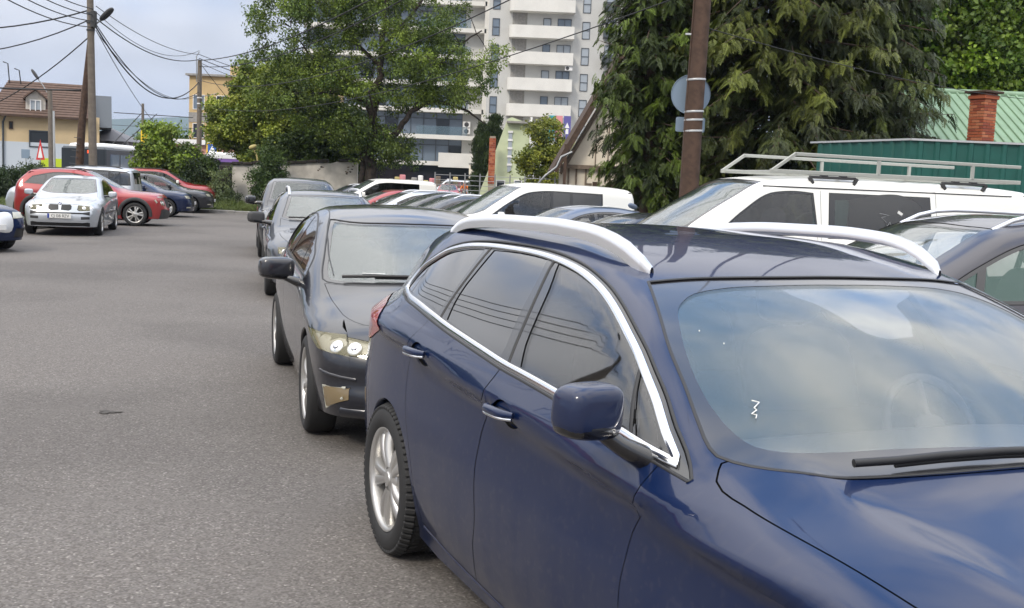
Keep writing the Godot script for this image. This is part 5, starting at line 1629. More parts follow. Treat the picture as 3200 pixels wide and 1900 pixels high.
func right_cars() -> void:
	var a := -1.2
	var g := "cars parked nose out along the far row"
	# white van with a roof rack
	var pm: Material = M.paint_white
	var q := {"hw": 0.95, "H": 1.94, "wb": 3.4, "fo": 0.88, "ro": 1.3, "wr": 0.34, "rw": 0.76, "belt": [1.22, 1.19], "hb": 1.18, "hn": 0.96, "sb": 3.95, "sr": 2.72, "sR": -0.7, "slope": 0.12, "paint": pm, "lod": 1, "cell": 0.08, "ytop": 1.74, "bwr": 0.92, "rwr": 0.97, "crown": 0.07, "fdoor": 0.05, "k_top": 0.13,
		"dlo": [3.33, 2.62, 2.05, 2.0], "yre": 1.73, "pillars": [], "b1": 2.0, "doors2": false, "glass": M.glass_side, "bw1": 0.88, "kn": 0.12,
		"face": [["headlight", [0.48,0.72, 0.84,0.74, 0.84,0.94, 0.55,0.94], M.lamp_clear, 0.004], ["grille", [0.0,0.72, 0.42,0.72, 0.44,0.88, 0.0,0.89], M.black_plastic, 0.004, 1]],
		"seats": [[2.45, [-0.48, 0.25, 0.6], 1.2, true, 0.46]], "dash": 3.2, "dashy": 1.18, "cabin": 2.0, "mirror": [3.2, 1.22, 1.12, Vector3(0.11, 0.14, 0.07), M.dark_plastic, 0.06, 0.1]}
	var mid := curve([v2([1.83,1.74, 0.42,1.735]), v2([0.42,1.735, 0.40,1.20]), v2([0.40,1.20, 1.86,1.20]), v2([1.86,1.20, 1.83,1.74])])
	q.extra_side = [{"n": "door", "p": 0, "poly": curve([v2([1.95,1.80, 1.95,0.4]), v2([1.95,0.4, 0.62,0.4, 0.42,0.75, 0.34,1.2, 0.34,1.80]), v2([0.34,1.80, 1.95,1.80])]), "m": pm}, {"n": "window_frame", "p": 0, "poly": mid, "m": M.black_gloss, "off": 0.004}, {"n": "window", "p": 0, "poly": curve([v2([1.76,1.66, 0.60,1.655, 0.555,1.62]), v2([0.555,1.62, 0.54,1.25]), v2([0.54,1.25, 1.78,1.25]), v2([1.78,1.25, 1.76,1.66])]), "m": M.glass_side, "off": 0.005, "pane": true, "gap": 0.0}]
	var sp := gen(q)
	var van := put(make_car(sp), "white_van", "white long van with a roof rack and tinted side window", "van", 5.315, 14.64, -1.3, g, -0.05)
	handles(van, sp, [[2.15, 1.03]], M.dark_plastic)
	var b := Body.new(sp)
	# gutter seams along the roof side
	for e in [1.0, -1.0]:
		var mb := MB.new()
		var path := []
		for k in 12:
			var s := lerpf(-0.8, 2.7, k / 11.0)
			var p: Vector3 = b.hit(0, Vector2(s, 1.795))[0]
			path.append(Vector3(e * (p.x + 0.002), p.y, p.z))
		mb.tube(path, 0.007, 6)
		part(van, "roof_seam", mb, M.lining if e > 2 else M.dark_plastic)
	# the rack: two rails, lower frame, upright stubs, feet
	var rack := thing("roof_rack", "pale steel roof rack bolted to the long white van", "roof rack", van.position, van.rotation.y)
	for e in [-1.0, 1.0]:
		var top_bar := MB.new()
		var w: float = e * 0.66
		var path := [Vector3(w, 1.98, -2.55), Vector3(w, 2.19, -2.25), Vector3(w, 2.17, 0.95)]
		for k in 2:
			var p: Vector3 = path[k]
			var q2: Vector3 = path[k + 1]
			var dir := (q2 - p).normalized()
			top_bar.box((p + q2) / 2, Vector3(0.03, 0.042, p.distance_to(q2) + 0.03), Basis.looking_at(dir, Vector3.UP), 0.006)
		part(rack, "rail", top_bar, M.rack)
		var low := MB.new()
		low.box(Vector3(w, 1.975, -0.8), Vector3(0.035, 0.05, 3.55), Basis(), 0.006)
		part(rack, "frame_bar", low, M.rack)
		for s in [-1.1, 0.25]:
			var st := MB.new()
			st.box(Vector3(w, 2.07, s), Vector3(0.035, 0.18, 0.035))
			part(rack, "stub", st, M.rack)
		for s in [-1.75, 0.1]:
			var ft := MB.new()
			ft.box(Vector3(w + e * 0.04, 1.925, s), Vector3(0.05, 0.035, 0.62), Basis(), 0.005)
			for u in [-0.3, 0.3]:
				ft.box(Vector3(w + e * 0.055, 1.885, s + u), Vector3(0.04, 0.09, 0.035), Basis(Vector3.RIGHT, signf(u) * 0.6))
			for u in [-0.12, 0.14]:
				ft.box(Vector3(w + e * 0.04, 1.945, s + u), Vector3(0.06, 0.02, 0.09), Basis(), 0.004)
			part(rack, "foot", ft, M.dark_plastic)
	for s in [-2.5, -1.6, -0.7, 0.2, 0.95]:
		var c := MB.new()
		c.box(Vector3(0, 1.97, s), Vector3(1.36, 0.035, 0.04), Basis(), 0.005)
		part(rack, "crossbar", c, M.rack)
	# things drawn and stuck on the van's side window
	var mk := MB.new()
	var zig := [Vector2(1.15, 1.52), Vector2(1.02, 1.50), Vector2(1.13, 1.47), Vector2(1.07, 1.42), Vector2(1.06, 1.36), Vector2(1.01, 1.42), Vector2(0.99, 1.35)]
	var zp := []
	for p in zig:
		var t := b.hit(0, p)
		zp.append(Vector3(-t[0].x - 0.008, t[0].y, t[0].z))
	mk.tube(zp, 0.004, 5)
	part(van, "window_scribble", mk, M.metal_grey)
	var stk := MB.new()
	var t2 := b.hit(0, Vector2(0.86, 1.53))
	stk.box(Vector3(-t2[0].x - 0.007, t2[0].y, t2[0].z), Vector3(0.003, 0.035, 0.075), Basis(Vector3.RIGHT, 0.5))
	part(van, "window_sticker", stk, M.plate)
	# dark crossover next to the blue estate
	q = {"hw": 0.91, "H": 1.60, "wb": 2.66, "fo": 0.88, "ro": 0.85, "wr": 0.345, "rw": 0.63, "belt": [1.10, 1.03], "hb": 1.07, "hn": 0.92, "sb": 2.3, "sr": 1.35, "sR": -0.5, "slope": 0.35, "paint": M.paint_violet, "lod": 1, "cell": 0.07, "ytop": 1.46, "glass": M.glass_teal, "rwr": 0.9,
		"dlo": [1.95, 1.15, -0.3, -0.5], "pillars": [[1.62, 1.42], [1.0, 0.95], [0.1, 0.15]], "b1": 1.04, "face": [["headlight", [0.46,0.70, 0.80,0.72, 0.80,0.84, 0.5,0.84], M.lamp_clear, 0.004], ["grille", [0.0,0.60, 0.42,0.60, 0.46,0.80, 0.0,0.81], M.black_plastic, -0.01, 1]], "screen": M.glass_screen}
	sp = gen(q)
	var suv := put(make_car(sp), "crossover_car", "dark violet crossover with bright roof rails beside the blue estate", "car", 4.24, 7.95, -1.35, g, -0.03)
	rails(suv, sp, -0.4, 1.32, M.satin, 0.055, 0.016)
	# low cars between the two white vans
	var sal := func(pmat: Material, hh: float) -> Dictionary:
		return gen({"hw": 0.88, "H": hh, "wb": 2.68, "fo": 0.88, "ro": 1.0, "wr": 0.315, "rw": 0.60, "belt": [0.99, 0.91], "hb": 0.96, "hn": 0.76, "sb": 2.4, "sr": 1.4, "sR": 0.1, "box": false, "rg": -0.5, "boot": 1.03, "paint": pmat, "lod": 2, "dlo": [2.0, 1.2, 0.1, -0.35], "yre": hh - 0.18, "pillars": [[1.05, 1.0], [0.2, 0.28]], "b1": 1.08,
			"face": [["headlight", [0.46,0.60, 0.79,0.62, 0.79,0.71, 0.5,0.71], M.lamp_clear, 0.004], ["grille", [0.0,0.50, 0.40,0.50, 0.42,0.68, 0.0,0.69], M.black_plastic, -0.01, 1]]})
	sp = sal.call(M.paint_dusk, 1.38)
	put(make_car(sp), "saloon_car", "dark car with a pale roof edge beside the long white van", "car", 2.95, 17.7, a, g, -0.1)
	sp = sal.call(M.paint_bluegrey, 1.42)
	var bl := put(make_car(sp), "saloon_car", "blue-grey saloon with a small roof aerial in front of the white panel van", "car", 2.1, 20.2, a, g, -0.1)
	var fin := MB.new()
	fin.blob(Vector3(0, 1.43, 0.02), Vector3(0.025, 0.05, 0.1), Basis(Vector3.RIGHT, 0.3), 0.8, 0.8, 10, 6)
	part(bl, "aerial_fin", fin, M.paint_bluegrey)
	# white panel vans
	var pv := func(hh: float) -> Dictionary:
		return gen({"hw": 0.90, "H": hh, "wb": 2.75, "fo": 0.88, "ro": 0.80, "wr": 0.32, "rw": 0.74, "belt": [1.15, 1.07], "hb": 1.10, "hn": 0.90, "sb": 2.75, "sr": 1.75, "sR": -0.6, "slope": 0.1, "paint": M.paint_white, "lod": 1, "ytop": hh - 0.16, "bwr": 0.92, "rwr": 0.97, "doors2": false, "crown": 0.07, "k_top": 0.13,
			"dlo": [2.45, 1.6, 0.05, 0.05], "yre": hh - 0.17, "pillars": [[1.15, 1.12], [0.72, 0.72]], "b1": 1.15, "blind": 2, "glass": M.glass_side, "glass_rear": M.glass_dark, "bw1": 0.82, "face": [["headlight", [0.5,0.72, 0.82,0.74, 0.82,0.92, 0.56,0.92], M.lamp_clear, 0.004], ["grille", [0.0,0.62, 0.42,0.62, 0.44,0.76, 0.0,0.77], M.black_plastic, -0.006, 1]], "mirror": [2.25, 1.12, 1.05, Vector3(0.10, 0.10, 0.07), M.paint_white, 0.05, 0.07]})
	sp = pv.call(1.78)
	put(make_car(sp), "panel_van", "white panel van with dark side windows behind the blue-grey saloon", "van", 1.45, 22.3, a, g, -0.1)
	put(make_car(pv.call(1.74)), "panel_van", "small white van farthest along the row near the old wall", "van", -3.9, 42.6, a, g, -0.1)
	# more of the row, seen as roofs
	var hat := func(pmat: Material, hh: float) -> Dictionary:
		return gen({"hw": 0.87, "H": hh, "wb": 2.6, "fo": 0.85, "ro": 0.75, "wr": 0.315, "rw": 0.60, "belt": [1.03, 0.94], "hb": 0.97, "hn": 0.80, "sb": 2.3, "sr": 1.4, "sR": -0.3, "slope": 0.35, "paint": pmat, "lod": 2, "rwr": 0.82, "dlo": [1.98, 1.2, -0.2, -0.45], "pillars": [[1.05, 1.0], [0.15, 0.2]], "b1": 1.08,
			"face": [["headlight", [0.44,0.64, 0.78,0.68, 0.79,0.76, 0.5,0.755], M.lamp_clear, 0.004]]})
	var row := [[0.35, 24.9, M.paint_dusk, 1.42, "black hatchback roof next to the panel van", 0], [-0.45, 27.4, M.paint_slate, 1.42, "slate hatchback roof, second beyond the panel van", 1], [-1.05, 29.8, M.paint_dusk, 1.43, "black hatchback roof between a slate and a silver one", 0], [-2.0, 32.6, M.paint_silver, 1.43, "silver hatchback roof in front of the red car", 1], [-3.0, 36.2, M.paint_red, 1.40, "red hatchback in front of the small white van", 0], [-5.6, 45.8, M.paint_slate, 1.46, "grey hatchback just left of the small white van", 1]]
	for k in row.size():
		var r: Array = row[k]
		sp = hat.call(r[2], r[3])
		var c := put(make_car(sp), "hatchback", r[4], "car", r[0], r[1], a, g, -0.1)
		if r[5]: rails(c, sp, -0.3, 1.3, M.satin, 0.045)
	# far end of the yard
	sp = hat.call(M.paint_red, 1.45)
	put(make_car(sp), "hatchback", "small red car driving up past the shop front", "car", -5.05, 82.0, 0.05)
	sp = hat.call(M.paint_white, 1.46)
	put(make_car(sp), "hatchback", "tiny white car right of the scooter", "car", -2.6, 86.0, 0.1)
	q = {"hw": 0.92, "H": 1.78, "wb": 2.75, "fo": 0.9, "ro": 0.9, "wr": 0.37, "rw": 0.68, "belt": [1.12, 1.06], "hb": 1.12, "hn": 0.98, "sb": 2.25, "sr": 1.5, "sR": -0.6, "slope": 0.12, "paint": M.paint_silver, "lod": 2, "ytop": 1.64, "dlo": [1.95, 1.4, -0.55, -0.62], "pillars": [[1.1, 1.08], [0.2, 0.2]], "b1": 1.12, "tail_lamp": v2([0.68,0.9, 0.86,0.9, 0.82,1.1, 0.7,1.1])}
	put(make_car(gen(q)), "off_road_car", "silver off-roader crossing behind the small red car", "car", -4.2, 89.0, -1.57)

# ---------- buildings, walls, poles ----------
func bx(x0: float, x1: float, y0: float, y1: float, d0: float, d1: float, bevel := 0.0) -> MB:
	var mb := MB.new()
	mb.box(P((x0 + x1) / 2, (y0 + y1) / 2, (d0 + d1) / 2), Vector3(absf(x1 - x0), absf(y1 - y0), absf(d1 - d0)), Basis(), bevel)
	return mb

func rough(m: StandardMaterial3D, lo: float, hi: float, scale: float, seed_ := 3) -> StandardMaterial3D:
	world_tex(m, noise_tex(FastNoiseLite.TYPE_SIMPLEX_SMOOTH, 0.012, 256, [[0.2, lin(minf(lo, 1), minf(lo, 1), minf(lo, 1))], [0.75, lin(minf(hi, 1), minf(hi, 1), minf(hi, 1))]], seed_, 5), scale)
	return m

# a window on a wall facing the viewer: frame, pane(s)
func window(parent: Node, x0: float, x1: float, y0: float, y1: float, d: float, frame: Material, pane: Material, split := 1, horizontal := false) -> void:
	var f := MB.new()
	var t := 0.06
	for q in [[x0, x1, y0, y0 + t], [x0, x1, y1 - t, y1], [x0, x0 + t, y0 + t, y1 - t], [x1 - t, x1, y0 + t, y1 - t]]:
		f.box(P((q[0] + q[1]) / 2, (q[2] + q[3]) / 2, d - 0.03), Vector3(q[1] - q[0], q[3] - q[2], 0.1))
	for k in range(1, split):
		var u := float(k) / split
		if horizontal:
			f.box(P((x0 + x1) / 2, lerpf(y0, y1, u), d - 0.03), Vector3(x1 - x0 - 2 * t, t, 0.1))
		else:
			f.box(P(lerpf(x0, x1, u), (y0 + y1) / 2, d - 0.03), Vector3(t, y1 - y0 - 2 * t, 0.1))
	var w := part(parent, "window", f, frame)
	for k in split:
		var a := float(k) / split
		var b := float(k + 1) / split
		part(w, "pane", bx(x0 + t, x1 - t, lerpf(y0, y1, a) + 0.02, lerpf(y0, y1, b) - 0.02, d - 0.012, d - 0.002) if horizontal else bx(lerpf(x0, x1, a) + 0.02, lerpf(x0, x1, b) - 0.02, y0 + t, y1 - t, d - 0.012, d - 0.002), pane)

func world_materials() -> void:
	rough(mat("plaster_white", lin(0.62, 0.58, 0.52), 0.95), 0.62, 1.05, 0.35)
	rough(mat("plaster_old", lin(0.66, 0.62, 0.56), 0.95), 0.72, 1.0, 0.4, 11)
	rough(mat("plaster_cream", lin(0.58, 0.45, 0.27), 0.95), 0.9, 1.03, 0.2)
	rough(mat("plaster_yellow", lin(0.55, 0.40, 0.20), 0.95), 0.9, 1.03, 0.2)
	rough(mat("plaster_tower", lin(0.52, 0.52, 0.50), 0.95), 0.93, 1.03, 0.1)
	rough(mat("balcony_white", lin(0.68, 0.67, 0.63), 0.9), 0.93, 1.02, 0.12)
	rough(mat("plaster_green", lin(0.52, 0.58, 0.38), 0.95), 0.9, 1.03, 0.3)
	rough(mat("plaster_ivory", lin(0.72, 0.65, 0.53), 0.95), 0.88, 1.03, 0.3)
	mat("pale_blue", lin(0.50, 0.55, 0.60), 0.9)
	mat("lime", lin(0.50, 0.62, 0.03), 0.8)
	mat("pink", lin(0.50, 0.27, 0.22), 0.9)
	rough(mat("roof_brown", lin(0.12, 0.075, 0.055), 0.9), 0.75, 1.15, 0.8)
	rough(mat("roof_red", lin(0.20, 0.055, 0.035), 0.9), 0.7, 1.15, 0.8)
	rough(mat("timber", lin(0.075, 0.045, 0.03), 0.85), 0.7, 1.2, 1.4)
	rough(mat("timber_pale", lin(0.20, 0.155, 0.115), 0.9), 0.7, 1.15, 1.4)
	rough(mat("pole_wood", lin(0.085, 0.05, 0.034), 0.9), 0.55, 1.3, 1.6)
	rough(mat("pole_concrete", lin(0.17, 0.145, 0.12), 0.9), 0.75, 1.1, 1.2)
	rough(mat("concrete", lin(0.30, 0.29, 0.27), 0.9), 0.8, 1.05, 0.8)
	rough(mat("coping", lin(0.045, 0.038, 0.032), 0.95), 0.5, 1.4, 1.5)
	mat("brick", lin(0.36, 0.10, 0.045), 0.9)
	mat("brick_pale", lin(0.44, 0.16, 0.08), 0.9)
	mat("brick_dark", lin(0.26, 0.065, 0.035), 0.9)
	mat("mortar", lin(0.30, 0.25, 0.20), 0.95)
	rough(mat("green_sheet", lin(0.008, 0.085, 0.068), 0.5), 0.85, 1.08, 0.7)
	rough(mat("green_roof", lin(0.20, 0.31, 0.20), 0.55), 0.85, 1.05, 0.5)
	mat("metal_grey", lin(0.30, 0.31, 0.32), 0.45, 0.4)
	mat("metal_pale", lin(0.52, 0.53, 0.53), 0.4, 0.5)
	mat("sign_back", lin(0.22, 0.29, 0.37), 0.4, 0.3)
	mat("wire", lin(0.015, 0.015, 0.017), 0.7)
	mat("slate_frame", lin(0.05, 0.06, 0.07), 0.5)
	mat("window_pane", lin(0.15, 0.19, 0.24), 0.06)
	mat("window_pane_pale", lin(0.34, 0.38, 0.42), 0.1)
	mat("window_dark", lin(0.02, 0.025, 0.03), 0.06)
	mat("white_trim", lin(0.75, 0.75, 0.74), 0.6)
	mat("sign_yellow", lin(0.72, 0.46, 0.01), 0.5)
	mat("sign_blue", lin(0.02, 0.10, 0.38), 0.5)
	mat("sign_red", lin(0.55, 0.03, 0.03), 0.5)
	mat("purple", lin(0.20, 0.11, 0.36), 0.5)
	mat("teal", lin(0.03, 0.35, 0.42), 0.6)
	mat("rose", lin(0.62, 0.25, 0.27), 0.6)
	mat("indigo", lin(0.10, 0.09, 0.30), 0.6)
	mat("canvas_grey", lin(0.17, 0.17, 0.18), 0.9)
	mat("straw", lin(0.45, 0.38, 0.16), 0.8)
	mat("soil", lin(0.05, 0.06, 0.025), 0.95)
	mat("skin", lin(0.45, 0.26, 0.18), 0.6)
	mat("orange_vest", lin(0.60, 0.17, 0.04), 0.8)
	mat("hill_green", lin(0.05, 0.075, 0.04), 0.95)
	glass("glass_railing", Color(0.35, 0.45, 0.5, 0.35))
	var em := mat("sign_lit", Color(0.9, 0.25, 0.05), 0.5)
	em.emission_enabled = true
	em.emission = Color(1.0, 0.3, 0.06)
	em.emission_energy_multiplier = 1.2

func ground_bits() -> void:
	# verge soil under the grass, kerbs
	for q in [[-14.4, -3.2, 44.85, 60.0], [-60.0, -12.3, 20.5, 31.5], [-60.0, -16.0, 31.5, 48.5]]:
		var v := single("verge", bx(q[0], q[1], -0.1, 0.06, q[2], q[3]), M.soil, "grassy earth verge", "", "", "structure")
		v.set_meta("kind", "structure")
	var k := thing("kerb", "low concrete kerb along the grass in front of the old wall", "kerb")
	for j in 11:
		part(k, "kerb_stone", bx(-14.3 + j * 1.0, -14.3 + j * 1.0 + 0.985, -0.1, 0.10 + 0.006 * (j % 3), 44.62, 44.80, 0.02), M.concrete)
	k = thing("kerb", "pale concrete kerb beside the silver saloon", "kerb")
	for j in 11:
		part(k, "kerb_stone", bx(-12.30, -12.12, -0.1, 0.11 + 0.006 * (j % 2), 20.6 + j, 21.585 + j, 0.02), M.concrete)
	# dark oil spot and a scrap on the asphalt
	var spot := PackedVector2Array()
	for j in 22:
		var a := TAU * j / 22
		var r := 0.075 + 0.03 * sin(a * 3 + 1) + 0.02 * sin(a * 7)
		spot.append(Vector2(cos(a) * r * 0.8, sin(a) * r * 0.6))
	var mb := MB.new()
	mb.prism(spot, 0.003, Transform3D(Basis(Vector3.RIGHT, -PI / 2), P(-2.68, 0.004, 7.3)))
	single("oil_stain", mb, mat("stain", lin(0.06, 0.055, 0.05), 0.9), "small dark stain on the open asphalt of the lane", "stain")

func old_wall() -> void:
	var w := thing("old_wall", "old white plastered wall with crumbling dark coping", "wall")
	var top := PackedVector2Array()
	var n := 40
	for k in n + 1:
		var x := lerpf(-13.4, -7.2, float(k) / n)
		top.append(Vector2(x, lerpf(1.92, 2.36, float(k) / n) + 0.02 * rng.randfn()))
	var poly := PackedVector2Array([Vector2(-13.4, 0), Vector2(-7.2, 0)])
	for k in range(n, -1, -1): poly.append(top[k])
	var mb := MB.new()
	mb.prism(poly, -0.3, Transform3D(Basis(), P(0, 0, 50.0)))
	part(w, "wall", mb, M.plaster_old)
	for k in 13:   # broken coping tiles
		var x := -13.3 + k * 0.48
		var y := lerpf(1.95, 2.37, (x + 13.4) / 6.2)
		if k == 10: continue
		var c := MB.new()
		c.box(P(x + 0.23, y + 0.05 + 0.015 * rng.randfn(), 50.12), Vector3(0.46, 0.13 + 0.03 * rng.randf(), 0.46), Basis(Vector3.BACK, 0.07 + 0.02 * rng.randfn()), 0.02)
		part(w, "coping_stone", c, M.coping)
	for k in 12:   # fallen plaster patches
		var x := rng.randf_range(-10.0, -7.3)
		var y := rng.randf_range(1.75, 2.15)
		var pt := PackedVector2Array()
		for j in 9:
			var a := TAU * j / 9
			pt.append(Vector2(x + cos(a) * rng.randf_range(0.02, 0.08), y + sin(a) * rng.randf_range(0.015, 0.05)))
		var q := MB.new()
		q.prism(pt, 0.008, Transform3D(Basis(), P(0, 0, 50.0)))
		part(w, "plaster_scar", q, M.timber_pale if k % 3 else M.coping)
	single("gatepost", bx(-13.05, -12.6, 0, 1.95, 48.7, 49.2, 0.04), M.coping, "black overgrown gatepost in front of the old wall", "post")
	# broken lamp head on the wall
	var l := thing("wall_lamp", "bent straw-coloured mushroom lamp standing on the old wall", "lamp", P(-11.8, 2.0, 50.1))
	var st := MB.new()
	st.tube([Vector3(0.12, 0.0, 0), Vector3(0.06, 0.4, 0), Vector3(-0.08, 0.75, 0)], [0.035, 0.04, 0.05], 8)
	part(l, "post", st, M.straw)
	var cap := MB.new()
	cap.blob(Vector3(-0.12, 0.8, 0), Vector3(0.19, 0.11, 0.17), Basis(Vector3.BACK, 0.3), 0.9, 0.9, 14, 8)
	part(l, "cap", cap, M.straw)
	var arm := MB.new()
	arm.tube([Vector3(-0.05, 0.72, 0), Vector3(0.9, 0.5, 0.1)], 0.018, 6)
	part(l, "stay", arm, M.straw)

func left_house() -> void:
	var h := thing("house", "cream house with brown tiled roof and one dormer", "house")
	var piv := P(-28.4, 0, 75)
	h.transform = Transform3D(Basis(), piv) * Transform3D(Basis(Vector3.UP, 0.36), Vector3.ZERO) * Transform3D(Basis(), -piv)
	var d := 75.0
	part(h, "wall", bx(-34.6, -28.2, 0.0, 4.9, d, d + 7), M.plaster_cream)
	part(h, "plinth_band", bx(-34.65, -28.15, 0.0, 3.05, d - 0.02, d + 7.02), M.pale_blue)
	part(h, "lime_panel", bx(-31.9, -28.6, 0.0, 2.05, d - 0.06, d - 0.03), M.lime)
	var rf := MB.new()   # hipped at the left, gabled at the right
	var ea := P(-35.1, 4.75, d - 0.5)
	var eb := P(-28.75, 4.75, d - 0.5)
	var ec := P(-28.75, 4.75, d + 7.5)
	var ed := P(-35.1, 4.75, d + 7.5)
	var ra := P(-34.0, 7.2, d + 3.5)
	var rb := P(-28.95, 7.2, d + 3.5)
	rf.fquad(ea, eb, rb, ra)
	rf.fquad(ec, ed, ra, rb)
	rf.ftri(ed, ea, ra)
	rf.ftri(eb, ec, rb)
	rf.fquad(ea, ed, ec, eb)
	var roof := part(h, "roof", rf, M.roof_brown)
	for k in 14:   # tile courses
		var u := (k + 0.5) / 14.0
		var c := MB.new()
		var pa := ea.lerp(ra, u)
		var pb := eb.lerp(rb, u)
		c.box((pa + pb) / 2 + Vector3(0, 0.03, 0.02), Vector3(pa.distance_to(pb), 0.03, 0.26), Basis(Vector3.RIGHT, 0.55))
		part(roof, "tile_course", c, M.roof_brown)
	part(roof, "gutter", bx(-35.1, -28.7, 4.66, 4.80, d - 0.62, d - 0.48), M.timber)
	part(h, "gable_trim", bx(-28.8, -28.62, 4.6, 4.95, d - 0.6, d + 7), M.slate_frame)
	# lower wing with dark hipped end
	var wing := MB.new()
	wing.prism(PackedVector2Array([Vector2(d + 1, 4.3), Vector2(d + 7, 4.3), Vector2(d + 4, 6.6)]), 2.2, Transform3D(Basis(Vector3(0, 0, -1), Vector3(0, 1, 0), Vector3(1, 0, 0)), Vector3(-29.6, 0, 0)))
	part(h, "wing_roof", wing, M.slate_frame)
	# dormer
	var dm := MB.new()
	dm.prism(PackedVector2Array([Vector2(-32.75, 4.95), Vector2(-31.55, 4.95), Vector2(-31.55, 5.95), Vector2(-32.15, 6.45), Vector2(-32.75, 5.95)]), -2.5, Transform3D(Basis(), P(0, 0, d + 0.15)))
	var dor := part(h, "dormer", dm, M.plaster_white)
	for e in [-1.0, 1.0]:
		var c := MB.new()
		c.box(P(-32.15 + e * 0.40, 6.2, d + 1.0), Vector3(0.98, 0.08, 2.4), Basis(Vector3.BACK, -e * 0.70))
		part(dor, "dormer_roof", c, M.roof_brown)
	window(h, -32.5, -31.8, 5.05, 5.85, d + 0.15, M.white_trim, M.window_pane_pale, 2)
	window(h, -32.55, -31.3, 2.75, 3.85, d, M.slate_frame, M.window_dark)
	window(h, -33.75, -33.5, 3.85, 4.35, d, M.timber, M.window_dark)
	var dp := MB.new()
	dp.tube([P(-33.9, 4.7, d - 0.5), P(-34.1, 4.3, d - 0.1), P(-34.1, 0.2, d - 0.1)], 0.06, 6)
	part(h, "drainpipe", dp, M.slate_frame)
	for q in [[-33.2, 0.5], [-33.9, 0.9]]:
		var an := MB.new()
		an.tube([P(q[0], 7.0, d + 3), P(q[0] - 0.1, 7.4 + q[1], d + 3), P(q[0] - 0.4, 7.5 + q[1], d + 3)], 0.04, 5)
		part(h, "roof_aerial", an, M.wire)

func lamp_arm(l: Node3D, from: Vector3, to: Vector3, m: Material) -> void:
	var arm := MB.new()
	arm.tube([from, from.lerp(to, 0.5) + Vector3(0, 0.06, 0), to], 0.03, 6)
	part(l, "arm", arm, m)
	var hd := MB.new()
	var dir := (to - from).normalized()
	hd.blob(to + dir * 0.28 + Vector3(0, 0.03, 0), Vector3(0.13, 0.075, 0.34), Basis.looking_at(dir, Vector3.UP), 0.7, 0.8, 12, 8)
	part(l, "lamp_head", hd, M.dark_plastic)

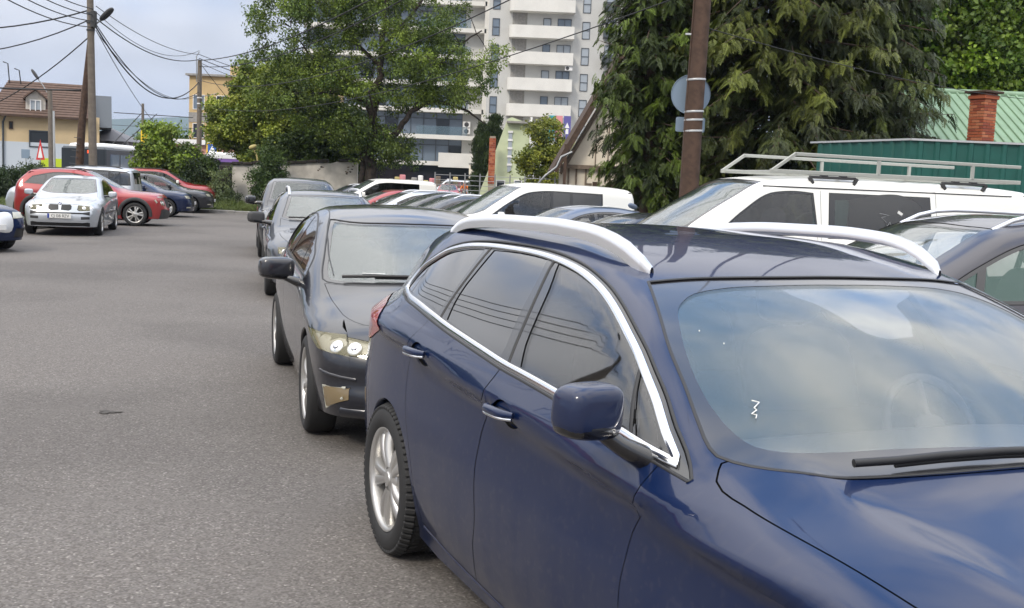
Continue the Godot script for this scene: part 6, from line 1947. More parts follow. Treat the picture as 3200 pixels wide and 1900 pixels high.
func poles() -> void:
	# the pair on the verge
	var p := thing("utility_pole", "grey concrete utility pole carrying a lamp and many cables", "pole", P(-14.52, 0, 38))
	var mb := MB.new()
	mb.tube([Vector3(0.05, -0.1, 0), Vector3(-0.02, 4, 0), Vector3(-0.1, 8.4, 0)], [0.15, 0.125, 0.10], 14)
	part(p, "post", mb, M.pole_concrete)
	for y in [6.2, 6.45, 6.75]:
		var c := MB.new()
		c.lathe([Vector2(0.135, -0.03), Vector2(0.14, 0), Vector2(0.135, 0.03)], 14, Transform3D(Basis(), Vector3(-0.06, y, 0)))
		part(p, "clamp", c, M.dark_plastic)
	var bxx := MB.new()
	bxx.box(Vector3(0.08, 6.55, 0.1), Vector3(0.16, 0.55, 0.2), Basis(), 0.02)
	part(p, "junction_box", bxx, M.dark_plastic)
	lamp_arm(p, Vector3(0.02, 6.25, 0), Vector3(0.36, 6.52, 0.15), M.metal_grey)
	var lean := thing("utility_pole", "dark timber brace pole leaning against the concrete one", "pole", P(-15.2, 0, 38.3))
	mb = MB.new()
	mb.tube([Vector3(0.02, -0.1, 0), Vector3(0.2, 3, 0), Vector3(0.5, 6.6, -0.2)], [0.15, 0.13, 0.10], 12)
	part(lean, "post", mb, M.pole_wood)
	for k in 5:
		var s := MB.new()
		s.tube([Vector3(0.08 + k * 0.04, 1.7 + k * 0.22, 0.15), Vector3(-0.15 + k * 0.04, 1.72 + k * 0.22, 0.2)], 0.012, 5)
		part(lean, "step_iron", s, M.dark_plastic)
	# concrete pole behind the trees
	p = thing("utility_pole", "slim concrete pole in front of the yellow block", "pole", P(-16.62, 0, 58))
	mb = MB.new()
	mb.tube([Vector3(0.02, 0, 0), Vector3(0, 7.3, 0)], [0.15, 0.11], 12)
	part(p, "post", mb, M.pole_concrete)
	mb = MB.new()
	mb.tube([Vector3(-0.15, 6.2, 0), Vector3(-0.17, 7.5, 0), Vector3(-0.02, 7.75, 0)], 0.022, 6)
	part(p, "bracket", mb, M.metal_grey)
	mb = MB.new()
	mb.tube([Vector3(0.1, 5.2, 0), Vector3(0.25, 5.5, 0), Vector3(0.9, 5.65, 0)], 0.02, 6)
	part(p, "bracket", mb, M.metal_grey)
	for y in [5.4, 5.1]:
		mb = MB.new()
		mb.lathe([Vector2(0.125, -0.03), Vector2(0.13, 0), Vector2(0.125, 0.03)], 12, Transform3D(Basis(), Vector3(0.005, y, 0)))
		part(p, "clamp", mb, M.white_trim)
	# street lamps by the house and beyond
	p = thing("street_lamp", "tall grey street lamp in front of the cream house", "street lamp", P(-25.95, 0, 62))
	mb = MB.new()
	mb.tube([Vector3(0, 0, 0), Vector3(-0.1, 5.8, 0)], [0.16, 0.12], 12)
	part(p, "post", mb, M.pole_concrete)
	mb = MB.new()
	mb.tube([Vector3(0.16, 0, 0), Vector3(0.1, 4.6, 0)], [0.08, 0.06], 10)
	part(p, "conduit", mb, M.metal_pale)
	lamp_arm(p, Vector3(-0.25, 5.6, 0), Vector3(-0.75, 6.3, 0), M.metal_grey)
	for q in [[-33.7, 100.0, 7.4, 0.16, "concrete tram mast beyond the tent roof"], [-30.2, 99.0, 4.6, 0.07, "thin tram mast left of the yellow billboard"], [-25.5, 98.0, 7.3, 0.07, "pale thin mast behind the yellow billboard"]]:
		p = thing("tram_mast", q[4], "mast", P(q[0], 0, q[1]))
		mb = MB.new()
		mb.tube([Vector3(0, 0, 0), Vector3(0, q[2], 0)], [q[3], q[3] * 0.75], 8)
		part(p, "post", mb, M.pole_concrete)
		if q[3] > 0.1 or q[2] > 7:
			mb = MB.new()
			mb.tube([Vector3(-2.6, q[2] - 0.9, 0), Vector3(4.5, q[2] - 1.05, 0)], 0.035, 6)
			part(p, "cross_arm", mb, M.wire)
	# wooden pole with the backs of two signs
	p = thing("wooden_pole", "tall brown wooden pole holding the backs of two signs", "pole", P(2.74, -0.1, 17.5))
	mb = MB.new()
	mb.tube([Vector3(-0.04, 0, 0), Vector3(-0.03, 3, 0), Vector3(0.02, 5.5, 0), Vector3(0.06, 9.5, 0)], [0.16, 0.145, 0.13, 0.10], 20)
	part(p, "post", mb, M.pole_wood)
	mb = MB.new()
	mb.tube([Vector3(-0.165, 2.0, 0.06), Vector3(-0.155, 3.6, 0.06), Vector3(-0.14, 4.4, 0.06), Vector3(-0.10, 6.5, 0.06), Vector3(-0.07, 8.5, 0.05)], 0.012, 6)
	part(p, "cable", mb, M.timber)
	for q in [[-0.165, 4.15], [-0.12, 4.75]]:
		mb = MB.new()
		mb.box(Vector3(q[0] - 0.03, q[1], 0.07), Vector3(0.09, 0.03, 0.03), Basis(), 0.005)
		part(p, "insulator", mb, M.metal_pale)
	for y in [3.47, 2.98, 2.85, 2.68]:
		mb = MB.new()
		mb.lathe([Vector2(0.150, -0.015), Vector2(0.154, 0), Vector2(0.150, 0.015)], 24, Transform3D(Basis(Vector3.BACK, 0.06), Vector3(-0.025, y, 0)))
		part(p, "steel_band", mb, M.metal_pale)
	var s := thing("round_sign", "grey back of a round traffic sign strapped to the wooden pole", "sign", P(2.68, 3.16, 17.72))
	mb = MB.new()
	var tilt := Transform3D(Basis(Vector3.RIGHT, PI / 2), Vector3.ZERO)
	mb.lathe([Vector2(0, 0.0), Vector2(0.296, 0.0), Vector2(0.296, 0.0), Vector2(0.306, 0.014), Vector2(0.31, 0.006), Vector2(0.31, -0.012), Vector2(0, -0.012)], 48, tilt)
	part(s, "plate", mb, M.sign_back)
	mb = MB.new()
	mb.box(Vector3(0.17, -0.16, 0.004), Vector3(0.045, 0.085, 0.004))
	part(s, "sticker", mb, M.white_trim)
	s = thing("square_sign", "grey back of a small plate below the round sign", "sign", P(2.70, 2.69, 17.72))
	var rp := PackedVector2Array()
	for c in [[0.20, 0.085, 0.0], [-0.20, 0.085, PI / 2], [-0.20, -0.085, PI], [0.20, -0.085, PI * 1.5]]:
		for k in 5:
			var a: float = c[2] + k * PI / 8
			rp.append(Vector2(c[0] + cos(a) * 0.03, c[1] + sin(a) * 0.03))
	mb = MB.new()
	mb.prism(rp, -0.02)
	part(s, "plate", mb, M.sign_back)
	mb = MB.new()
	mb.box(Vector3(0.15, 0.02, 0.004), Vector3(0.04, 0.085, 0.004))
	part(s, "sticker", mb, M.white_trim)
	# signs by the road
	s = thing("warning_sign", "tall red-edged triangular road sign in front of the cream house", "sign", P(-23.58, 0, 55))
	mb = MB.new()
	mb.tube([Vector3(0, 0, 0), Vector3(0, 2.0, 0)], 0.03, 6)
	part(s, "post", mb, M.metal_grey)
	mb = MB.new()
	mb.prism(PackedVector2Array([Vector2(-0.22, 1.85), Vector2(0.22, 1.85), Vector2(0, 2.85)]), 0.02)
	part(s, "plate", mb, M.sign_red)
	mb = MB.new()
	mb.prism(PackedVector2Array([Vector2(-0.12, 1.95), Vector2(0.12, 1.95), Vector2(0, 2.55)]), 0.01, Transform3D(Basis(), Vector3(0, 0, 0.021)))
	part(s, "face", mb, M.white_trim)
	s = thing("square_sign", "blue-grey back of a square sign by the hedge", "sign", P(-24.3, 0, 55))
	mb = MB.new()
	mb.tube([Vector3(0, 0, 0), Vector3(0, 2.3, 0)], 0.025, 6)
	part(s, "post", mb, M.metal_grey)
	mb = MB.new()
	mb.box(Vector3(0, 2.12, 0.04), Vector3(0.42, 0.44, 0.02), Basis(), 0.005)
	part(s, "plate", mb, M.sign_back)
	s = thing("crossing_sign", "yellow-edged blue pedestrian crossing sign behind the ragged bush", "sign", P(-19.2, 0, 70))
	mb = MB.new()
	mb.tube([Vector3(0, 0, 0), Vector3(0, 2.7, 0)], 0.03, 6)
	part(s, "post", mb, M.metal_grey)
	mb = MB.new()
	mb.box(Vector3(0, 3.05, 0.04), Vector3(0.74, 0.74, 0.02))
	part(s, "plate", mb, M.sign_yellow)
	mb = MB.new()
	mb.box(Vector3(0, 3.05, 0.055), Vector3(0.56, 0.56, 0.012))
	part(s, "face", mb, M.sign_blue)
	mb = MB.new()
	mb.prism(PackedVector2Array([Vector2(-0.2, 2.85), Vector2(0.2, 2.85), Vector2(0, 3.25)]), 0.006, Transform3D(Basis(), Vector3(0, 0, 0.062)))
	part(s, "pictogram", mb, M.white_trim)
	# crooked grey pipe by the wire fence
	mb = MB.new()
	mb.tube([P(0.55, 0, 30), P(0.58, 1.7, 30), P(0.75, 1.9, 30), P(1.05, 2.15, 30), P(1.16, 2.42, 30), P(1.45, 2.56, 30)], 0.032, 8)
	single("bent_pipe", mb, M.metal_grey, "crooked grey pipe curving up beside the timbered gable", "pipe")

func wire(a: Vector3, z: Vector3, sag: float, r: float, label: String) -> void:
	var path := []
	for k in 25:
		var u := k / 24.0
		path.append(a.lerp(z, u) - Vector3(0, sag * 4 * u * (1 - u), 0))
	var mb := MB.new()
	mb.tube(path, r, 5, false)
	single("cable", mb, M.wire, label, "cable", "overhead cables")

func wires() -> void:
	var a := P(-14.4, 6.6, 38)
	var b := P(-16.65, 7.2, 58)
	var k := "overhead cable from the concrete pole, "
	wire(a + V(0, 0.4), b + V(0, 0.4), 0.35, 0.014, k + "uppermost towards the slim pole")
	wire(a + V(0, 0.0), b + V(0, 0.15), 0.55, 0.022, k + "second from the top towards the slim pole")
	wire(a + V(0, 0.2), b + V(0, 0.6), 0.75, 0.012, k + "thin one to the bracket of the slim pole")
	wire(a + V(0, -0.3), b + V(0, -1.0), 1.5, 0.026, k + "thick and deepest sagging")
	wire(a + V(0, -0.2), b + V(0, -1.5), 1.2, 0.018, k + "sagging just above the deepest")
	wire(a + V(0.05, -0.5), b + V(0, -1.7), 0.9, 0.012, k + "thin, crossing the sagging ones")
	wire(a + V(0, -0.4), P(-30.2, 4.6, 99), 1.0, 0.014, k + "slanting down to the thin tram mast")
	wire(a + V(-0.1, 0.3), P(-34, 10.5, 46), 2.0, 0.026, k + "leftwards, upper thick one")
	wire(a + V(-0.1, 0.0), P(-34, 9.5, 50), 2.2, 0.022, k + "leftwards, lower of the sagging pair")
	wire(a + V(-0.1, -0.5), P(-33, 4.0, 60), 1.2, 0.022, k + "leftwards and down past the roof aerial")
	wire(P(-15.0, 4.2, 38.2), P(-32, 5.6, 48), 0.3, 0.03, "stiff cable from the leaning brace out to the left")
	wire(b + V(0, 0.4), P(-8, 6.6, 66), 0.5, 0.016, "cable from the slim pole into the light green tree, upper")
	wire(b + V(0, 0.2), P(-8, 6.2, 66), 0.5, 0.020, "cable from the slim pole into the light green tree, middle")
	wire(b + V(0, 0.0), P(-8, 5.8, 66), 0.6, 0.014, "cable from the slim pole into the light green tree, lower")
	wire(b + V(0.1, -0.1), P(-13.5, 3.0, 62), 0.2, 0.016, "stay wire slanting down right from the slim pole")
	wire(P(2.8, 7.9, 17.5), b + V(0, 0.1), 1.0, 0.022, "thick cable across the big tree from the wooden pole")
	wire(P(2.8, 7.6, 17.5), b + V(0, -0.2), 1.2, 0.018, "second cable across the big tree, just under the thick one")
	wire(P(2.8, 6.2, 17.5), b + V(0, -0.9), 1.3, 0.014, "thin cable across the big tree, lowest")
	wire(P(2.7, 4.75, 17.5), P(-16.6, 5.0, 58), 0.9, 0.011, "pale thin wire across the balconies towards the slim pole")
	wire(P(2.7, 4.2, 17.5), P(16, 4.6, 32), 0.25, 0.008, "thin wire across the huge spruce")
	wire(P(-40, 5.4, 95), P(-22, 5.6, 99), 0.25, 0.02, "tram wire far left beneath the masts")

func far_left() -> void:
	# trolleybus, nose to the viewer's right
	var b := thing("bus", "dark-fronted white trolleybus with orange destination sign behind the poles", "bus", P(-24.2, 0, 62), 0.0)
	part(b, "body", bxl(-1.25, 1.25, 0.35, 2.72, 0, -12, 0.12), M.slate_frame)
	part(b, "front_glass", bxl(-1.2, 1.2, 0.9, 2.62, 0.05, 0.0, 0.03), M.window_dark)
	part(b, "bumper", bxl(-1.25, 1.25, 0.3, 0.85, 0.08, 0.0, 0.05), M.dark_plastic)
	var roof := MB.new()
	roof.blob(Vector3(0, 2.74, -4.5), Vector3(1.2, 0.24, 4.45), Basis(), 0.5, 0.4, 20, 8)
	part(b, "roof_pod", roof, M.white_trim)
	part(b, "destination_sign", bxl(0.25, 0.6, 2.36, 2.52, 0.065, 0.05), M.sign_lit)
	for k in 7:
		part(b, "window", bxl(1.235, 1.265, 1.3, 2.35, -0.7 - k * 1.6, -2.1 - k * 1.6, 0.0), M.window_pane)
	for z in [-2.4, -9.5]:
		for e in [-1.0, 1.0]:
			var w := MB.new()
			w.lathe([Vector2(0.0, 0.13), Vector2(0.28, 0.13), Vector2(0.45, 0.14), Vector2(0.48, 0.1), Vector2(0.48, -0.14)], 24, Transform3D(Basis(Vector3(0, -1, 0), Vector3(e, 0, 0), Vector3(0, 0, e)), Vector3(e * 1.12, 0.48, z)))
			part(b, "wheel", w, M.tyre)
	for e in [-1.0, 1.0]:
		var tr := MB.new()
		tr.tube([Vector3(e * 0.3, 2.9, -5), Vector3(e * 0.5, 5.2, -11)], 0.03, 6)
		part(b, "trolley_pole", tr, M.wire)
	var v := thing("bus", "white and purple bus passing beyond the trolleybus", "bus", P(-19.6, 0, 70), -1.2)
	part(v, "body", bxl(-1.2, 1.2, 0.4, 2.7, 0, -7.5, 0.12), M.purple)
	part(v, "roof", bxl(-1.22, 1.22, 2.35, 2.85, -0.05, -7.3, 0.12), M.white_trim)
	for k in 4:
		part(v, "window", bxl(1.19, 1.225, 1.55, 2.25, -0.5 - k * 1.7, -2.0 - k * 1.7), M.window_dark)
	part(v, "front_glass", bxl(-1.05, 1.05, 1.2, 2.3, 0.03, 0.0), M.window_dark)
	# grey tent roof
	var t := thing("tent", "grey peaked tent with see-through windows above the bus", "tent", P(-30.0, 0, 82))
	var c := MB.new()
	var rows := [[[1.0, 4.55], [0.75, 5.0]], [[0.7, 5.0], [0.2, 5.35]]]
	var r4 := func(r: float, y: float) -> Array: return [Vector3(-r, y, r), Vector3(r, y, r), Vector3(r, y, -r), Vector3(-r, y, -r)]
	for q in [[2.1, 3.5, 0.5, 4.25], [0.6, 4.2, 0.05, 4.5]]:
		var lo: Array = r4.call(q[0], q[1])
		var hi: Array = r4.call(q[2], q[3])
		for k in 4:
			c.fquad(lo[k], lo[(k + 1) % 4], hi[(k + 1) % 4], hi[k])
	part(t, "roof", c, M.canvas_grey)
	part(t, "side", bxl(-1.9, 1.9, 0, 3.5, 1.9, -1.9), M.canvas_grey)
	for x in [-1.0, 0.9]:
		var w := MB.new()
		w.blob(Vector3(x, 2.95, 1.93), Vector3(0.75, 0.45, 0.03), Basis(Vector3.BACK, -0.3), 0.6, 0.6, 16, 6)
		part(t, "window", w, M.window_dark)
	for x in [-1.95, 1.95]:
		part(t, "pole", bxl(x - 0.06, x + 0.06, 0, 3.5, 2.06, 1.94), M.metal_grey)
	# yellow billboard, low shop, far houses
	var bb := thing("billboard", "plain yellow billboard panel beyond the ragged bush", "billboard", P(-22.7, 0, 70), 0.2)
	part(bb, "panel", bxl(-0.95, 0.95, 2.75, 4.2, 0.1, -0.1, 0.02), M.sign_yellow)
	part(bb, "post", bxl(-0.12, 0.12, 0, 2.8, 0.05, -0.12), M.metal_grey)
	part(bb, "seam", bxl(-0.93, 0.93, 3.18, 3.21, 0.115, 0.1), M.timber)
	var s := thing("shop", "low pink shop with a flat white roof edge behind the bush", "shop", P(-21.4, 0, 80))
	part(s, "wall", bxl(-3.2, 3.4, 0, 3.5, 0, -6), M.pink)
	part(s, "roof", bxl(-3.4, 3.6, 3.5, 3.85, 0.3, -6.3), M.white_trim)
	for x in [-1.9, 0.7]:
		part(s, "window", bxl(x, x + 1.3, 1.2, 2.8, 0.05, 0.0), M.window_pane)
	var yb := thing("apartment_block", "yellow and grey apartment block behind the slim pole", "building")
	part(yb, "wall", bx(-34.0, -20, 0, 11.3, 115, 127), M.plaster_yellow)
	part(yb, "parapet", bx(-29.8, -20, 11.3, 12.4, 114.9, 126), M.plaster_yellow)
	part(yb, "roof", bx(-34.3, -19.8, 11.3, 11.5, 114.6, 127.3), M.concrete)
	for k in 4:
		part(yb, "grey_band", bx(-34.02, -20, 6.6 - k * 2.9, 7.6 - k * 2.9, 114.94, 115), M.concrete)
		for j in 5:
			window(yb, -33.6 + j * 2.4, -32.4 + j * 2.4, 7.9 - k * 2.9, 9.4 - k * 2.9, 115, M.white_trim, M.window_dark if (j + k) % 2 else M.window_pane, 2)
	for q in [[-31.5, 4.5, 112, M.roof_red, "far low house with a red roof right of the tram mast"], [-37.5, 5.0, 118, M.roof_brown, "far low house with a brown roof left of the tram mast"]]:
		var h := thing("house", q[4], "house", P(q[0], 0, q[2]))
		part(h, "wall", bxl(-3, 3, 0, 3.2, 0, -6), M.plaster_white)
		var rf := MB.new()
		rf.prism(PackedVector2Array([Vector2(0.4, 3.2), Vector2(-6.4, 3.2), Vector2(-3, q[1])]), 6.6, Transform3D(Basis(Vector3(0, 0, 1), Vector3(0, 1, 0), Vector3(-1, 0, 0)), Vector3(3.3, 0, 0)))
		part(h, "roof", rf, q[3])
	# the long hill beyond the town
	var hm := MB.new()
	var m := 60
	for k in m + 1:
		var x := lerpf(-3600, 1500, float(k) / m)
		var y := 165.0 + 25.0 * sin(x * 0.0021 + 0.8) + 12.0 * sin(x * 0.006)
		for j in 5:
			var u := j / 4.0
			hm.vert(P(x, y * sin(u * PI / 2) - 2.0, 2400.0 + 700.0 * u), Vector3(0, 0.8, 0.6))
		if k:
			for j in 4:
				hm.quad((k - 1) * 5 + j, (k - 1) * 5 + j + 1, k * 5 + j + 1, k * 5 + j)
	single("hill", hm, M.hill_green, "long wooded hill on the horizon", "", "", "structure")

func bxl(x0: float, x1: float, y0: float, y1: float, z0: float, z1: float, bevel := 0.0) -> MB:   # a box in a thing's own axes
	var mb := MB.new()
	mb.box(Vector3((x0 + x1) / 2, (y0 + y1) / 2, (z0 + z1) / 2), Vector3(absf(x1 - x0), absf(y1 - y0), absf(z1 - z0)), Basis(), bevel)
	return mb

func office() -> void:
	var o := thing("office_building", "glass office block with white floor slabs behind the big tree", "building")
	var d := 135.0
	part(o, "core", bx(-26, -4.5, 0, 30, d + 0.3, d + 16), M.slate_frame)
	for k in 8:
		var y := 3.75 + k * 3.15
		part(o, "slab", bx(-26, -4.4, y - 0.28, y + 0.22, d - 1.5, d + 0.3), M.balcony_white)
		part(o, "panel_wall", bx(-6.9, -4.6, y + 0.22, y + 2.87, d + 0.1, d + 0.3), M.plaster_tower)
		for j in 12:
			var x := -6.95 - (j + 1) * 1.55
			var f := MB.new()
			f.box(P(x + 0.03, y + 1.55, d + 0.1), Vector3(0.07, 2.65, 0.12))
			f.box(P(x + 0.78, y + 2.2, d + 0.1), Vector3(1.5, 0.06, 0.12))
			var w := part(o, "window", f, M.slate_frame)
			part(w, "pane", bx(x + 0.07, x + 1.53, y + 0.24, y + 2.16, d + 0.14, d + 0.16), M.window_pane if (j * 3 + k) % 4 else M.window_dark)
			part(w, "pane", bx(x + 0.07, x + 1.53, y + 2.24, y + 2.85, d + 0.14, d + 0.16), M.window_pane)
		if k > 0:
			part(o, "glass_railing", bx(-12.3, -6.2, y + 0.22, y + 1.25, d - 1.45, d - 1.42), M.glass_railing)
	part(o, "white_balcony", bx(-9.5, -3.6, 3.3, 5.0, d - 2.2, d - 0.2), M.balcony_white)
	part(o, "shop_front", bx(-25, -4.6, 0, 3.4, d + 0.05, d + 0.3), M.window_dark)
	for y in [7.35, 8.15]:
		var c := MB.new()
		c.box(P(-6.35, y + 0.35, d - 0.5), Vector3(0.9, 0.7, 0.35), Basis(), 0.03)
		var ac := part(o, "air_conditioner", c, M.white_trim)
		c = MB.new()
		c.lathe([Vector2(0.0, 0), Vector2(0.27, 0), Vector2(0.29, -0.02)], 18, Transform3D(Basis(Vector3.RIGHT, PI / 2), P(-6.35, y + 0.35, d - 0.69)))
		part(ac, "fan", c, M.dark_plastic)
	part(o, "edge_pier", bx(-4.6, -4.1, 0, 30, d - 1.5, d + 2), M.balcony_white)
	# goods set out in front of the shop
	for k in 16:
		var c := [M.white_trim, M.straw, M.rose, M.timber_pale, M.concrete][k % 5] as Material
		var x := -13.4 + k * 0.62
		var mb := MB.new()
		mb.box(P(x, 0.9 + 0.12 * (k % 3), 118.0 + 0.6 * (k % 2)), Vector3(0.5, 1.5 + 0.25 * (k % 3), 0.5), Basis(Vector3.UP, k * 0.3), 0.06)
		var q := single("goods_stack", mb, c, "stack of goods for sale outside the shop under the office", "goods", "goods outside the shop")
	for k in 2:
		var pl := thing("stone_pillar", ["pale stone gate pillar right of the scooter, the taller", "short stone gate pillar beside the taller one"][k], "pillar", P(-3.55 + k * 1.0, 0, 92))
		part(pl, "shaft", bxl(-0.45 + k * 0.12, 0.45 - k * 0.12, 0, 3.1 - k * 0.55, 0.4, -0.4, 0.03), M.plaster_ivory)
		part(pl, "cap", bxl(-0.5 + k * 0.12, 0.5 - k * 0.12, 3.1 - k * 0.55, 3.22 - k * 0.55, 0.45, -0.45, 0.02), M.concrete)

func tower() -> void:
	var t := thing("apartment_tower", "pale grey apartment tower with rows of white balconies", "building")
	var d := 130.0
	part(t, "wall", bx(-4.0, 14.0, 0, 32, d, d + 16), M.plaster_tower)
	for k in range(-3, 6):
		var y := 9.45 + k * 2.95
		# balcony: parapet with rounded left corner
		var pp := PackedVector2Array([Vector2(5.8, 0), Vector2(5.8, 1.6), Vector2(-0.9, 1.6)])
		for j in 7:
			var a := PI / 2 + PI / 2 * j / 6.0
			pp.append(Vector2(-0.9 + cos(a) * 0.75, 0.85 + sin(a) * 0.75))
		pp.append(Vector2(-1.65, 0))
		var mb := MB.new()
		mb.prism(pp, 1.38, Transform3D(Basis(Vector3(1, 0, 0), Vector3(0, 0, 1), Vector3(0, 1, 0)), P(0, y, d)))
		part(t, "balcony", mb, M.balcony_white)
		part(t, "side_wall", bx(0.55, 5.6, y + 1.38, y + 2.95, d - 0.02, d + 0.02), M.plaster_tower)
		window(t, 2.25, 3.15, y + 0.9, y + 2.42, d - 0.02, M.slate_frame, [M.window_pane, M.window_pane_pale][absi(k) % 2])
		window(t, 3.9, 5.5, y + 0.9, y + 2.42, d - 0.02, M.slate_frame, [M.window_pane_pale, M.window_pane][absi(k) % 2], 2)
		part(t, "recess_shade_panel", bx(-1.3, 0.4, y + 1.4, y + 2.95, d - 0.03, d - 0.005), M.concrete)  # flat sheet on the wall; its darker colour stands in for a shaded recess
		window(t, 6.75, 7.65, y + 0.25, y + 2.2, d, M.slate_frame, M.window_pane_pale, 2, true)
		window(t, -3.6, -2.75, y + 0.25, y + 2.2, d, M.slate_frame, M.window_pane, 2, true)
		var rl := MB.new()
		rl.box(P(9.9, y + 0.9, d - 0.7), Vector3(1.5, 1.0, 1.4), Basis(), 0.02)
		part(t, "grey_balcony", rl, M.slate_frame)
		window(t, 9.4, 10.6, y + 1.4, y + 2.6, d, M.slate_frame, M.window_pane_pale)
		if k == 2:
			mb = MB.new()
			mb.box(P(5.35, y - 0.3, d - 1.2), Vector3(0.85, 0.5, 0.3), Basis(), 0.02)
			var ac := part(t, "air_conditioner", mb, M.white_trim)
			mb = MB.new()
			mb.lathe([Vector2(0.0, 0), Vector2(0.2, 0), Vector2(0.22, -0.02)], 16, Transform3D(Basis(Vector3.RIGHT, PI / 2), P(5.2, y - 0.3, d - 1.36)))
			part(ac, "fan", mb, M.dark_plastic)
	# banners and the low white house in front
	var w := thing("white_house", "low white house glimpsed behind the small yellow-green tree", "house")
	part(w, "wall", bx(0.2, 4.6, 0, 6.2, 96, 102), M.white_trim)
	part(w, "roof", bx(0.0, 4.8, 6.2, 6.4, 95.7, 102.3), M.concrete)
	window(w, 1.6, 2.6, 5.0, 6.1, 96, M.slate_frame, M.window_pane_pale, 2)
	window(w, 1.0, 2.4, 3.7, 4.5, 96, M.slate_frame, M.window_pane)
	for k in 3:
		var x: float = [2.75, 3.3, 4.0][k]
		var bn := thing("banner", ["teal banner, left of the three", "rose and white banner in the middle of the three", "indigo banner with white arrow mark, right of the three"][k], "banner", P(x, 0, 94))
		part(bn, "pole", bxl(-0.36, -0.32, 0, 7.6, 0.02, -0.02), M.metal_pale)
		part(bn, "cloth", bxl(-0.3, 0.3, 5.4, 7.5, 0.015, -0.015), [M.teal, M.rose, M.indigo][k])
		if k == 2:
			var mk := MB.new()
			mk.prism(PackedVector2Array([Vector2(-0.2, 6.5), Vector2(0, 6.95), Vector2(0.2, 6.5)]), 0.006, Transform3D(Basis(), Vector3(0, 0, 0.016)))
			part(bn, "mark", mk, M.white_trim)
			part(bn, "mark", bxl(-0.12, 0.12, 6.0, 6.42, 0.022, 0.016), M.white_trim)

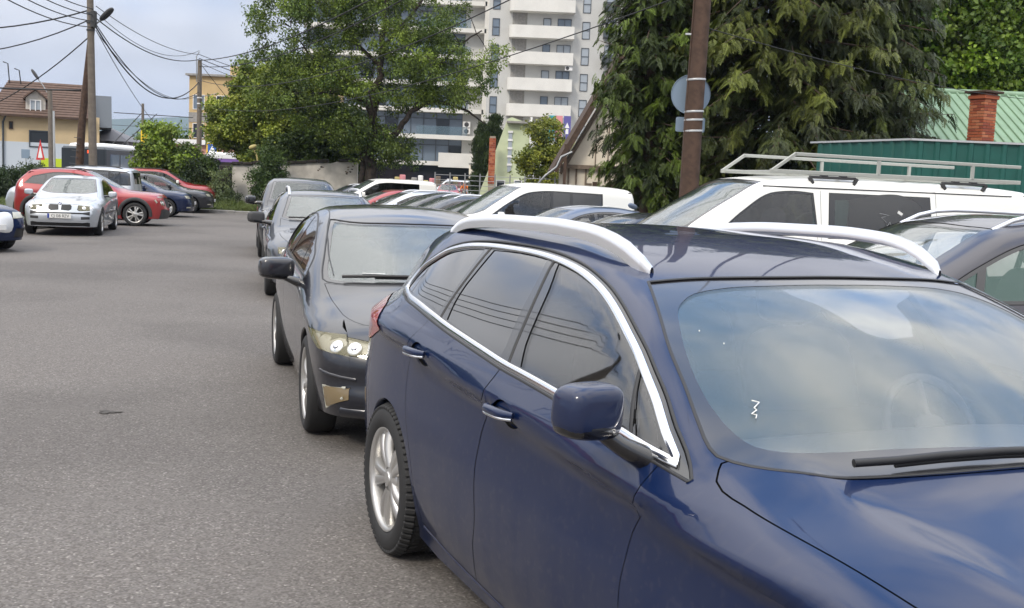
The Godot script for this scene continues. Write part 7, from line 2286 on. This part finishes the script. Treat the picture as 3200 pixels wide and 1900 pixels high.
func right_houses() -> void:
	# pale green house with a leaning gable
	var g := thing("green_house", "pale green steep-gabled house with a column of glass blocks", "house")
	var mb := MB.new()
	mb.prism(PackedVector2Array([Vector2(-2.6, 0), Vector2(0.62, 0), Vector2(0.62, 5.2), Vector2(-0.45, 5.55), Vector2(-0.72, 5.45), Vector2(-1.75, 2.35)]), -6.0, Transform3D(Basis(), P(0, 0, 66)))
	part(g, "wall", mb, M.plaster_green)
	part(g, "trim", bx(0.62, 0.75, 0, 5.6, 65.9, 72), M.white_trim)
	for k in 5:
		part(g, "glass_block", bx(-0.62, -0.40, 2.35 + k * 0.48, 2.71 + k * 0.48, 65.94, 66), M.window_pane_pale)
		part(g, "block_frame", bx(-0.66, -0.36, 2.71 + k * 0.48, 2.83 + k * 0.48, 65.9, 66), M.white_trim)
	window(g, -1.25, -0.7, 0.6, 1.85, 66, M.white_trim, M.window_dark)
	window(g, -0.2, 0.3, 0.6, 1.9, 66, M.white_trim, M.window_pane_pale)
	part(g, "eave", bx(-0.75, 0.8, 5.2, 5.32, 65.6, 72), M.concrete)
	var c := thing("chimney", "narrow red brick chimney beside the pale green house", "chimney", P(-1.52, 0, 65))
	bricks(c, 0.36, 0.36, 1.6, 4.35, 0.12)
	# half-timbered gable
	var h := thing("timbered_house", "ivory half-timbered gable house under dark sloping eaves", "house")
	var d := 40.0
	mb = MB.new()
	mb.prism(PackedVector2Array([Vector2(1.75, 0), Vector2(6.4, 0), Vector2(6.4, 2.2), Vector2(4.1, 6.6), Vector2(1.75, 2.35)]), -7.0, Transform3D(Basis(), P(0, 0, d)))
	part(h, "wall", mb, M.plaster_ivory)
	for e in [0, 1]:
		var a := P(1.30, 2.20, d + 3) if e == 0 else P(6.85, 2.2, d + 3)
		var z := P(4.1, 7.45, d + 3)
		var dir := (z - a).normalized()
		mb = MB.new()
		mb.box((a + z) / 2, Vector3(7.2, 0.14, a.distance_to(z)), Basis(Vector3(0, 0, 1) * 1.0, (Vector3(0, 0, 1)).cross(dir).normalized() * -1.0, dir).orthonormalized())
		var rf := part(h, "roof", mb, M.timber)
		mb = MB.new()
		a = P(a.x, a.y, d - 0.66)
		z = P(z.x, z.y, d - 0.66)
		mb.box((a + z) / 2 + Vector3(0, -0.05, 0), Vector3(0.06, 0.20, a.distance_to(z)), Basis.looking_at(dir, Vector3.UP))
		part(rf, "bargeboard", mb, M.timber)
		mb = MB.new()
		mb.box((a + z) / 2 + Vector3(0.24 if e == 0 else -0.24, -0.12, -0.58), Vector3(0.14, 0.12, a.distance_to(z)), Basis.looking_at(dir, Vector3.UP))
		part(rf, "rafter", mb, M.timber_pale)
	for q in [[1.45, 6.4, 2.28, 2.42, 0.16], [1.75, 6.4, 0.92, 1.02, 0.05], [1.75, 6.4, 1.44, 1.5, 0.04]]:
		part(h, "beam", bx(q[0], q[1], q[2], q[3], d - q[4], d), M.timber_pale)
	for x in [1.80, 2.08, 2.42, 2.9, 3.28, 3.75, 4.2, 4.7, 5.2]:
		part(h, "stud", bx(x, x + 0.06, 0.0, 2.28, d - 0.05, d), M.timber_pale)
	for x in [2.75, 3.2, 3.7, 4.2, 4.7]:
		part(h, "stud", bx(x, x + 0.035, 2.42, 2.42 + (x - 1.75) * 1.75 if x < 4.0 else 5.2, d - 0.03, d), M.timber_pale)
	part(h, "corner_post", bx(1.60, 1.70, 0, 3.1, d - 1.0, d - 0.9), M.timber)
	window(h, 2.96, 3.24, 1.05, 1.42, d, M.white_trim, M.window_pane_pale, 2)
	window(h, 2.12, 2.4, 1.05, 1.42, d, M.white_trim, M.window_pane_pale, 1)
	# fence of thin wire in front
	var f := thing("wire_fence", "low wire fence with thin posts before the timbered house", "fence")
	for k in 16:
		var x := -3.4 + k * 0.62
		mb = MB.new()
		mb.tube([P(x, 0, 46), P(x, 2.0, 46)], 0.028, 6)
		part(f, "post", mb, M.metal_grey)
	for k in 9:
		mb = MB.new()
		mb.tube([P(-3.4, 0.3 + k * 0.2, 46), P(5.9, 0.3 + k * 0.2, 46)], 0.012, 5)
		part(f, "wire", mb, M.metal_grey)
	var f2 := thing("pale_railing", "pale rusty railing below the timbered gable", "railing")
	mb = MB.new()
	mb.box(P(3.6, 1.62, 36), Vector3(2.4, 0.07, 0.05))
	part(f2, "rail", mb, M.timber_pale)
	for k in 13:
		part(f2, "bar", bx(2.45 + k * 0.19, 2.48 + k * 0.19, 0.3, 1.62, 35.98, 36.02), M.timber_pale)
	# dark boards behind the spruces
	var bf := thing("board_fence", "weathered dark board fence under the spruces", "fence")
	for k in 30:
		part(bf, "board", bx(1.9 + k * 0.2, 2.085 + k * 0.2, 0, 1.75 + 0.06 * sin(k * 2.3), 31.0, 31.03), M.timber if k % 3 else M.timber_pale)
	# green sheet fence and the green-roofed house
	var gf := thing("sheet_fence", "dark green ribbed metal fence behind the white van", "fence")
	ribbed(gf, P(7.0, 0, 20), P(14, 0, 20.0), 2.72)
	ribbed(gf, P(7.0, 0, 20), P(5.95, 0, 22.7), 2.72)
	var gh := thing("green_roof_house", "house with a pale green ribbed roof at the right edge", "house")
	part(gh, "wall", bx(9.2, 22, 0, 2.9, 30.2, 37), M.plaster_white)
	mb = MB.new()
	mb.prism(PackedVector2Array([Vector2(29.3, 2.75), Vector2(37.8, 2.75), Vector2(33.7, 4.85), Vector2(33.4, 4.85)]), 14.0, Transform3D(Basis(Vector3(0, 0, -1), Vector3(0, 1, 0), Vector3(1, 0, 0)), Vector3(8.6, 0, 0)))
	var rf2 := part(gh, "roof", mb, M.green_roof)
	for k in 56:
		var x := 8.7 + k * 0.25
		mb = MB.new()
		mb.tube([P(x, 2.78, 29.3), P(x, 4.87, 33.4)], 0.035, 6)
		part(rf2, "rib", mb, M.green_roof)
	mb = MB.new()
	mb.tube([P(8.6, 4.9, 33.55), P(22.6, 4.9, 33.55)], 0.11, 8)
	part(rf2, "ridge_cap", mb, M.green_roof)
	var ch := thing("chimney", "red brick chimney on the green-roofed house", "chimney", P(11.9, 0, 28.9), 0.5)
	bricks(ch, 0.46, 0.46, 2.2, 4.45, 0.075)
	part(ch, "cap", bxl(-0.34, 0.34, 4.45, 4.51, 0.34, -0.34, 0.01), M.timber)
	part(ch, "collar", bxl(-0.27, 0.27, 4.30, 4.40, 0.27, -0.27, 0.01), M.brick)

func bricks(parent: Node3D, w: float, dp: float, y0: float, y1: float, course: float) -> void:
	part(parent, "core", bxl(-w / 2 + 0.012, w / 2 - 0.012, y0 - 2.0, y1, dp / 2 - 0.012, -dp / 2 + 0.012), M.mortar)
	var n := int((y1 - y0) / course)
	var mats := [M.brick, M.brick_pale, M.brick_dark]
	var mesh := {}
	for k in n:
		for side in 4:
			var ww := w if side % 2 == 0 else dp
			var far := dp / 2 if side % 2 == 0 else w / 2
			var cuts := [-ww / 2, ww * (0.02 if k % 2 else -0.24), ww * (0.5 if k % 2 else 0.26), ww / 2]
			for j in 3:
				var l: float = cuts[j + 1] - cuts[j] - 0.012
				if l < 0.03: continue
				var id := rng.randi() % 3
				var key := [int(l * 1000), id]
				if not mesh.has(key):
					var mb := MB.new()
					mb.box(Vector3.ZERO, Vector3(l, course - 0.013, 0.05))
					mesh[key] = mb.mesh(mats[id])
				var o := part(parent, "brick", mesh[key])
				var rot := Basis(Vector3.UP, side * PI / 2)
				o.transform = Transform3D(rot, rot * Vector3((cuts[j] + cuts[j + 1]) / 2, 0, far - 0.02 + 0.004 * rng.randf()) + Vector3(0, y0 + (k + 0.5) * course, 0))

func ribbed(parent: Node3D, a: Vector3, z: Vector3, ht: float) -> void:
	var ln := a.distance_to(z)
	var n := int(ln / 0.30)
	var dir := (z - a).normalized()
	var nn := Vector3(-dir.z, 0, dir.x)
	if nn.dot(Vector3(0, 0, 1)) < 0: nn = -nn
	var mesh: ArrayMesh
	for k in n:
		if mesh == null:
			var mb := MB.new()
			var prof := [[0.0, 0.0], [0.12, 0.0], [0.145, 0.03], [0.215, 0.03], [0.24, 0.0], [0.30, 0.0]]
			for j in 5:
				var p: Vector3 = dir * prof[j][0] + nn * prof[j][1]
				var q: Vector3 = dir * prof[j + 1][0] + nn * prof[j + 1][1]
				mb.fquad(p, q, q + Vector3(0, ht, 0), p + Vector3(0, ht, 0))
			mesh = mb.mesh(M.green_sheet)
		part(parent, "sheet", mesh, null, a + dir * 0.30 * k)
	var cap := MB.new()
	cap.box((a + z) / 2 + Vector3(0, ht + 0.01, 0), Vector3(0.10, 0.035, ln), Basis.looking_at(dir, Vector3.UP))
	part(parent, "cap_rail", cap, M.metal_pale)

func rider() -> void:
	var s := thing("scooter", "small dark scooter coming up the road by the stone pillars", "scooter", P(-4.15, 0, 88))
	for z in [0.6, -0.6]:
		var w := MB.new()
		w.lathe([Vector2(0.16, 0.05), Vector2(0.24, 0.06), Vector2(0.28, 0.03), Vector2(0.28, -0.03), Vector2(0.24, -0.06), Vector2(0.16, -0.05)], 18, Transform3D(Basis(Vector3(0, -1, 0), Vector3(1, 0, 0), Vector3(0, 0, 1)), Vector3(0, 0.28, z)))
		part(s, "wheel", w, M.tyre)
	var b := MB.new()
	b.blob(Vector3(0, 0.72, 0.45), Vector3(0.2, 0.38, 0.1), Basis(Vector3.RIGHT, -0.3), 0.7, 0.7, 14, 8)
	b.blob(Vector3(0, 0.55, -0.4), Vector3(0.19, 0.25, 0.45), Basis(), 0.7, 0.7, 14, 8)
	b.box(Vector3(0, 0.32, 0.05), Vector3(0.32, 0.08, 0.6), Basis(), 0.02)
	part(s, "body", b, M.dark_plastic)
	var l := MB.new()
	l.blob(Vector3(0, 0.85, 0.56), Vector3(0.09, 0.07, 0.03), Basis(), 0.9, 0.9, 10, 6)
	part(s, "headlight", l, M.lamp_clear)
	var hb := MB.new()
	hb.tube([Vector3(-0.36, 1.02, 0.32), Vector3(0, 1.05, 0.42), Vector3(0.36, 1.02, 0.32)], 0.018, 6)
	part(s, "handlebar", hb, M.dark_plastic)
	# the rider: one body from joints, seated, hands on the bar
	var joints := [[Vector3(0, 0.82, -0.3), Vector3(0, 1.15, -0.22), 0.16, 0.17], [Vector3(0, 1.15, -0.22), Vector3(0, 1.38, -0.16), 0.18, 0.13], [Vector3(0, 1.38, -0.16), Vector3(0, 1.5, -0.13), 0.06, 0.06]]
	for e in [-1.0, 1.0]:
		joints += [[Vector3(e * 0.1, 0.82, -0.28), Vector3(e * 0.17, 0.78, 0.12), 0.1, 0.075], [Vector3(e * 0.17, 0.78, 0.12), Vector3(e * 0.15, 0.40, 0.1), 0.07, 0.045], [Vector3(e * 0.15, 0.40, 0.1), Vector3(e * 0.15, 0.38, 0.28), 0.045, 0.04],
			[Vector3(e * 0.2, 1.33, -0.17), Vector3(e * 0.3, 1.08, -0.02), 0.06, 0.05], [Vector3(e * 0.3, 1.08, -0.02), Vector3(e * 0.33, 1.04, 0.28), 0.045, 0.035]]
	var body := MB.new()
	for j in joints:
		var path := []
		for k in 6: path.append(j[0].lerp(j[1], k / 5.0))
		body.tube(path, taper(j[2], j[3], 5), 12)
		body.blob(j[1], Vector3.ONE * j[3], Basis(), 1, 1, 12, 8)
	var r := thing("person", "rider in an orange top sitting on the dark scooter", "person", P(-4.15, 0, 88))
	part(r, "body", body, M.orange_vest)
	var hd := MB.new()
	hd.blob(Vector3(0, 1.62, -0.1), Vector3(0.13, 0.15, 0.14), Basis(), 0.95, 0.95, 16, 12)
	part(r, "helmet", hd, M.white_trim)
	var fc := MB.new()
	fc.blob(Vector3(0, 1.58, 0.0), Vector3(0.085, 0.09, 0.06), Basis(), 0.95, 0.95, 12, 8)
	part(r, "face", fc, M.skin)

func mirrored_side() -> void:
	# what stands left of the view and shows in the glass of the estate
	var p := thing("utility_pole", "pole with coiled cables and a lamp, mirrored in the estate's window", "pole", P(-9.6, 0, 11.5))
	var mb := MB.new()
	mb.tube([Vector3(0, 0, 0), Vector3(0, 8.2, 0)], [0.16, 0.11], 12)
	part(p, "post", mb, M.pole_concrete)
	lamp_arm(p, Vector3(0, 7.6, 0), Vector3(1.5, 8.5, 0.4), M.metal_grey)
	for k in 5:
		mb = MB.new()
		var ring := []
		for j in 17: ring.append(Vector3(0.22 * cos(TAU * j / 16) * (1 + 0.15 * k), 7.2 - 0.12 * k + 0.28 * sin(TAU * j / 16), 0.14 + 0.03 * k))
		mb.tube(ring, 0.016, 5, false)
		part(p, "cable_coil", mb, M.wire)
	for k in 4:
		wire(P(-9.6, 7.7 - k * 0.35, 11.5), P(-14.5, 6.9 - k * 0.2, 38), 0.9, 0.016, "cable from the mirrored pole to the concrete pole, %s from the top" % ["first", "second", "third", "fourth"][k])
		wire(P(-9.6, 7.6 - k * 0.4, 11.5), P(-7.0, 8.0 - k * 0.4, -14), 0.8, 0.016, "cable from the mirrored pole to behind the viewer, %s from the top" % ["first", "second", "third", "fourth"][k])
	var h := thing("house", "red-roofed house left of the view, mirrored in the estate's window", "house", P(-19.5, 0, 13.0), 0.9)
	part(h, "wall", bxl(-5, 5, 0, 3.4, 0, -7), M.plaster_white)
	mb = MB.new()
	mb.prism(PackedVector2Array([Vector2(0.5, 3.3), Vector2(-7.5, 3.3), Vector2(-3.5, 6.0)]), 11.0, Transform3D(Basis(Vector3(0, 0, 1), Vector3(0, 1, 0), Vector3(-1, 0, 0)), Vector3(5.5, 0, 0)))
	part(h, "roof", mb, M.roof_red)

func materials() -> void:
	paint("paint_hero", lin(0.003, 0.0115, 0.048), 0.0, 0.35, 0.85)
	M.paint_hero.metallic_specular = 0.22
	paint("paint_navy", lin(0.0035, 0.005, 0.011), 0.0, 0.28, 1.0)
	paint("paint_slate", lin(0.05, 0.058, 0.075), 0.4, 0.4)
	paint("paint_dusk", lin(0.014, 0.015, 0.02), 0.3, 0.4)
	paint("paint_silver", lin(0.48, 0.51, 0.55), 0.5, 0.4)
	paint("paint_white", lin(0.78, 0.78, 0.74), 0.0, 0.4, 0.7)
	paint("paint_red", lin(0.30, 0.018, 0.02), 0.1, 0.4)
	paint("paint_bluegrey", lin(0.10, 0.13, 0.19), 0.45, 0.4)
	paint("paint_violet", lin(0.022, 0.021, 0.032), 0.3, 0.4)
	paint("black_gloss", lin(0.006, 0.006, 0.007), 0.0, 0.25)
	paint("frit", lin(0.012, 0.011, 0.012), 0.0, 0.3)
	mat("black_plastic", lin(0.012, 0.012, 0.013), 0.45)
	mat("dark_plastic", lin(0.04, 0.04, 0.042), 0.6)
	mat("silver_plastic", lin(0.42, 0.43, 0.44), 0.35, 0.3)
	mat("lining", lin(0.006, 0.006, 0.006), 0.9)
	mat("underbody", lin(0.008, 0.008, 0.008), 0.9)
	mat("dash", lin(0.03, 0.03, 0.031), 0.6)
	mat("seat", lin(0.035, 0.036, 0.04), 0.85)
	mat("tyre", lin(0.018, 0.018, 0.0185), 0.75)
	mat("brake", lin(0.03, 0.028, 0.027), 0.5, 0.3)
	mat("alloy", lin(0.55, 0.54, 0.52), 0.32, 0.75)
	mat("satin", lin(0.80, 0.81, 0.83), 0.34, 0.75)
	mat("chrome", lin(0.82, 0.83, 0.85), 0.12, 1.0)
	mat("mirror", lin(0.85, 0.86, 0.88), 0.03, 1.0)
	glass("glass_privacy", Color(0.01, 0.011, 0.012, 0.93))
	glass("glass_side", Color(0.02, 0.028, 0.03, 0.30))
	glass("glass_screen", Color(0.52, 0.58, 0.57, 0.13))
	glass("glass_dark", Color(0.012, 0.014, 0.016, 0.9))
	glass("glass_teal", Color(0.22, 0.42, 0.38, 0.24))
	glass("glass_pale", Color(0.42, 0.47, 0.46, 0.26))
	for g in ["glass_privacy", "glass_side", "glass_dark"]:
		if M.has(g):
			M[g].clearcoat_enabled = true
			M[g].clearcoat = 1.0
			M[g].clearcoat_roughness = 0.02
			M[g].metallic_specular = 0.68
	mat("rack", lin(0.36, 0.37, 0.34), 0.5, 0.2)
	glass("lamp_glass", Color(0.75, 0.72, 0.55, 0.22))
	mat("lamp_housing", lin(0.30, 0.29, 0.25), 0.35, 0.4)
	glass("glass_car", Color(0.03, 0.04, 0.045, 0.5))
	paint("lamp_clear", lin(0.46, 0.45, 0.37), 0.25, 0.25)
	paint("lamp_red", lin(0.42, 0.012, 0.014), 0.1, 0.25)
	paint("lamp_amber", lin(0.20, 0.15, 0.08), 0.1, 0.25)
	mat("plate", lin(0.72, 0.72, 0.70), 0.4)
	mat("plate_blue", lin(0.02, 0.05, 0.30), 0.4)
	mat("ink", lin(0.01, 0.01, 0.012), 0.5)

func dust() -> void:   # road film on the lower bodywork, in metres along and up the side
	var f := FastNoiseLite.new()
	f.seed = 12
	f.fractal_octaves = 4
	f.frequency = 0.02
	var im := Image.create(1024, 512, false, Image.FORMAT_RGBA8)
	for y in 512:
		var up := y / 512.0 * 4.0
		for x in 1024:
			var n := f.get_noise_2d(x * 1.0, y * 0.7)
			var streak := f.get_noise_2d(x * 3.0, y * 0.25 + 900.0)
			var speck := 0.10 if f.get_noise_2d(x * 9.0, y * 9.0 + 300.0) > 0.36 else 0.0
			var a := 0.0
			if up < 1.6:
				a = smoothstep(0.85, 0.12, up) * clampf(0.30 + 0.45 * n + 0.35 * streak, 0, 1) * 0.45 + speck * smoothstep(1.3, 0.4, up)
			im.set_pixel(x, y, Color(0.36, 0.345, 0.33, clampf(a, 0, 0.5)))
	var t := ImageTexture.create_from_image(im)
	for nm in ["paint_hero", "paint_navy", "paint_slate", "paint_white", "paint_red", "paint_violet"]:
		var m: StandardMaterial3D = M[nm]
		m.detail_enabled = true
		m.detail_albedo = t
		m.detail_blend_mode = BaseMaterial3D.BLEND_MODE_MIX
		m.detail_uv_layer = BaseMaterial3D.DETAIL_UV_1
		m.uv1_scale = Vector3(0.125, 0.25, 1)

func sky_picture() -> ImageTexture:   # broken cloud with blue gaps, whiter towards the zenith, grey-blue low down
	var w := 768
	var h := 384
	var f := FastNoiseLite.new()
	f.seed = 5
	f.noise_type = FastNoiseLite.TYPE_SIMPLEX_SMOOTH
	f.fractal_type = FastNoiseLite.FRACTAL_FBM
	f.fractal_octaves = 5
	f.frequency = 0.9
	var im := Image.create(w, h, false, Image.FORMAT_RGBF)
	for y in h:
		var el := PI / 2 - (y + 0.5) / h * PI
		var up := maxf(sin(el), 0.0)
		for x in w:
			var az := (x + 0.5) / w * TAU
			var d := Vector3(cos(el) * sin(az), up, -cos(el) * cos(az))
			var q := d / (up + 0.16)
			var c := f.get_noise_3d(q.x, q.z, 0.0)
			var c2 := f.get_noise_3d(q.x * 2.3 + 9.0, q.z * 2.3, 4.0)
			var cover := smoothstep(-0.62, 0.0, c + 0.25 * c2)
			cover = lerpf(cover, 0.9, clampf(1.0 - up * 4.0, 0.0, 1.0))
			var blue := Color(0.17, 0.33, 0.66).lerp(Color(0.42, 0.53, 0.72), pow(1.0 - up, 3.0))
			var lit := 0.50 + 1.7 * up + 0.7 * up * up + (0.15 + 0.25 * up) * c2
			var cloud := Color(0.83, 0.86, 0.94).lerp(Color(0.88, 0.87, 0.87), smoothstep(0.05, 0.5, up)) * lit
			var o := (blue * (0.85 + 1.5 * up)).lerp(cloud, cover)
			im.set_pixel(x, y, o)
	return ImageTexture.create_from_image(im)

func dip(x: float, d: float) -> float:   # the ground falls a hand's breadth towards the far row
	return -0.10 * smoothstep(-0.5, 1.5, x - (0.6 - 0.25 * (d - 15.0))) * smoothstep(7.0, 10.5, d) * (1.0 - smoothstep(60.0, 75.0, d))

func ground() -> void:
	var xs := [-900, -500, -250, -120, -70, -45, -35]
	for k in range(-30, 31): xs.append(k)
	xs.append_array([40, 60, 100, 200, 400, 900])
	var ds := [-300, -120, -50, -20, -8]
	for k in range(-4, 81): ds.append(k)
	ds.append_array([90, 110, 150, 250, 500, 1000, 1600])
	var mb := MB.new()
	for k in ds.size():
		for j in xs.size():
			mb.vert(P(xs[j], dip(xs[j], ds[k]), ds[k]), Vector3.UP, Vector2(xs[j], ds[k]))
			if k and j:
				var a: int = k * xs.size() + j
				mb.quad(a - xs.size() - 1, a - xs.size(), a, a - 1)
	var m := mat("asphalt", lin(0.82, 0.81, 0.805), 0.9)
	m.albedo_texture = noise_tex(FastNoiseLite.TYPE_CELLULAR, 0.22, 1024, [[0.0, lin(0.105, 0.097, 0.091)], [0.4, lin(0.15, 0.141, 0.134)], [0.8, lin(0.19, 0.18, 0.172)], [0.95, lin(0.22, 0.21, 0.20)], [1.0, lin(0.36, 0.345, 0.33)]], 3)
	m.uv1_scale = Vector3(0.48, 0.48, 1)
	m.normal_enabled = true
	m.normal_texture = noise_tex(FastNoiseLite.TYPE_CELLULAR, 0.22, 1024, [], 3, 1, true, 3.0)
	m.normal_scale = 0.5
	m.detail_enabled = true
	m.detail_blend_mode = BaseMaterial3D.BLEND_MODE_MUL
	m.detail_uv_layer = BaseMaterial3D.DETAIL_UV_2
	m.detail_albedo = noise_tex(FastNoiseLite.TYPE_SIMPLEX_SMOOTH, 0.006, 1024, [[0.25, Color(0.90, 0.89, 0.88)], [0.5, Color(0.97, 0.96, 0.95)], [0.7, Color(1, 0.99, 0.98)]], 8, 5)
	var arr := []
	arr.resize(Mesh.ARRAY_MAX)
	arr[Mesh.ARRAY_VERTEX] = mb.v
	arr[Mesh.ARRAY_NORMAL] = mb.n
	arr[Mesh.ARRAY_TEX_UV] = mb.uv
	var uv2 := PackedVector2Array()
	for q in mb.uv: uv2.append(q / 23.0)
	arr[Mesh.ARRAY_TEX_UV2] = uv2
	arr[Mesh.ARRAY_INDEX] = mb.i
	var r := ArrayMesh.new()
	r.add_surface_from_arrays(Mesh.PRIMITIVE_TRIANGLES, arr)
	r.surface_set_material(0, m)
	tag(part(self, "ground", r), "grey worn asphalt of the car park", "", "", "structure")

func _ready() -> void:
	rng.seed = 7
	var cam := Camera3D.new()
	add_child(cam)
	cam.position = Vector3(0, 1.64, 0)
	cam.rotation = Vector3(-0.108, 0, 0.042)
	cam.fov = 30.74
	cam.near = 0.05
	cam.far = 6000
	cam.current = true
	var we := WorldEnvironment.new()
	var env := Environment.new()
	env.background_mode = Environment.BG_SKY
	var sky := Sky.new()
	var sm := PanoramaSkyMaterial.new()
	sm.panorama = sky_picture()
	sky.sky_material = sm
	env.sky = sky
	env.background_energy_multiplier = 1.0
	env.tonemap_mode = Environment.TONE_MAPPER_LINEAR
	env.tonemap_exposure = 1.25
	env.fog_enabled = true
	env.fog_density = 0.00016
	env.fog_light_color = Color(0.75, 0.83, 0.95)
	env.sdfgi_enabled = true
	env.ssao_enabled = true
	env.ssil_enabled = true
	we.environment = env
	add_child(we)
	var sun := DirectionalLight3D.new()
	sun.name = "sun"
	sun.light_energy = 0.5
	sun.light_color = Color(1.0, 0.96, 0.9)
	sun.light_angular_distance = 12.0
	sun.shadow_enabled = true
	sun.rotation = Vector3(-0.72, -0.5, 0)
	add_child(sun)
	materials()
	dust()
	ground()
	world_materials()
	ground_bits()
	tower()
	office()
	left_house()
	far_left()
	right_houses()
	old_wall()
	plants()
	poles()
	mirrored_side()
	hero()
	civic()
	lane_cars()
	left_cars()
	right_cars()
	rider()
	wires()
